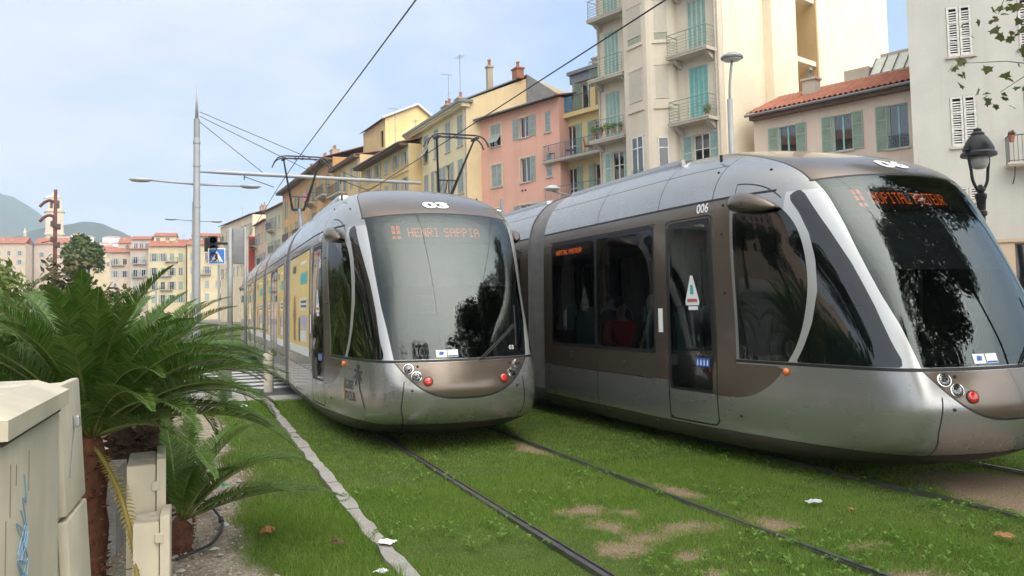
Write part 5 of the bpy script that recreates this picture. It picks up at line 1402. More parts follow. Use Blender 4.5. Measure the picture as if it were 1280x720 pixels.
# the jutting bay: plan polygon, its two faces carry blinds
bay = [(2.28, 0), (2.36, -.72), (2.46, -.80), (3.95, -1.08), (4.12, -1.09), (4.26, -1.02), (5.02, -.30), (5.06, -.2), (5.06, 0)]
b = MB(); b.prism(bay[::-1], -.05, 24.4); b.build('bay', M_BEIGE, beige, False)
def on_face(A, B_):
    A = Vector((A[0], A[1], 0)); B_ = Vector((B_[0], B_[1], 0)); ang = math.atan2(B_.y - A.y, B_.x - A.x)
    return Matrix.Translation(A) @ Matrix.Rotation(ang, 4, 'Z'), (B_ - A).length
M_BLIND = plain('beige roller blind', (.50, .455, .375), .8, 0, .05); M_BLINDG = plain('greenish roller blind', (.30, .33, .25), .8)
def bay_window(A, B_, u0, u1, z0, z1, kind):
    M, L = on_face(A, B_)
    x0, x1 = L * u0, L * u1; y = -.012
    for nm, a_, c_ in (('sill', (x0 - .06, -.05, z0 - .10), (x1 + .06, .0, z0)), ('sill_moulding', (x0 - .1, -.07, z0 - .16), (x1 + .1, .0, z0 - .11)), ('lintel', (x0 - .05, -.03, z1), (x1 + .05, .0, z1 + .05))):
        b = MB(); b.box(a_, c_, M); b.build(nm, M_BEIGE, beige)
    if kind == 'blind':
        b = MB(); n = int((z1 - z0) / .07)
        for i in range(n): b.box((x0, y - .004 * (i % 2), z0 + (z1 - z0) * i / n), (x1, y + .01, z0 + (z1 - z0) * (i + 1) / n), M)
        b.mi = 1; b.box((x0 - .02, -.010, z1 - .03), (x1 + .02, -.005, z1), M); o = b.build('roller_blind', [M_BLIND, M_ROOMDARK], beige)
        b = MB(); b.box((x0, -.022, z0 + .0), (x1, -.017, z0 + (z1 - z0) * .15), M); b.tube([M @ Vector((x0, -.03, z0 + .33)), M @ Vector((x1, -.03, z0 + .33))], .015, 5); b.build('guard_rail', M_BLINDG if z0 > 12 else M_BEIGE, beige)
    else:
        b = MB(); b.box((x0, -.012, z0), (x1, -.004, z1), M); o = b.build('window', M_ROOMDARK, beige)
        b = MB(); fw = .05
        for a, c in ((x0, x0 + fw), (x1 - fw, x1)) + ((((x0 + x1) / 2 - .035, (x0 + x1) / 2 + .035),) if kind == 2 else ()): b.box((a, -.05, z0), (c, -.005, z1), M)
        for a in (z0, z0 + (z1 - z0) * .70, z1 - fw): b.box((x0, -.045, a), (x1, -.004, a + fw), M)
        b.build('frame', M_FRAMEW, o)
        b = MB(); b.add([M @ Vector(p) for p in ((x0, -.02, z0), (x1, -.02, z0), (x1, -.02, z1), (x0, -.02, z1))], [(0, 1, 2, 3)]); b.build('pane', M_PANE, o)
        b = MB(); 
        for zz in (z0 + .12, z0 + .22, z0 + .32): b.tube([M @ Vector((x0 - .04, -.07, zz)), M @ Vector((x1 + .04, -.07, zz))], .012, 5)
        b.build('guard_rail', M_IRONG, beige)
for zb in (10.85, 13.95, 17.05, 20.15):
    bay_window(bay[2], bay[3], .24, .90, zb, zb + 1.85, 'blind'); bay_window(bay[5], bay[6], .22, .80, zb - .05, zb + 1.85, 'blind')
for zb in (7.60, 4.5):
    bay_window(bay[2], bay[3], .30, .88, zb, zb + 1.9, 2); bay_window(bay[5], bay[6], .25, .72, zb, zb + 1.7, 1)
for zb in (9.85, 12.97, 16.1, 19.2):
    balcony(beige, -.06, 2.26, zb, .75, M_SLAB, M_IRONG, .98, 'rings', .15, sides='L'); balcony(beige, 5.02, 7.30, zb - .02, .78, M_SLAB, M_IRONG, .98, 'rings', .15, sides='LR')
pipe(beige, .05, 0, 24); pipe(beige, 7.25, 0, 24)
# flower boxes on one balcony
M_PLANT = leafmat('balcony plants', (.06, .12, .02), (.12, .20, .03), (.24, .30, .06))
def pot_plant(label, x, y, z, s_, parent_house, seed, n=140, mat=None):
    M = Matrix.Translation(parent_house.location) @ Matrix.Rotation(parent_house.rotation_euler.z, 4, 'Z'); p = M @ Vector((x, y, z))
    root = thing('potted_plant', label, 'plant', p, 0, 'plants on the balconies')
    b = MB(); b.lathe([(.07, 0), (.10, .18), (.11, .18), (.11, .21), (.02, .21)], 10); b.build('pot', M_POT, root, 'auto')
    np_mesh('foliage', leaf_cloud(n, [(0, 0, .21 + s_ * .8, s_, s_, s_ * .9)], .05, seed), 4, mat or M_PLANT, root)
for i, (x, s_) in enumerate(((.15, .20), (.62, .17), (1.05, .22), (1.50, .19), (1.95, .14))):
    pot_plant(['leftmost yellow green potted plant on the flowered balcony of the beige block', 'second potted plant from the left on the flowered balcony', 'middle bushy potted plant on the flowered balcony', 'fourth potted plant from the left on the flowered balcony', 'rightmost dark small potted plant on the flowered balcony'][i], x, -.62, 9.86 + .20 + .0, s_, beige, 70 + i)
pot_plant('potted plant standing before the turquoise shutters', 6.9, -.35, 9.86, .22, beige, 80, 160)
# --- its cream side wing, facing the viewer -------------------------------------
cx, cy = P[0] + DB[0] * WB, P[1] + DB[1] * WB
wing = house('apartment_building', 'tall cream side wall with a recessed ochre stairwell, right of the beige block', (cx + nB[0] * .35 + DB[0] * .03, cy + nB[1] * .35 + DB[1] * .03), nB, 15.9, 7.0, 25.5, M_CREAM, [(6.15, -.04, 2.05, 25.5)], 1.6, group=ROW)
b = MB(); b.box((6.14, 1.55, -.04), (8.21, 1.7, 25.4)); b.build('stairwell_wall', M_OCHRE, wing)
b = MB(); b.box((8.09, .02, -.04), (8.195, 1.55, 25.4)); b.build('stairwell_side', M_OCHRE, wing)
for z in (11.2, 14.5, 17.7, 20.8):
    window(wing, 6.40, z, 1.0, 1.7, 1.53, 2)
    b = MB(); b.box((6.17, .10, z + 2.35), (8.08, .45, z + 2.6)); b.build('landing_beam', M_CREAM, wing)
    b = MB(); b.box((6.35, 1.42, z + 1.72), (7.45, 1.53, z + 2.15)); b.build('blind_box', M_FRAMEW, wing)
b = MB(); b.box((3.25, -.45, 9.0), (4.20, -.005, 25.4)); b.build('pier', M_CREAM, wing)
b = MB(); b.tube([(7.65, 1.35, 0), (7.65, 1.35, 25)], .06, 8); b.build('down_pipe', M_PIPE, wing)
b = MB(); b.box((-.02, -.2, 25.5), (16.1, 7, 25.75)); b.box((15.6, -.25, 19.4), (16.2, .4, 19.65)); b.build('cornice', M_CREAM, wing)

# --- balcony house, yellow --------------------------------------------------------
M_YELB = stucco('faded yellow render', (.60, .47, .24), .3)
Pb = (20.65, 43.07)
ops = []
for zb, hh in ((9.95, 1.95), (7.5, 1.95), (4.9, 1.95)):
    ops += [(.30, zb, .85, hh, 'open', 'sage', {'sw': .45, 'sill': False, 'transom': [.4]}), (2.55, zb, .80, hh, 'open', 'sage', {'sw': .42, 'sides': 'L', 'sill': False})]
yb = house('apartment_building', 'narrow yellow house with long blue balconies and a rooftop terrace beside the beige block', Pb, DB, 4.3, 8, 12.55, M_YELB, ops, .16, group=ROW)
# set-back attic storey
at = [(.75, 12.65, 1.0, 1.85, 'ajar', 'sage', {'sill': False})]
w_ = wall_mesh(4.3, 12.5, 15.1, at, .14, M_YELB, yb, 'attic_wall', 6); w_.location = (.0, .9, 0)
e_ = thing('tmp', None, None); 
for o in at: opening(yb, (o[0], o[1], o[2], o[3]) + o[4:], .14)
bpy.data.objects.remove(e_)
for o in [q for q in SC.objects if q.parent == yb and q.name.split('.')[0] in ('window', 'shutter') and any(v.co.z > 12.3 for v in list(q.data.vertices)[:1])]: o.location.y += .9
b = MB(); b.box((-.1, .55, 15.1), (4.4, 1.2, 15.3)); b.box((-.05, .75, 14.6), (4.35, .89, 15.1)); b.build('attic_fascia', M_ZINC, yb)
b = MB(); b.box((-.35, -.35, 12.35), (4.3, 0, 12.6)); b.build('terrace_cornice', M_YELB, yb)
b = MB(); b.box((2.6, -.28, 12.6), (3.0, -.05, 13.7)); b.box((-.05, -.2, 12.6), (.15, .6, 13.6)); b.build('terrace_pier', M_YELB, yb)
b = MB(); b.box((-.0, -.24, 12.7), (1.1, -.21, 13.55)); b.build('terrace_screen', M_IRONB, yb)
o = balcony(yb, 1.1, 4.3, 12.58, .3, M_SLAB, M_IRON, .95, 'bars', .1, brackets=False, sides='')
balcony(yb, -.75, 4.25, 9.93, .95, M_SLAB, M_IRONB, .9, 'bars', .12); balcony(yb, -.75, 4.25, 7.45, .95, M_SLAB, M_IRONB, .9, 'bars', .12)
chimney(yb, 1.0, 1.6, 15.2, 16.0, 1.5, .7, 3)
# chairs and table glimpsed on its balcony
def on_house(hs, x, y, z): return Matrix.Translation(hs.location) @ Matrix.Rotation(hs.rotation_euler.z, 4, 'Z') @ Vector((x, y, z))
def garden_chair(label, hs, x, y, z, rz, mat):
    root = thing('garden_chair', label, 'chair', on_house(hs, x, y, z), rz, 'chairs on the blue balcony')
    b = MB(); b.rbox((-.22, -.22, .43), (.22, .22, .47), .01); b.build('seat', mat, root)
    b = MB(); b.tube([(-.2, .2, .45), (-.2, .26, .88), (.2, .26, .88), (.2, .2, .45)], .015, 5)
    for k in range(4): b.tube([(-.12 + k * .08, .21, .47), (-.12 + k * .08, .255, .87)], .012, 5)
    b.build('backrest', mat, root)
    for sx in (-.2, .2):
        for sy in (-.2, .2): b = MB(); b.tube([(sx, sy, .44), (sx * 1.1, sy * 1.1, 0)], .014, 5); b.build('leg', mat, root)
garden_chair('dark blue chair at the left end of the long blue balcony', yb, -.2, -.5, 9.93, .4, plain('blue chair paint', (.03, .05, .12), .5))
garden_chair('dark blue chair beside the door of the long blue balcony', yb, 1.1, -.5, 9.93, 2.4, plain('blue chair paint', (.03, .05, .12), .5))
garden_chair('red chair near the right end of the long blue balcony', yb, 2.6, -.5, 9.93, 1.2, plain('red chair paint', (.35, .05, .05), .5))
garden_chair('red chair behind the rail next to the beige block', yb, 3.5, -.5, 9.93, 4.0, plain('red chair paint', (.35, .05, .05), .5))

# --- pink house --------------------------------------------------------------------
M_PINK = stucco('pink render', (.70, .40, .31), .28); M_BANDP = plain('cream window band', (.62, .50, .36), .8)
Pp = (18.42, 50.94)
S = {'band': M_BANDP}
ops = [(1.08, 11.95, 1.05, 1.4, 'hung', 'grey', S), (4.0, 12.05, .88, 1.25, 'open', 'grey', dict(S, sw=.62)), (1.1, 9.30, 1.05, 1.45, 'closed', 'grey', S), (4.0, 9.25, .95, 1.5, 'open', 'grey', dict(S, sw=.45, sides='R')), (3.95, 6.45, 1.0, 1.4, 'open', 'grey', dict(S, sw=.6)), (1.1, 6.5, 1.05, 1.4, 'closed', 'grey', S), (6.35, 12.0, .5, 1.25, 'closed', 'grey', {'n': 1}), (6.4, 9.3, .5, 1.4, 'closed', 'grey', {'n': 1})]
pk = house('pink_house', 'pink house with grey green shutters and a low red tiled roof', Pp, DB, 7.6, 8, 13.95, M_PINK, ops, .16, group=ROW)
roof(pk, 7.6, 13.92, 5, 1.1, .15, M_TILE2, .45); gutter(pk, -.1, 7.7, -.5, 13.92)
for x in (4.15, 4.45): b = MB(); b.lathe([(.07, -.01), (.07, .02), (.01, .02)], 10, Matrix.Translation((x, 0, 8.75)) @ Matrix.Rotation(R(90), 4, 'X')); b.build('vent_hole', M_ROOMDARK, pk)

# --- yellow house with cornice ----------------------------------------------------------
M_YEL = stucco('pale yellow render', (.70, .61, .40), .3); M_YELS = stucco('yellow side render', (.72, .60, .36), .2)
Py = (15.77, 58.85); DY = (.057, -.998)
ops = []
for i, x in enumerate((.75, 2.95, 5.08, 7.28, 9.42)):
    ops += [(x, 11.75, .95, 1.95, ('hung', 'hung', 'closed', 'closed', 'closed')[i], 'grey', {}), (x, 8.75, .95, 2.15, ('open', 'closed', 'open', 'open', 'closed')[i], 'grey', {'sw': .5}), (x, 5.7, .95, 2.1, 'closed', 'grey', {})]
yl = house('yellow_house', 'pale yellow house with a dark cornice and louvred grey shutters, left of the pink house', Py, DY, 11.0, 9, 14.1, M_YEL, ops, .16, group=ROW)
b = MB(); b.box((-.25, -.55, 14.25), (11.25, .4, 14.42)); b.build('cornice_edge', M_ZINC, yl)
b = MB(); b.box((-.15, -.35, 14.0), (11.15, .2, 14.25))
for i in range(44): b.box((-.1 + i * .256, -.48, 14.12), (.03 + i * .256, -.35, 14.25))
b.build('cornice', M_YEL, yl)
b = MB(); b.add([(11.001, .02, -.05), (11.001, 8.9, -.05), (11.001, 8.9, 15.0), (11.001, 4.5, 16.3), (11.001, .02, 14.4)], [(0, 1, 2, 3, 4)]); b.add([(11.003, .02, -.05), (11.003, 8.9, -.05), (11.003, 8.9, 15.0), (11.003, 4.5, 16.3), (11.003, .02, 14.4)], [(4, 3, 2, 1, 0)]); b.build('gable', M_YELS, yl)
roof(yl, 11, 14.42, 4.2, 1.9, .1, M_ZINC, .1)
pipe(yl, 10.85, 0, 14); pipe(yl, .1, 0, 14)
chimney(yl, 2.6, 1.5, 14.8, 15.9, 1.2, .6, 2); chimney(yl, 4.0, 2.0, 15.2, 16.2, .8, .6, 1); chimney(yl, 9.6, 2.0, 15.2, 17.0, .35, .35, 1); chimney(yl, 10.6, 3.4, 16.1, 16.7, .7, .5, 1, M_POT)
antenna(yl, 2.3, 2.2, 15.3, 3.3, 1); antenna(yl, 4.6, 2.2, 15.5, 3.9, 0)

yl.location = (Py[0] * 1.03, Py[1] * 1.03, -.048); yl.scale = (1.03,) * 3; pk.location = (Pp[0] * .97, Pp[1] * .97, .048); pk.scale = (.97,) * 3
# --- ochre house ---------------------------------------------------------------------------
M_OCH1 = stucco('ochre yellow render', (.60, .45, .23), .3)
Po = (14.41, 70.1)
ops = []
for x, w in ((1.55, 1.4), (3.85, 1.6), (6.5, .95), (8.55, 1.55), (10.7, 1.6)):
    k_ = 'open' if w > 1.2 else 'closed'
    for z, h in ((12.15, 1.0), (9.5, 1.65), (6.5, 1.8)): ops.append((x + (w - .85) / 2 if k_ == 'open' else x, z, .85 if k_ == 'open' else w, h + .05, k_, 'grey', {'sw': .38}))
oc = house('ochre_house', 'lower ochre house with a wide brown eave, left of the pale yellow house', Po, (.077, -.997), 12.3, 9, 13.6, M_OCH1, ops, .15, group=ROW)
roof(oc, 12.3, 13.6, 5, 1.2, .05, M_TILE2, .75); gutter(oc, -.1, 12.3, -.8, 13.62)
b = MB(); b.box((0, -.7, 13.42), (12.3, -.02, 13.6)); b.build('eave', M_EAVE, oc)
b = MB(); b.box((0, -.06, 11.6), (12.28, -.002, 11.75)); b.build('string_course', M_OCH1, oc)
pipe(oc, 5.6, 0, 13.4); antenna(oc, 3.3, 2, 14.2, 4.2, 1); antenna(oc, 5.5, 3, 14.5, 2.5, 0); chimney(oc, 9.5, 2.2, 14.2, 15.3, .6, .5, 1)

# --- tall yellow house with balconies, orange house, further fronts -----------------------------
M_YEL3 = stucco('warm yellow render', (.62, .47, .25), .35); M_ORANGE_W = stucco('orange render', (.56, .34, .16), .35); M_LITGABLE = stucco('lightened yellow gable', (.74, .60, .30), .1)  # gable render is lighter than the front: sunlight put into the colour
Pe = (13.74, 80.0); DE = (.081, -.9967)
ops = []
for x in (1.3, 3.6, 5.9, 8.0): 
    for z in (12.4, 9.2, 6.0): ops.append((x, z, .9, 2.0, 'open' if x < 3 else 'closed', 'blue' if x < 5 else 'grey', {'sw': .42, 'sill': False}))
th = house('yellow_house', 'tall warm yellow house with a dark iron balcony and a lightened yellow gable on top, sunlight put into its colour', Pe, DE, 9.1, 9, 15.1, M_YEL3, ops, .15, group=ROW)
roof(th, 9.1, 15.0, 4.5, .9, .0, M_TILE2, .6); b = MB(); b.box((0, -.55, 14.82), (9.1, -.02, 15.0)); b.build('eave', M_EAVE, th)
w_ = wall_mesh(7.0, 15.0, 18.6, [(5.4, 16.2, .9, 1.5)], .15, M_YEL3, th, 'attic_wall', 6); w_.location = (1.4, 2.6, 0)
b = MB(); b.add([(8.405, 2.55, 15.0), (8.405, 9.0, 15.0), (8.405, 9.0, 17.6), (8.405, 5.6, 20.0), (8.405, 2.55, 18.6)], [(0, 1, 2, 3, 4)]); b.add([(8.402, 2.55, 15.0), (8.402, 9.0, 15.0), (8.402, 9.0, 17.6), (8.402, 5.6, 20.0), (8.402, 2.55, 18.6)], [(4, 3, 2, 1, 0)]); b.build('gable', M_LITGABLE, th)
b = MB(); b.add([(1.2, 2.2, 18.55), (8.6, 2.2, 18.55), (8.6, 5.6, 20.05), (1.2, 5.6, 20.05)], [(0, 1, 2, 3)]); b.add([(8.6, 5.6, 20.05), (8.6, 9.2, 17.5), (1.2, 9.2, 17.5), (1.2, 5.6, 20.05)], [(0, 1, 2, 3)]); b.build('attic_roof', M_TILE2, th)
b = MB(); b.tube([(8.62, 2.2, 18.6), (8.62, 5.6, 20.1), (8.62, 9.2, 17.5)], .12, 6); b.build('verge', M_FRAMEW, th)
balcony(th, .4, 5.0, 12.35, .8, M_SLAB, M_IRON, .95, 'bars', .12); balcony(th, .4, 5.0, 9.15, .8, M_SLAB, M_IRON, .95, 'bars', .12)
pipe(th, 8.9, 0, 15)
Pf = (12.07, 107.6)
ops = []
for x in (2.0, 5.0, 8.4, 11.6, 15.0, 18.2, 21.5, 24.6):
    for z in (13.0, 9.9, 6.7): ops.append((x, z, 1.0, 2.1, 'closed' if int(x) % 2 else 'open', 'sage', {'sw': .45, 'sill': False}))
og = house('orange_house', 'long orange house with small dark balconies and a steep eave', Pf, (.061, -.998), 27.4, 10, 16.5, M_ORANGE_W, ops, .15, group=ROW)
roof(og, 27.4, 16.4, 5, 1.6, .0, M_TILE2, .9); b = MB(); b.box((0, -.85, 16.2), (27.4, -.02, 16.4)); b.build('eave', M_EAVE, og)
for x0, x1, z in ((10.5, 14.0, 9.85), (4.0, 8.0, 9.85), (17.4, 20.4, 12.95), (23.2, 26.6, 12.95), (14.4, 17.0, 9.85), (20.8, 23.0, 9.85)): balcony(og, x0, x1, z, .85, M_SLAB, M_IRON, .95, 'bars', .14)
for x, w in ((9.5, 1.0), (16.5, 1.3), (21.0, 1.2)): chimney(og, x, 1.2, 16.8, 18.2, w, .7, 2)
p = on_house(og, 17.9, -.95, 12.98 + .02)
b = MB(); n = 9; q = []
for i in range(n + 1):
    for j in range(6): q.append((1.7 * i / n, .04 * math.sin(i * 1.9 + j), 1.05 - .85 * j / 5 - .05 * math.sin(i * 2.2) * (j == 5)))
b.add(q, [(i * 6 + j, i * 6 + j + 1, (i + 1) * 6 + j + 1, (i + 1) * 6 + j) for i in range(n) for j in range(5)])
o = b.build('laundry_cloth', plain('pink cloth', (.62, .22, .30), .9), None, True, p); o.rotation_euler = og.rotation_euler; tag(o, 'pink cloth hung over a balcony rail of the orange house', 'cloth')

def far_house(label, P_, d_, w, z1, mat, shut, rows, seed, balc=0, rise=1.2, tile=None, depth=10, step=2.6, win=(.95, 1.7), group=ROW, name='terraced_house', eave=.5):
    r = np.random.default_rng(seed); ops = []; n = max(1, int((w - .6) / step)); st_ = (w - .4) / n
    for zz in rows:
        for i in range(n): ops.append((.4 + st_ * (i + .5) - win[0] / 2 - .2, zz, win[0], win[1], r.choice(['closed', 'open', 'open', 'win']), shut, {'sw': .42}))
    hs = house(name, label, P_, d_, w, depth, z1, mat, ops, .15, group=group)
    roof(hs, w, z1, depth / 2, rise, .05, tile or M_TILE2, eave)
    for k in range(balc):
        x0 = r.uniform(0, max(.1, w - 3.2)); balcony(hs, x0, x0 + 3, rows[k % len(rows)] - .05, .8, M_SLAB, M_IRON, .95, 'bars', .12)
    for k in range(2): chimney(hs, r.uniform(.5, w - 1.2), 2.2, z1 + .4, z1 + 1.7, .8, .5, 1)
    antenna(hs, r.uniform(.5, w - .5), 2.5, z1 + .8, 2.2, seed % 2)
    return hs
M_GREYG = stucco('pale grey green render', (.50, .47, .34), .2); M_PEACH = stucco('peach render', (.58, .42, .30), .2); M_REDW = stucco('red side wall', (.33, .06, .045), .1); M_CREAM2 = stucco('light cream render', (.72, .60, .42), .15); M_SAND = stucco('sand render', (.52, .45, .34), .2)
far_house('narrow pale house full of grey green shutters, beyond the orange house', (11.05, 118.9), (.1286, -.9917), 10.8, 15.4, M_GREYG, 'grey', (12.5, 9.3, 6.1), 91, 2, .8, step=1.9)
hs = far_house('small peach house with grey balconies and a red side wall', (10.7, 133.0), (.0666, -.9978), 11.3, 14.7, M_PEACH, 'blue', (11.6, 8.4), 92, 3, .9, step=2.2)
far_house('light cream house at the far end of the row', (6.8, 158.0), (.17, -.985), 22.5, 17.0, M_CREAM2, 'grey', (14.0, 10.8, 7.6), 93, 2, 1.5)
b = MB(); b.box((-.3, -.9, -.05), (-.02, 8, 13.2)); b.build('side_wall', M_REDW, hs)

# --- red tiled house -------------------------------------------------------------------------------
M_ROSE = stucco('pale rose render', (.68, .56, .46), .3); M_GREENISH = M_SHUT['sage']
Ph = (23.80, 29.86); DH = (.347, -.938)
ops = [(1.20, 7.7, .82, 1.45, 'open', 'sage', {'sw': .46, 'frame': M_SHUTF['teal']}), (3.66, 7.7, .82, 1.48, 'open', 'sage', {'sw': .44, 'frame': M_SHUTF['teal'], 'curtain': 1}), (5.93, 7.46, .78, 1.72, 'open', 'sage', {'sw': .46, 'sides': 'L', 'frame': M_SHUTF['teal']}),
       (1.2, 4.5, .85, 1.6, 'closed', 'sage'), (3.65, 4.5, .85, 1.6, 'closed', 'sage'), (5.95, 4.5, .8, 1.6, 'closed', 'sage')]
rh = house('rose_house', 'pale rose house with a red tiled roof and green shutters beside the cream wall', Ph, DH, 7.6, 6.5, 9.75, M_ROSE, ops, .14, group=ROW)
roof(rh, 7.6, 9.80, 2.6, 1.08, .15, M_TILE, .42, tiles=True); gutter(rh, -.15, 7.7, -.47, 9.82)
b = MB(); b.box((0, -.36, 9.62), (7.6, -.02, 9.80)); b.build('eave', M_EAVE, rh)
b = MB()
for i in range(9): b.tube([(5.98 + i * .085, -.06, 7.50), (5.98 + i * .085, -.06, 7.95)], .009, 4)
b.tube([(5.94, -.06, 7.96), (6.70, -.06, 7.96)], .014, 5); b.tube([(5.94, -.06, 7.55), (6.70, -.06, 7.55)], .012, 5)
for i in range(4): b.tube([(6.06 + i * .17 + .06 * math.cos(q), -.06, 7.74 + .1 * math.sin(q)) for q in np.linspace(0, 6.28, 9)], .007, 4)
b.build('window_guard', M_IRON, rh)
M_PARAPET = stucco('weathered parapet', (.52, .48, .40), .5)
# rooftop: parapet, lean-to glazing, chimney stub
for nm, a_, c_ in (('rooftop_parapet', (1.5, 2.62, 10.3), (7.5, 2.8, 11.25)), ('roof_shed', (2.9, 2.82, 10.4), (4.0, 3.6, 11.75)), ('roof_block', (4.2, 3.62, 11.0), (7.55, 6.2, 12.35))):
    b = MB(); b.box(a_, c_); b.build(nm, M_PARAPET, rh)
b = MB(); b.add([(4.05, 2.76, 11.26), (7.0, 2.76, 11.26), (7.0, 3.6, 12.2), (4.05, 3.6, 12.2)], [(0, 1, 2, 3)]); gz = b.build('skylight', plain('milky glazing', (.55, .57, .52), .25), rh)
b = MB()
for i in range(7): x = 4.05 + i * .49; b.tube([(x, 2.73, 11.28), (x, 3.57, 12.22)], .022, 5)
b.tube([(4.05, 2.73, 11.28), (7.0, 2.73, 11.28)], .022, 5); b.build('glazing_bar', M_IRON, gz)
chimney(rh, 1.7, 1.3, 10.0, 11.3, .62, .45, 0, stucco('old chimney render', (.50, .45, .37), .6)); b = MB(); b.tube([(1.95, 1.5, 11.4), (1.95, 1.5, 11.7), (2.1, 1.4, 11.8)], .08, 8); b.build('flue', M_ZINC, rh)
antenna(rh, 6.2, 4.0, 11.9, 1.6, 0)

# --- grey white house at the right edge -------------------------------------------------------------------
M_GREYW = stucco('grey white render', (.49, .49, .44), .35, (.36, .33, .25)); M_BASE = stucco('beige plinth', (.50, .40, .28), .3)
DWt = (.73, -.684)
ops = [(1.22, 9.88, .77, 1.75, 'louvre', 'white'), (1.20, 6.74, .80, 1.75, 'louvre', 'white'), (1.25, 3.75, .78, 1.6, 'louvre', 'white'), (3.36, 9.88, .80, 1.75, 'louvre', 'white'), (3.4, 6.0, .82, 2.45, 'louvre', 'white', {'sill': False}), (5.6, 9.88, .8, 1.75, 'louvre', 'white'), (5.6, 6.74, .8, 1.75, 'louvre', 'white'),
       (2.9, .2, 1.3, 3.15, 'win', 'white', {'sill': False, 'frame': M_EAVE}), (.6, .2, 1.3, 3.0, 'win', 'white', {'sill': False, 'frame': M_EAVE}), (5.2, .2, 1.6, 3.15, 'win', 'white', {'sill': False, 'frame': M_EAVE})]
gw = house('grey_white_house', 'grey white house with weathered white louvred shutters at the right edge', (23.73, 21.26), DWt, 9.0, 9, 15.5, M_GREYW, ops, .13, group=ROW, skew=1.1)
for x0, x1 in ((-.02, .6), (1.9, 2.9), (4.2, 5.2), (6.8, 9.02)):
    b = MB(); b.box((x0, -.03, -.05), (x1, -.002, 3.38)); b.build('plinth', M_BASE, gw)
b = MB(); b.box((-.03, -.08, 3.40), (9.03, -.002, 3.52)); b.build('string_course', M_BASE, gw)
balcony(gw, 2.75, 4.9, 5.98, .6, M_SLAB, M_IRON, .92, 'bars', .10, brackets=False)
for x in (2.95, 3.6): b = MB(); b.tube([(x, -.50, 5.86), (x + .02, -.30, 5.6), (x, -.01, 5.35)], .018, 5); b.build('iron_bracket', M_IRON, gw)
pot_plant('small reddish potted plant on the corner of the grey balcony', 2.9, -.5, 5.98 + .7, .11, gw, 85, 60, leafmat('reddish leaves', (.12, .06, .03), (.16, .09, .04), (.2, .12, .05)))
# ------------------------------------------------------------------ cabinets at the left
M_CAB = plain('cream cabinet paint', (.54, .485, .365), .55, 0, .16, 3, .06, rough_var=.1, dust=.5)
M_CABTOP = plain('dirty cabinet top', (.44, .40, .32), .7, 0, .30, 9)
M_GRAF = plain('blue marker scribble', (.24, .42, .58), .6)
M_GROVE = plain('cabinet gap', (.05, .045, .035), .8)
M_STAIN = plain('brown rub mark', (.33, .27, .17), .8)
zc = 1.385
cab = thing('electric_cabinet', 'large cream electric cabinet with blue graffiti on its side at the left edge', 'cabinet', (-.366, 2.12, 0), R(-2.2))
X1, D1, W1 = 0.0, .74, .95
b = MB(); b.rbox((-W1, 0, -.05), (X1, D1, zc - .06), .012); b.build('cabinet_body', M_CAB, cab, 'auto')
b = MB(); vs = [(-W1 - .03, -.03, zc - .045), (.022, -.03, zc - .045), (.022, D1 + .02, zc - .045), (-W1 - .03, D1 + .02, zc - .045), (-W1 - .03, -.03, zc), (.022, -.03, zc), (.022, D1 + .02, zc), (-W1 - .03, D1 + .02, zc), (-W1 + .04, .06, zc + .035), (-.055, .06, zc + .035), (-.055, D1 - .03, zc + .035), (-W1 + .04, D1 - .03, zc + .035)]
b.add(vs, [(3, 2, 1, 0), (0, 1, 5, 4), (1, 2, 6, 5), (2, 3, 7, 6), (3, 0, 4, 7), (4, 5, 9, 8), (5, 6, 10, 9), (6, 7, 11, 10), (7, 4, 8, 11)]); b.mi = 1; b.add([vs[8], vs[9], vs[10], vs[11]], [(0, 1, 2, 3)])
b.build('cabinet_roof', [M_CAB, M_CABTOP], cab)
b = MB(); b.box((-W1 + .01, .01, zc - .062), (.004, D1 - .01, zc - .044)); b.build('roof_gap', M_GROVE, cab)
# scribble: one continuous pen line, no letters
def scrib(seed, y0, z0, hh, ww, n):
    r = np.random.default_rng(seed); pts = []
    for i in range(n):
        u = i / (n - 1); pts.append((.0022, y0 + ww * (.5 + .5 * math.sin(i * 2.3 + r.uniform(-.5, .5))) + .03 * u, z0 - hh * u + .025 * math.cos(i * 3.1 + r.uniform(-.5, .5))))
    return [tuple(p) for p in smooth_line(pts, 6)]
for sd_, a in ((1, (.22, 1.20, .17, .05, 7)), (2, (.16, 1.12, .22, .13, 20)), (3, (.15, 1.0, .25, .14, 18)), (4, (.20, .85, .35, .08, 14)), (5, (.17, 1.06, .30, .10, 12))):
    b = MB(); b.tube(scrib(sd_, *a), .0014, 5); b.build('graffiti', M_GRAF, cab)
for y, z, h in ((.10, 1.27, .12), (.16, 1.26, .05), (.30, 1.27, .10), (.06, 1.15, .14)):
    b = MB(); b.box((.0, y, z - h), (.0012, y + .008, z)); b.build('rub_mark', M_STAIN, cab)
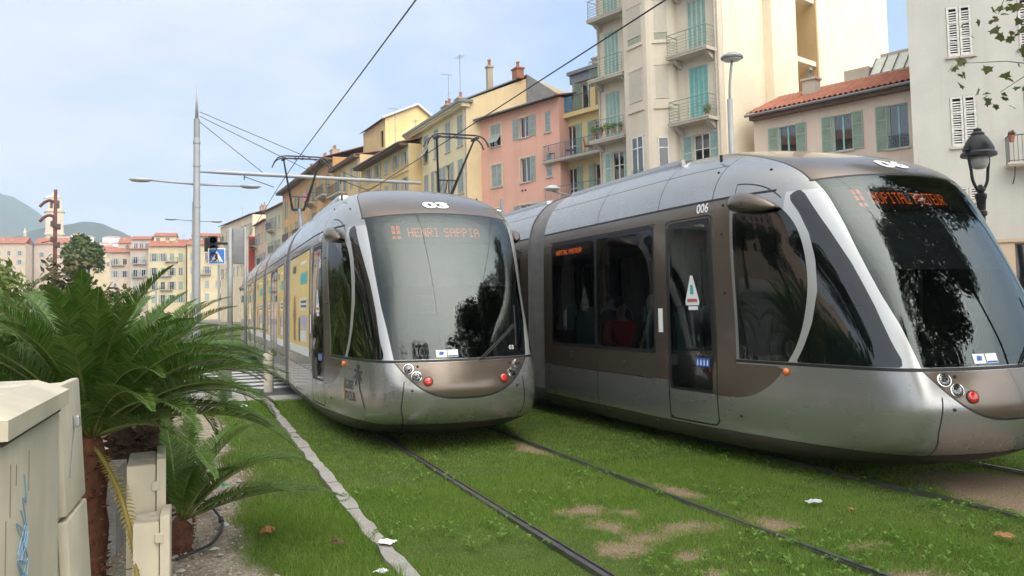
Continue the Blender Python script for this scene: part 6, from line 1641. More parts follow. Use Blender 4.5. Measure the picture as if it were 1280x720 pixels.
# narrow cabinet leaning behind it
nb = thing('meter_cabinet', 'narrow two door cream cabinet leaning outwards, directly behind the large one', 'cabinet', (-.262, 2.93, 0)); nb.rotation_euler = (0, R(-3.5), R(-3))
b = MB(); b.rbox((-.45, 0, -.1), (-.03, .34, 1.385), .01); b.build('cabinet_body', M_CAB, nb, 'auto')
b = MB(); b.rbox((-.03, -.01, .99), (.0, .35, 1.395), .008); b.build('upper_door', M_CAB, nb, 'auto')
b = MB(); b.rbox((-.03, -.01, .0), (.002, .35, .975), .008); b.build('lower_door', M_CAB, nb, 'auto')
b = MB(); b.rbox((.0, .18, 1.24), (.02, .21, 1.28), .006); b.tube([(.005, .06, 1.10), (.006, .15, 1.20), (.01, .195, 1.26)], .003, 5); b.build('latch', plain('dull zinc', (.4, .4, .4), .4, .6), nb)
def small_cab(label, x0, x1, y0, d, h, dx, rz):
    t = thing('meter_cabinet', label, 'cabinet', (x0, y0, 0), rz)
    w = x1 - x0; b = MB(); b.rbox((0, 0, -.1), (w - .05, d, h), .01); b.build('cabinet_body', M_CAB, t, 'auto')
    b = MB(); b.box((.006, .006, h), (w - .056, d - .006, h + .003)); b.build('cabinet_top', M_CABTOP, t)
    b = MB(); b.rbox((w - .047, -.015, -.08), (w, d + .015, h + .03), .006); b.build('cabinet_door', M_CAB, t, 'auto')
    for z in (h * .22, h * .86): b = MB(); b.rbox((w - .07, -.022, z - .025), (w - .03, -.005, z + .025), .006); b.build('hinge', M_CAB, t)
    b = MB(); b.box((.0, -.0015, h * .33), (w - .05, .0, h * .335)); b.build('seam', M_GROVE, t)
    return t
small_cab('taller of the two small cream meter cabinets, with a stained top', -.262, -.068, 4.90, .46, .80, 0, R(1))
small_cab('lower small cream meter cabinet standing in front of the stained one', -.218, -.045, 4.62, .24, .56, 0, R(-1.5))
# rubble stone behind the cabinets
r = np.random.default_rng(5); bm = bmesh.new(); bmesh.ops.create_icosphere(bm, subdivisions=3, radius=1)
for v in bm.verts: v.co *= 1 + .18 * (vnoise(np.array(v.co.x * 2.5 + 5), np.array(v.co.y * 2.5 + v.co.z * 2)).item() - .5); v.co = Vector((v.co.x * .10, v.co.y * .16, v.co.z * .12))
me = bpy.data.meshes.new('rock'); bm.to_mesh(me); bm.free(); me.materials.append(groundmat('rough pale concrete', [(.3, (.26, .24, .22)), (.7, (.46, .44, .41))], 8, 60, .9)); o = bpy.data.objects.new('rock', me); COL.objects.link(o); o.location = (-.33, 4.55, .17); tag(o, 'rough lump of pale concrete on the ground between the cabinets', 'rock')
b = MB(); b.prism([(-.7, 6.35), (-.40, 6.30), (-.36, 6.75), (-.66, 6.8)], -.03, .55); tag(b.build('rough_block', me.materials[0]), 'rough grey stone block seen between the two palm trunks', 'stone')

# ------------------------------------------------------------------ bollard, posts, signs, signals
M_BOLL = plain('worn cream concrete', (.50, .46, .37), .8, 0, .18, 12, .2)
bo = thing('bollard', 'round cream concrete bollard at the end of the grass beside tram 03', 'bollard', (1.67, 17.5, -.02))
b = MB(); b.lathe([(.098, 0), (.098, .46), (.092, .47), (.092, .485), (.104, .495), (.106, .60), (.092, .615), (.092, .63), (.106, .645), (.106, .74), (.09, .775), (.05, .79)], 20); b.build('shaft', M_BOLL, bo, 'auto')
b = MB(); b.tube([(.02, 0, .77), (.02, 0, .83)], .02, 8); b.build('cap_pin', M_BOLL, bo)
M_GREY = plain('grey pole paint', (.26, .27, .265), .5, .2, .1, 3); M_LIGHTGREY = plain('light grey mast paint', (.34, .35, .35), .45, .2, .1, 2)
pp = thing('signal_post', 'short grey steel post box at the corner of the grass', 'post', (.80, 16.6, -.02))
b = MB(); b.rbox((-.11, -.08, 0), (.11, .08, .62), .02); b.build('post_body', plain('dark grey paint', (.12, .125, .13), .6), pp, 'auto')
b = MB(); b.lathe([(.12, .60), (.13, .66), (.10, .72), (.02, .73)], 14); b.build('post_cap', plain('dark grey paint', (.12, .125, .13), .6), pp, 'auto')
tl = thing('traffic_light', 'grey traffic light post seen from behind with a black lamp head on a side arm', 'traffic light', (1.36, 25.2, 0))
b = MB(); b.tube([(-.02, 0, -.05), (-.02, 0, 4.05)], .075, 12); b.build('post', M_GREY, tl, True)
b = MB(); b.rbox((.06, -.06, 3.0), (.36, .02, 4.05), .02); b.build('back_board', plain('grey sign back', (.20, .205, .205), .5, .3), tl, 'auto')
b = MB(); b.tube([(.40, 0, -.05), (.40, 0, 4.08)], .05, 10); b.build('second_post', M_GREY, tl, True)
b = MB(); b.tube([(-.02, 0, 3.60), (-.45, -.05, 3.60)], .035, 8); b.build('arm', M_RUBBER, tl)
b = MB(); b.rbox((-.62, -.2, 3.05), (-.36, .02, 3.80), .03); ho = b.build('lamp_housing', M_RUBBER, tl, 'auto')
for k in range(3):
    b = MB(); M = Matrix.Translation((-.49, -.20, 3.20 + k * .23)) @ Matrix.Rotation(R(90), 4, 'X'); b.lathe([(.10, 0), (.11, .16), (.10, .16), (.09, .0)], 12, M); b.build('visor', M_RUBBER, ho)
b = MB(); b.box((-.72, -.05, 3.35), (-.60, .0, 3.75)); b.build('side_flap', M_RUBBER, tl)
M_BLUE = plain('road sign blue', (.025, .17, .55), .35); M_SIGNW = plain('road sign white', (.80, .80, .80), .4, 0, .03)
ps = thing('pedestrian_sign', 'blue square pedestrian crossing sign with a white triangle', 'road sign', (.97, 25.0, 0))
b = MB(); b.tube([(.06, .03, -.05), (.06, .03, 3.5)], .032, 8); b.build('post', M_LIGHTGREY, ps)
b = MB(); b.rbox((-.23, -.02, 2.98), (.23, .0, 3.44), .012); b.build('rim', M_SIGNW, ps, 'auto')
b = MB(); b.box((-.205, -.026, 3.005), (.205, -.021, 3.415)); pl = b.build('plate', M_BLUE, ps)
b = MB(); b.add([(-.175, -.030, 3.045), (.175, -.030, 3.045), (0, -.030, 3.375)], [(0, 1, 2)]); b.build('triangle', M_SIGNW, pl)
b = MB(); y = -.034
b.add([(x, y, z) for x, z in ((-.015, 3.235), (.02, 3.235), (.028, 3.15), (.075, 3.075), (.05, 3.07), (.01, 3.13), (-.035, 3.065), (-.062, 3.075), (-.02, 3.15), (-.055, 3.17), (-.06, 3.19))], [tuple(range(11))]); b.add([(.004 + .022 * math.cos(q), y, 3.265 + .022 * math.sin(q)) for q in np.linspace(0, 6.28, 12, endpoint=False)], [tuple(range(12))])
for k in range(5): b.add([(-.13 + k * .06, y, 3.05), (-.10 + k * .06, y, 3.05), (-.093 + k * .05, y, 3.072), (-.118 + k * .05, y, 3.072)], [(0, 1, 2, 3)])
b.build('walking_figure', M_BLACKINK, pl)

# ------------------------------------------------------------------ masts, wires, lamps
M_WIRE = plain('contact wire', (.03, .03, .032), .5, .4)
def mast(label, x, y, top, beam, arm_l, arm_r, zarm, lean=0):
    t = thing('lamp_mast', label, 'mast', (x, y, 0), 0, 'catenary masts with street lamps')
    b = MB(); b.tube([(0, 0, -.1), (0, 0, top - 1.0)], [.135, .105], 16)
    for z in (4.2, 5.2, 6.6, 7.4): b.tube([(0, 0, z), (0, 0, z + .06)], .128, 16)
    b.build('pole', M_LIGHTGREY, t, 'auto')
    b = MB(); b.tube([(0, 0, top - 1.0), (0, 0, top - .35)], .10, 14); b.build('collar', M_GREY, t, 'auto')
    b = MB(); b.tube([(0, 0, top - .35), (0, 0, top + .9)], [.06, .012], 8); b.build('spike', M_LIGHTGREY, t, True)
    for sx, L in ((-1, arm_l), (1, arm_r)):
        b = MB(); b.tube([(0, 0, zarm), (sx * L, 0, zarm + (.08 if sx < 0 else -.02))], [.045, .03], 8); o = b.build('lamp_arm', M_LIGHTGREY, t, True)
        b = MB(); M = Matrix.Translation((sx * (L + .25), 0, zarm + (.08 if sx < 0 else -.02))) @ Matrix.Diagonal((1, .5, .28, 1)); b.lathe([(.02, -.3), (.26, -.22), (.38, 0), (.30, .18), (.02, .26)], 16, M); b.build('lamp_head', M_LIGHTGREY, o, True)
    if beam:
        b = MB(); b.tube([(.05, 0, 6.42), (.9, 0, 6.44), (7.9, 0, 6.32)], [.02, .075, .06], 10); b.build('beam', M_LIGHTGREY, t, True)
        for x1, z1, x2, z2 in ((.1, 8.15, 2.2, 6.46), (.1, 8.35, 4.2, 6.42), (.1, 8.5, 5.6, 6.38)):
            b = MB(); b.tube([(x1, 0, z1), (x2, 0, z2)], .012, 5); b.build('stay_wire', M_WIRE, t)
        for xw_ in (2.55, 5.9):
            b = MB(); b.tube([(xw_ - 1.0, 0, 6.32), (xw_, 0, 5.98)], .015, 5); b.tube([(xw_ - 1.0, 0, 6.4), (xw_ - 1.0, 0, 6.2)], .02, 5); b.build('steady_arm', M_WIRE, t)
    return t
mast('tall light grey mast with two lamps and a long beam over both tracks', .52, 30, 8.6, True, 1.5, 1.5, 6.0)
mast('grey lamp mast farther down the tracks, mostly hidden behind the near one', .80, 56, 9.0, False, 1.1, 1.1, 7.45)
mast('distant lamp mast seen between the palms and the far houses', -3.0, 120, 7.4, False, 1.0, 1.0, 6.6)
def wire(label, pts):
    b = MB(); b.tube(pts, .013, 5); return tag(b.build('contact_wire', M_WIRE), label, 'wire', 'contact wires over the tracks')
wire('contact wire above the track of tram 03', [(3.05, -40, 5.93), (3.05, 6, 5.93), (3.1, 24, 5.93), (3.2, 30, 5.95), (3.9, 60, 5.95), (5.0, 110, 5.95)])
wire('contact wire above the track of tram 06', [(6.42, -40, 5.93), (6.42, 20, 5.93), (6.42, 30, 5.95), (6.9, 60, 5.95), (8.0, 110, 5.95)])
wire('span wire running from the wall side towards the far mast', [(9.3, 30, 6.35), (13.0, 45, 6.6), (17.0, 53.0, 9.5)])
def street_lamp(label, x, y, h, arm, rz):
    t = thing('street_lamp', label, 'street lamp', (x, y, 0), rz)
    b = MB(); b.tube([(0, 0, 0), (0, 0, 1.2)], .11, 12); b.tube([(0, 0, 1.2), (0, 0, h - 1.15)], [.085, .075], 12); b.build('pole', M_GREY, t, True)
    pts = smooth_line([(0, 0, h - 1.2), (.02, 0, h - .75), (arm * .6, 0, h - .35), (arm, 0, h - .08)], 5)
    b = MB(); b.tube([tuple(p) for p in pts], .035, 8); b.build('arm', M_GREY, t, True)
    M = Matrix.Translation((arm, 0, h)); b = MB(); b.lathe([(.02, -.07), (.12, -.07), (.29, -.04), (.30, 0), (.25, .06), (.12, .12), (.02, .14)], 24, M); hd = b.build('lamp_head', M_GREY, t, 'auto')
    b = MB(); b.lathe([(.25, -.055), (.22, -.085), (.02, -.10)], 20, M); b.build('diffuser', plain('frosted lamp glass', (.55, .56, .55), .3), hd, True)
    return t
street_lamp('grey street lamp with a mushroom shaped head in front of the cream wall', 13.60, 18.0, 8.15, .12, 0)
# lamp on a long horizontal arm from the corner of the beige block
wl_ = thing('wall_lamp', 'grey mushroom headed lamp on a long horizontal arm beside the narrow yellow house', 'lamp', (19.15, 37.1, 6.9), 0)
p0 = Vector((0, 0, 0)); ar = Vector((-2.15, -.35, .32))
b = MB(); b.tube([p0, ar * .5, ar], .04, 8); b.rbox((-.12, -.12, -.15), (.12, .25, .15), .03); b.build('arm', M_GREY, wl_)
b = MB(); M = Matrix.Translation(ar + Vector((0, 0, .12))); b.lathe([(.02, -.10), (.30, -.08), (.42, -.02), (.40, .04), (.2, .16), (.02, .2)], 20, M); b.build('lamp_head', plain('lamp head grey', (.40, .42, .42), .5), wl_, True)
M_BLK = plain('black cast iron', (.022, .023, .024), .45, .3, .2)
ln = thing('lantern_post', 'black cast iron lantern post with a forked bracket before the grey white house', 'street lamp', (13.92, 11.0, 0))
b = MB(); b.lathe([(.16, 0), (.16, .5), (.12, .55), (.075, .9), (.065, 1.0), (.06, 3.1), (.095, 3.13), (.095, 3.19), (.07, 3.22), (.085, 3.42), (.10, 3.44), (.10, 3.52), (.05, 3.56)], 16); b.build('post', M_BLK, ln, 'auto')
for s_ in (-1, 1):
    pts = smooth_line([(0, 0, 3.58), (s_ * .09, 0, 3.62), (s_ * .19, 0, 3.78), (s_ * .22, 0, 3.98), (s_ * .26, 0, 4.18), (s_ * .25, 0, 4.34)], 5)
    b = MB(); b.tube([tuple(p) for p in pts], .028, 8); b.build('fork_arm', M_BLK, ln, True)
b = MB(); b.lathe([(.03, 3.52), (.09, 3.6), (.04, 3.68), (.03, 3.7)], 14); b.build('fork_hub', M_BLK, ln, True)
b = MB(); b.lathe([(.24, 4.22), (.31, 4.24), (.31, 4.29), (.27, 4.33), (.27, 4.38), (.235, 4.46), (.17, 4.58), (.12, 4.63), (.12, 4.67), (.07, 4.71), (.07, 4.75), (.02, 4.78)], 24); ld = b.build('lantern_hood', M_BLK, ln, 'auto')
for s_ in (-1, 1): b = MB(); b.lathe([(.03, 4.30), (.05, 4.34), (.03, 4.40), (.015, 4.45)], 10, Matrix.Translation((s_ * .29, 0, 0))); b.build('finial', M_BLK, ld)
b = MB(); b.lathe([(.17, 4.22), (.165, 4.12), (.14, 4.04), (.08, 4.0), (.01, 3.99)], 20); b.build('lantern_glass', plain('frosted globe', (.52, .52, .47), .35), ln, True)
# barrier arm and post glimpsed between the trams, below the pink house
br = thing('signal_mast', 'thin grey post with a white boom between the two trams', 'post', (9.75, 25.0, 0))
b = MB(); b.tube([(0, 0, 0), (0, 0, 5.1)], .06, 8); b.build('post', M_GREY, br)
b = MB(); b.tube([(0, 0, 4.72), (-2.1, 0, 4.72)], .04, 6); b.tube([(-1.5, 0, 4.70), (-.1, -.2, 4.0)], .03, 6); b.build('boom', M_SIGNW, br)

# ------------------------------------------------------------------ far houses across the square
M_FYEL = stucco('far yellow render', (.58, .49, .31), .2); M_FROSE = stucco('far rose render', (.50, .41, .34), .2); M_FPEA = stucco('far peach render', (.52, .42, .32), .2); M_FGREY = stucco('far grey render', (.47, .43, .37), .1)
FR = 'far houses across the square'
far_house('far peach house at the left end beside the green tree, many grey shutters', (-15.8, 221.3), (1, -.12), 4.6, 16.6, M_FPEA, 'grey', (13.6, 10.6, 7.6, 4.6), 101, 1, 1.2, M_TILE, 9, 1.7, (.9, 1.5), FR)
far_house('far grey rose house with a set back top storey', (-11.2, 219.6), (1, -.12), 4.1, 17.3, M_FROSE, 'grey', (13.8, 10.6, 7.4, 4.4), 102, 3, .8, M_TILE, 9, 1.5, (.9, 1.7), FR)
far_house('far yellow house with two long balconies and a red roof', (-7.1, 217.8), (1, -.12), 8.5, 17.9, M_FYEL, 'sage', (14.3, 10.8, 7.4, 4.2), 103, 3, 1.8, M_TILE, 9, 1.9, (1.0, 1.9), FR)
far_house('far yellow house right behind the near mast', (1.6, 214.4), (1, -.12), 9.0, 18.1, M_FYEL, 'grey', (14.4, 11.0, 7.6, 4.4), 104, 2, 1.6, M_TILE, 9, 2.2, (1.0, 1.8), FR)
def top_storey(label, x, y, w, d, z0, z1, mat, n):
    t = house('penthouse', label, (x, y), (1, -.12), w, d, z1, mat, [(.5 + i * (w - .6) / n, z0 + .4, .9, 1.5, 'win', 'grey', {'sill': False}) for i in range(n)], .1, 'building', FR, z0); roof(t, w, z1, d / 2, .9, .1, M_TILE, .4); return t
top_storey('set back grey top storey with a red roof on the far rose house', -11.0, 221.2, 4.4, 6, 17.0, 19.8, M_FGREY, 3)
top_storey('white roof room with a red roof above the far yellow house', -6.0, 221.0, 5.0, 5, 18.4, 20.6, M_CREAM2, 2)
top_storey('long low roof storey with a red roof above the yellow house by the mast', 2.6, 217.6, 8.5, 6, 18.4, 20.4, M_FGREY, 4)
# old town roofs at the foot of the tower
for i, (x, y, w, h, lab) in enumerate(((-58, 318, 10, 26.0, 'red roofed old town house left of the dome'), (-46.5, 325, 12, 26.5, 'red roofed old town house right of the clock tower'), (-30, 330, 12, 24.0, 'ochre old town house behind the round tree'), (-19, 300, 7, 25, 'small orange house beside the far peach house'))):
    far_house(lab, (x, y), (1, -.1), w, h, (M_FPEA, M_FROSE, M_FYEL, M_FPEA)[i], 'grey', (22.0, 19.0), 110 + i, 0, 2.2, M_TILE, 10, 3.0, (.9, 1.5), 'old town houses')
M_STONE = stucco('pale tower stone', (.58, .50, .39), .3)
tw = thing('clock_tower', 'square pale stone bell tower rising before the hill', 'tower', (-47.5, 380, 0), R(8))
b = MB(); b.box((-3.2, -3.2, 0), (3.2, 3.2, 44)); b.build('shaft', M_STONE, tw)
for z in (24.5, 34.2, 43.6): b = MB(); b.box((-3.6, -3.6, z), (3.6, 3.6, z + .8)); b.build('cornice', M_STONE, tw)
b = MB(); b.box((-2.5, -2.5, 44.4), (2.5, 2.5, 49)); b.build('belfry', M_STONE, tw)
for x in (-1.2, 1.2): b = MB(); b.prism([(x - .5, -2.52), (x + .5, -2.52), (x + .5, -2.505), (x - .5, -2.505)], 45, 48.3); b.build('belfry_opening', M_ROOMDARK, tw)
b = MB(); b.prism([(-.8, -3.23), (.8, -3.23), (.8, -3.21), (-.8, -3.21)], 37, 41); b.build('tower_opening', M_ROOMDARK, tw)
b = MB(); b.prism([(-.5, -3.23), (.5, -3.23), (.5, -3.21), (-.5, -3.21)], 28, 30.5); b.build('tower_opening', M_ROOMDARK, tw)
b = MB(); b.lathe([(2.5, 49), (2.0, 50.2), (1.0, 51.2), (.3, 52.6), (.05, 53.8)], 16); b.build('tower_cap', M_STONE, tw, True)
dm = thing('church_dome', 'grey slate church dome with a small lantern left of the tower', 'dome', (-52.6, 345, 0))
b = MB(); b.lathe([(3.6, 0), (3.6, 26.2), (3.9, 26.3), (3.9, 26.8), (3.4, 26.9)], 20); b.build('drum', M_STONE, dm, 'auto')
b = MB(); b.lathe([(3.3, 26.8), (3.15, 28.0), (2.6, 29.3), (1.7, 30.3), (.6, 30.9)], 24); b.build('dome_shell', plain('slate dome', (.13, .14, .16), .5), dm, True)
b = MB(); b.lathe([(.6, 30.8), (.6, 32.0), (.75, 32.1), (.3, 32.8), (.05, 34)], 12); b.build('dome_lantern', M_STONE, dm, 'auto')
# rusty signal column with curved arms
M_RUSTY = plain('rusty steel column', (.11, .045, .032), .85, .1, .3, 3)
ru = thing('steel_column', 'tall rusty steel column with curved arms and a white bird on top', 'column', (-8.2, 66, 0))
b = MB(); b.tube([(0, 0, -.1), (0, 0, 10.55)], [.17, .11], 10); b.build('column_shaft', M_RUSTY, ru, True)
for z in (9.6, 8.55): 
    pts = smooth_line([(0, 0, z), (-.35, 0, z + .15), (-.70, 0, z + .0), (-.98, 0, z - .32)], 5); b = MB(); b.tube([tuple(p) for p in pts], .10, 8); b.build('curved_arm', M_RUSTY, ru, True)
for z, x in ((8.1, -.12), (7.0, -.12), (6.6, .14), (7.9, .16)): b = MB(); b.rbox((x - .17, -.15, z - .2), (x + .17, .15, z + .2), .04); b.build('lamp_box', plain('dark brown lamp box', (.06, .035, .03), .6), ru, 'auto')
b = MB(); b.tube([(-.05, 0, 6.95), (-.85, 0, 6.75)], .04, 6); b.build('side_bar', M_RUSTY, ru)
gl = thing('seagull', 'white seagull perched on the curved arm of the rusty column', 'bird', (-8.62, 66, 9.83))
bm = bmesh.new(); bmesh.ops.create_uvsphere(bm, u_segments=14, v_segments=10, radius=1)
for v in bm.verts:
    x, y_, z = v.co; k = 1 - .35 * max(0, x); v.co = Vector((x * .24, y_ * .10 * k, z * .11 * k + .05 * x + .16))
me = bpy.data.meshes.new('body'); bm.to_mesh(me); bm.free(); me.materials.append(M_SIGNW); o = bpy.data.objects.new('body', me); COL.objects.link(o); o.parent = gl
b = MB(); M = Matrix.Translation((.23, 0, .29)) @ Matrix.Diagonal((1, .85, .9, 1)); b.lathe([(.005, -.075), (.05, -.06), (.075, 0), (.05, .06), (.005, .075)], 12, M); b.build('head', M_SIGNW, gl, True)
b = MB(); b.tube([(.29, 0, .285), (.38, 0, .265)], [.02, .004], 6); b.build('beak', M_AMBER, gl)
b = MB(); b.tube([(-.18, 0, .11), (-.38, 0, .07)], [.06, .01], 6); b.build('tail', plain('grey feathers', (.3, .31, .33), .7), gl)
for y_ in (-.03, .03): b = MB(); b.tube([(0, y_, .07), (0, y_, -.02)], .01, 5); b.build('leg', M_AMBER, gl)

# ------------------------------------------------------------------ hills
m, nt, p = newmat('wooded hillside'); v = coords(nt)
n_a = noise(nt, v, .012, 8, .65); n_b = noise(nt, v, .06, 5, .6)
nt.links.new(mixc(nt, .5, ramp(nt, n_a, [(.35, (.015, .032, .016)), (.6, (.045, .065, .035)), (.75, (.16, .15, .11))]), ramp(nt, n_b, [(.3, (.01, .022, .012)), (.7, (.07, .085, .045))])), p.inputs['Base Color']); p.inputs['Roughness'].default_value = 1; p.inputs['Specular IOR Level'].default_value = 0
M_HILL = m
def hill(name, pts, Y, depth, seed):
    """a ridge line in plan and height, with slopes falling to the plain on both sides"""
    xs = np.linspace(pts[0][0], pts[-1][0], 90); hs = np.interp(xs, [q[0] for q in pts], [q[1] for q in pts]); hs = hs * (1 + (fbm(xs * .021 + seed, xs * 0 + seed) - .5) * .08); V = []; n = 26
    for j in range(n):
        v_ = j / (n - 1); ph = math.sin(min(1, v_ / .5) * math.pi / 2) if v_ <= .5 else math.cos((v_ - .5) / .5 * math.pi / 2)
        for i, x in enumerate(xs): V.append((x, Y + (v_ - .5) * depth, max(-3, hs[i] * ph ** 1.1 + (fbm(np.array(x * .012 + seed), np.array(v_ * 5)).item() - .5) * hs[i] * .20 * (1 if abs(v_ - .5) > .03 else .45) - 2)))
    F = [(j * 90 + i, j * 90 + i + 1, (j + 1) * 90 + i + 1, (j + 1) * 90 + i) for j in range(n - 1) for i in range(89)]
    b = MB(); b.add(V, F); return tag(b.build(name, M_HILL, None, True), kind='structure')
hill('hills', [(-1800, 250), (-1100, 400), (-700, 400), (-545, 368), (-447, 330), (-408, 318), (-360, 290), (-320, 250), (-270, 205), (-200, 150), (-100, 90), (0, 20)], 2560, 1700, 3)
hill('hills', [(-900, 120), (-500, 120), (-330, 110), (-240, 140), (-205, 160), (-165, 166), (-130, 166), (-85, 146), (-40, 120), (40, 80), (160, 40), (400, 30)], 1680, 1100, 8)
# villas on the slopes
r = np.random.default_rng(33); M_VILLA = plain('pale villa walls', (.85, .80, .70), .8); M_VROOF = plain('villa roof', (.36, .17, .11), .9)
dg = bpy.context.evaluated_depsgraph_get(); dg.update()
def villa(x, y, z, w, d, h, rz, label):
    t = thing('villa', label, 'house', (x, y, z), rz, 'pale villas on the hillside')
    b = MB(); b.box((-w / 2, -d / 2, -8), (w / 2, d / 2, h)); b.build('wall', M_VILLA, t)
    b = MB(); b.add([(-w / 2 - .5, -d / 2 - .5, h), (w / 2 + .5, -d / 2 - .5, h), (w / 2 + .5, d / 2 + .5, h), (-w / 2 - .5, d / 2 + .5, h), (-w / 4, 0, h + 3), (w / 4, 0, h + 3)], [(0, 1, 5, 4), (1, 2, 5), (2, 3, 4, 5), (3, 0, 4), (3, 2, 1, 0)]); b.build('roof', M_VROOF, t)
k = 0
for _ in range(400):
    if k >= 40: break
    s_ = r.uniform(0, 1)
    if s_ < .75: px_, py_ = r.uniform(-.255, -.165), r.uniform(.052, .092)
    else: px_, py_ = r.uniform(-.12, -.06), r.uniform(.058, .085)
    ok, loc, nr, ix, ob, _m = SC.ray_cast(dg, Vector((px_ * 600, 600, 1.61 + py_ * 600)), Vector((px_, 1, py_)).normalized())
    if ok and ob.name.startswith('hills'):
        villa(loc.x, loc.y, loc.z, r.uniform(12, 30), r.uniform(8, 12), r.uniform(7, 12), r.uniform(-.4, .4), 'pale villa with a red roof standing among the trees on the distant hillside'); k += 1

# ------------------------------------------------------------------ across the street behind the viewer (seen in the tram windows)
M_MODERN = stucco('white modern render', (.62, .60, .55), .15)
md = thing('apartment_building', 'modern white block with stacked balconies, mirrored in the cab window of tram 06', 'building', (-46, 66, 0), R(90))
b = MB(); b.box((-13, 0, 0), (13, 12, 24)); b.build('wall', plain('brown block wall', (.22, .17, .12), .9), md)  # one even brown behind the pale balconies
for f in range(7):
    z = 4 + f * 2.9; n = 16; pts = [(-13 + 26 * i / n, -1.6 - 1.6 * math.sin(math.pi * i / n)) for i in range(n + 1)]
    b = MB(); b.prism(pts + [(13, -.05), (-13, -.05)], z, z + 1.15); b.build('balcony', M_MODERN, md)
oldb = house('apartment_building', 'old brown block left of the modern one, mirrored in the cab window of tram 06', (-46, 30), (0, 1), 20, 12, 21, stucco('old brown render', (.42, .33, .24), .3), [(1.5 + i * 3, 4 + f * 3.2, 1.2, 2, 'win', 'white', {'sill': False}) for i in range(6) for f in range(5)], .15)
roof(oldb, 20, 21, 5, 2, .3, M_TILE2)
for i, (x, y, h) in enumerate(((-24, 22, 9), (-26, 30, 10), (-24, 39, 9.5), (-27, 48, 10), (-20, 12, 9))):
    tree('broadleaf_tree', ['dark tree nearest the camera on the far side of the square', 'second dark tree on the far side of the square', 'third dark tree on the far side of the square', 'fourth dark tree on the far side of the square, tallest', 'dark tree on the square close to the crossing'][i], 'tree', (x, y, 0), h * .35, .25, clumps((0, 0, h * .62), 3.2, 3.2, h * .36, 16, .42, 200 + i), 2200, .28, M_FOL_D, 200 + i, 'dark trees on the far side of the square')

# ------------------------------------------------------------------ passengers in tram 06
def person_mesh(name, joints, edges, mat, parent=None, loc=(0, 0, 0)):
    me = bpy.data.meshes.new(name); me.from_pydata([j[:3] for j in joints], edges, []); o = bpy.data.objects.new(name, me); COL.objects.link(o)
    sk = o.modifiers.new('skin', 'SKIN'); lay = me.skin_vertices[0] if len(me.skin_vertices) else None
    if lay is None: 
        bpy.context.view_layer.objects.active = o; lay = me.skin_vertices.new() if hasattr(me.skin_vertices, 'new') else me.skin_vertices[0]
    for i, j in enumerate(joints): lay.data[i].radius = (j[3], j[4] if len(j) > 4 else j[3])
    lay.data[0].use_root = True
    sk.use_smooth_shade = True; sb = o.modifiers.new('sub', 'SUBSURF'); sb.levels = 2; sb.render_levels = 2
    me.materials.append(mat); o.location = loc
    if parent: o.parent = parent
    return o
def seated(label, x, t, face, top, hair, pose):
    """seated figure; face = +1 looks towards +y, -1 towards the nose"""
    root = thing('person', label, 'person', (6.42 + x, 4.92 + t, .36), 0 if face > 0 else math.pi, 'passengers in tram 06')
    sk = plain('skin', (.42, .27, .19), .55, 0, .06); J = [(0, 0, .50, .15, .12), (0, .02, .70, .14, .105), (0, .0, .92, .155, .10), (0, .0, 1.04, .065, .06), (0, .01, 1.10, .05, .05), (0, .02, 1.19, .075, .085), (0, .025, 1.27, .07, .085)]
    E = [(0, 1), (1, 2), (2, 3), (3, 4), (4, 5), (5, 6)]
    for s_ in (-1, 1):
        n = len(J); J += [(s_ * .19, 0, .98, .055), (s_ * .24, .04, .72, .045), (s_ * .16, .24 + pose * (s_ > 0), .64 + .12 * pose, .035), (s_ * .13, .31 + pose * (s_ > 0), .65 + .14 * pose, .028)]; E += [(2, n), (n, n + 1), (n + 1, n + 2), (n + 2, n + 3)]
        n = len(J); J += [(s_ * .10, .05, .49, .085), (s_ * .12, .44, .50, .065), (s_ * .12, .46, .10, .045), (s_ * .12, .58, .03, .035)]; E += [(0, n), (n, n + 1), (n + 1, n + 2), (n + 2, n + 3)]
    body = person_mesh('body', J, E, sk, root)
    # clothes: a shell over torso, arms and legs
    JC = [(a, b_, c, r_[0] + .015, (r_[1] if len(r_) > 1 else r_[0]) + .015) for a, b_, c, *r_ in J[:4]]; EC = [(0, 1), (1, 2), (2, 3)]
    JC[3] = (0, 0, .99, .10, .085)
    for s_ in (0, 1):
        o_ = 7 + s_ * 8; n = len(JC); JC += [(*J[o_][:3], .068), (*J[o_ + 1][:3], .056), (*J[o_ + 2][:3], .044)]; EC += [(2, n), (n, n + 1), (n + 1, n + 2)]
    person_mesh('jacket', JC, EC, top, body)
    JT = [(0, 0, .50, .16, .13)]; ET = []
    for s_ in (0, 1): o_ = 11 + s_ * 8; n = len(JT); JT += [(*J[o_][:3], .095), (*J[o_ + 1][:3], .075), (*J[o_ + 2][:3], .056)]; ET += [(0, n), (n, n + 1), (n + 1, n + 2)]
    person_mesh('trousers', JT, ET, plain('dark trousers', (.03, .03, .04), .8), body)
    b = MB(); M = Matrix.Translation((0, .0, 1.255)) @ Matrix.Diagonal((.086, .098, .115, 1)); b.lathe([(.25, -.62), (.80, -.55), (1.0, -.1), (.95, .35), (.6, .8), (.02, 1.0)], 16, M); b.build('hair', hair, body, True)
    b = MB(); b.tube([(0, .10, 1.25), (0, .125, 1.215)], [.010, .016], 6); b.build('nose', sk, body)
    return root
blackh = plain('black hair', (.015, .012, .01), .5); greyh = plain('grey hair', (.35, .34, .32), .6)
seated('seated passenger in a red top behind the rear window of tram 06', -.80, 5.10, -1, plain('red cloth', (.5, .02, .02), .8), blackh, .05)
seated('seated passenger in dark clothes with grey hair by the front window of tram 06', -.80, 4.25, 1, plain('black cloth', (.03, .03, .035), .8), greyh, .12)
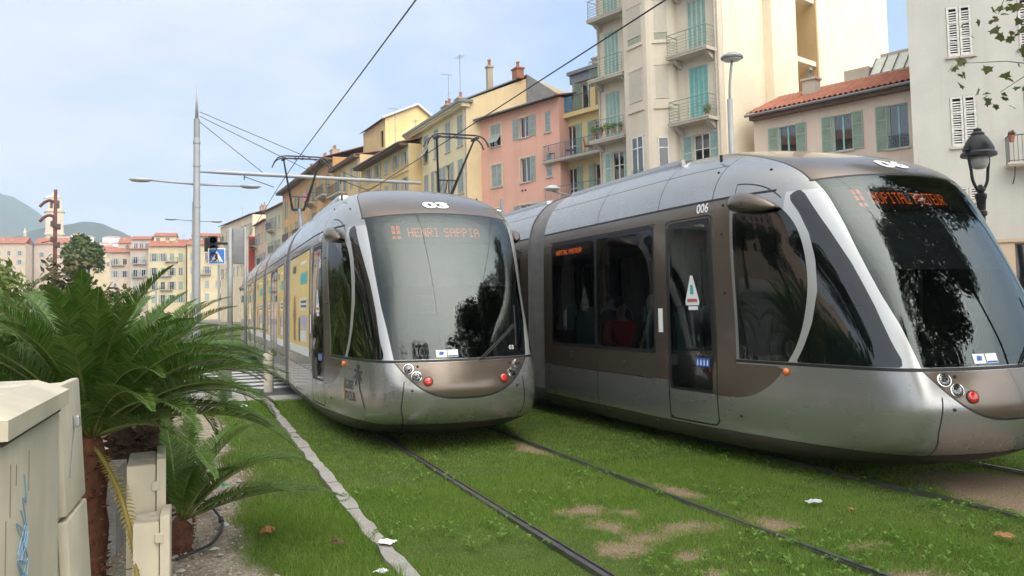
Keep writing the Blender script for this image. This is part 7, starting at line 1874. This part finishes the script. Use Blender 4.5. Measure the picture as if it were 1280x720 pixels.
seated('passenger in a pale shirt sitting across the aisle in tram 06', .80, 4.6, -1, plain('pale cloth', (.35, .36, .37), .8), blackh, .0)

# ------------------------------------------------------------------ parked car, a sliver behind the nose of tram 06
car = thing('parked_car', 'white car parked by the grey white house, mostly hidden behind tram 06', 'car', (20.6, 14.6, .10), math.atan2(-.684, .73))
prof = [(-2.0, .35), (-2.05, .75), (-1.9, .95), (-1.3, 1.0), (-.75, 1.42), (.55, 1.48), (1.35, 1.0), (1.95, .86), (2.05, .6), (2.0, .35)]
b = MB(); n = len(prof)
def ring_(y, k, kz): return [(x * k, y, .35 + (z - .35) * kz) for x, z in prof]
R_ = [ring_(-.84, .97, .97), ring_(-.86, 1, .62), ring_(-.62, .995, 1.0), ring_(.62, .995, 1.0), ring_(.84, .97, .97)]
R_ = [R_[0], R_[2], R_[3], R_[4]]
for q in R_: b.v += q
for i in range(3):
    for j in range(n - 1): b.f.append((i * n + j, i * n + j + 1, (i + 1) * n + j + 1, (i + 1) * n + j)); b.m.append(0)
b.f += [tuple(range(n)), tuple(range(3 * n, 4 * n))[::-1]]; b.m += [0, 0]
b.build('body', plain('white car paint', (.75, .75, .74), .25, 0, .03, coat=1), car, 'auto')
b = MB(); b.add([(-1.15, -.848, .98), (-.72, -.846, 1.34), (.5, -.846, 1.39), (1.15, -.848, .98)], [(0, 1, 2, 3)]); b.build('side_window', M_PANE, car)
for x in (-1.25, 1.3):
    for y in (-.72, .72):
        b = MB(); M = Matrix.Translation((x, y, .31)) @ Matrix.Rotation(R(90), 4, 'X'); b.lathe([(.20, -.1), (.30, -.1), (.31, -.06), (.31, .06), (.30, .1), (.20, .1)], 20, M); w_ = b.build('wheel', M_RUBBER, car, 'auto')
        b = MB(); b.lathe([(.20, -.09), (.20, .09), (.06, .105), (.01, .105)], 16, M); b.build('rim', M_CHROME, w_, 'auto')
HAZE = .00034
# ------------------------------------------------------------------ the air between here and the hills
m = bpy.data.materials.new('thin haze'); m.use_nodes = True; nt = m.node_tree; nt.nodes.clear()
out = N(nt, 'ShaderNodeOutputMaterial'); pv = N(nt, 'ShaderNodeVolumePrincipled'); pv.inputs['Color'].default_value = (.74, .86, 1.0, 1); pv.inputs['Density'].default_value = HAZE; pv.inputs['Anisotropy'].default_value = .2
nt.links.new(pv.outputs[0], out.inputs['Volume'])
b = MB(); b.box((-2400, -700, -5), (2400, 4200, 410)); o = b.build('haze', m); o['kind'] = 'stuff'
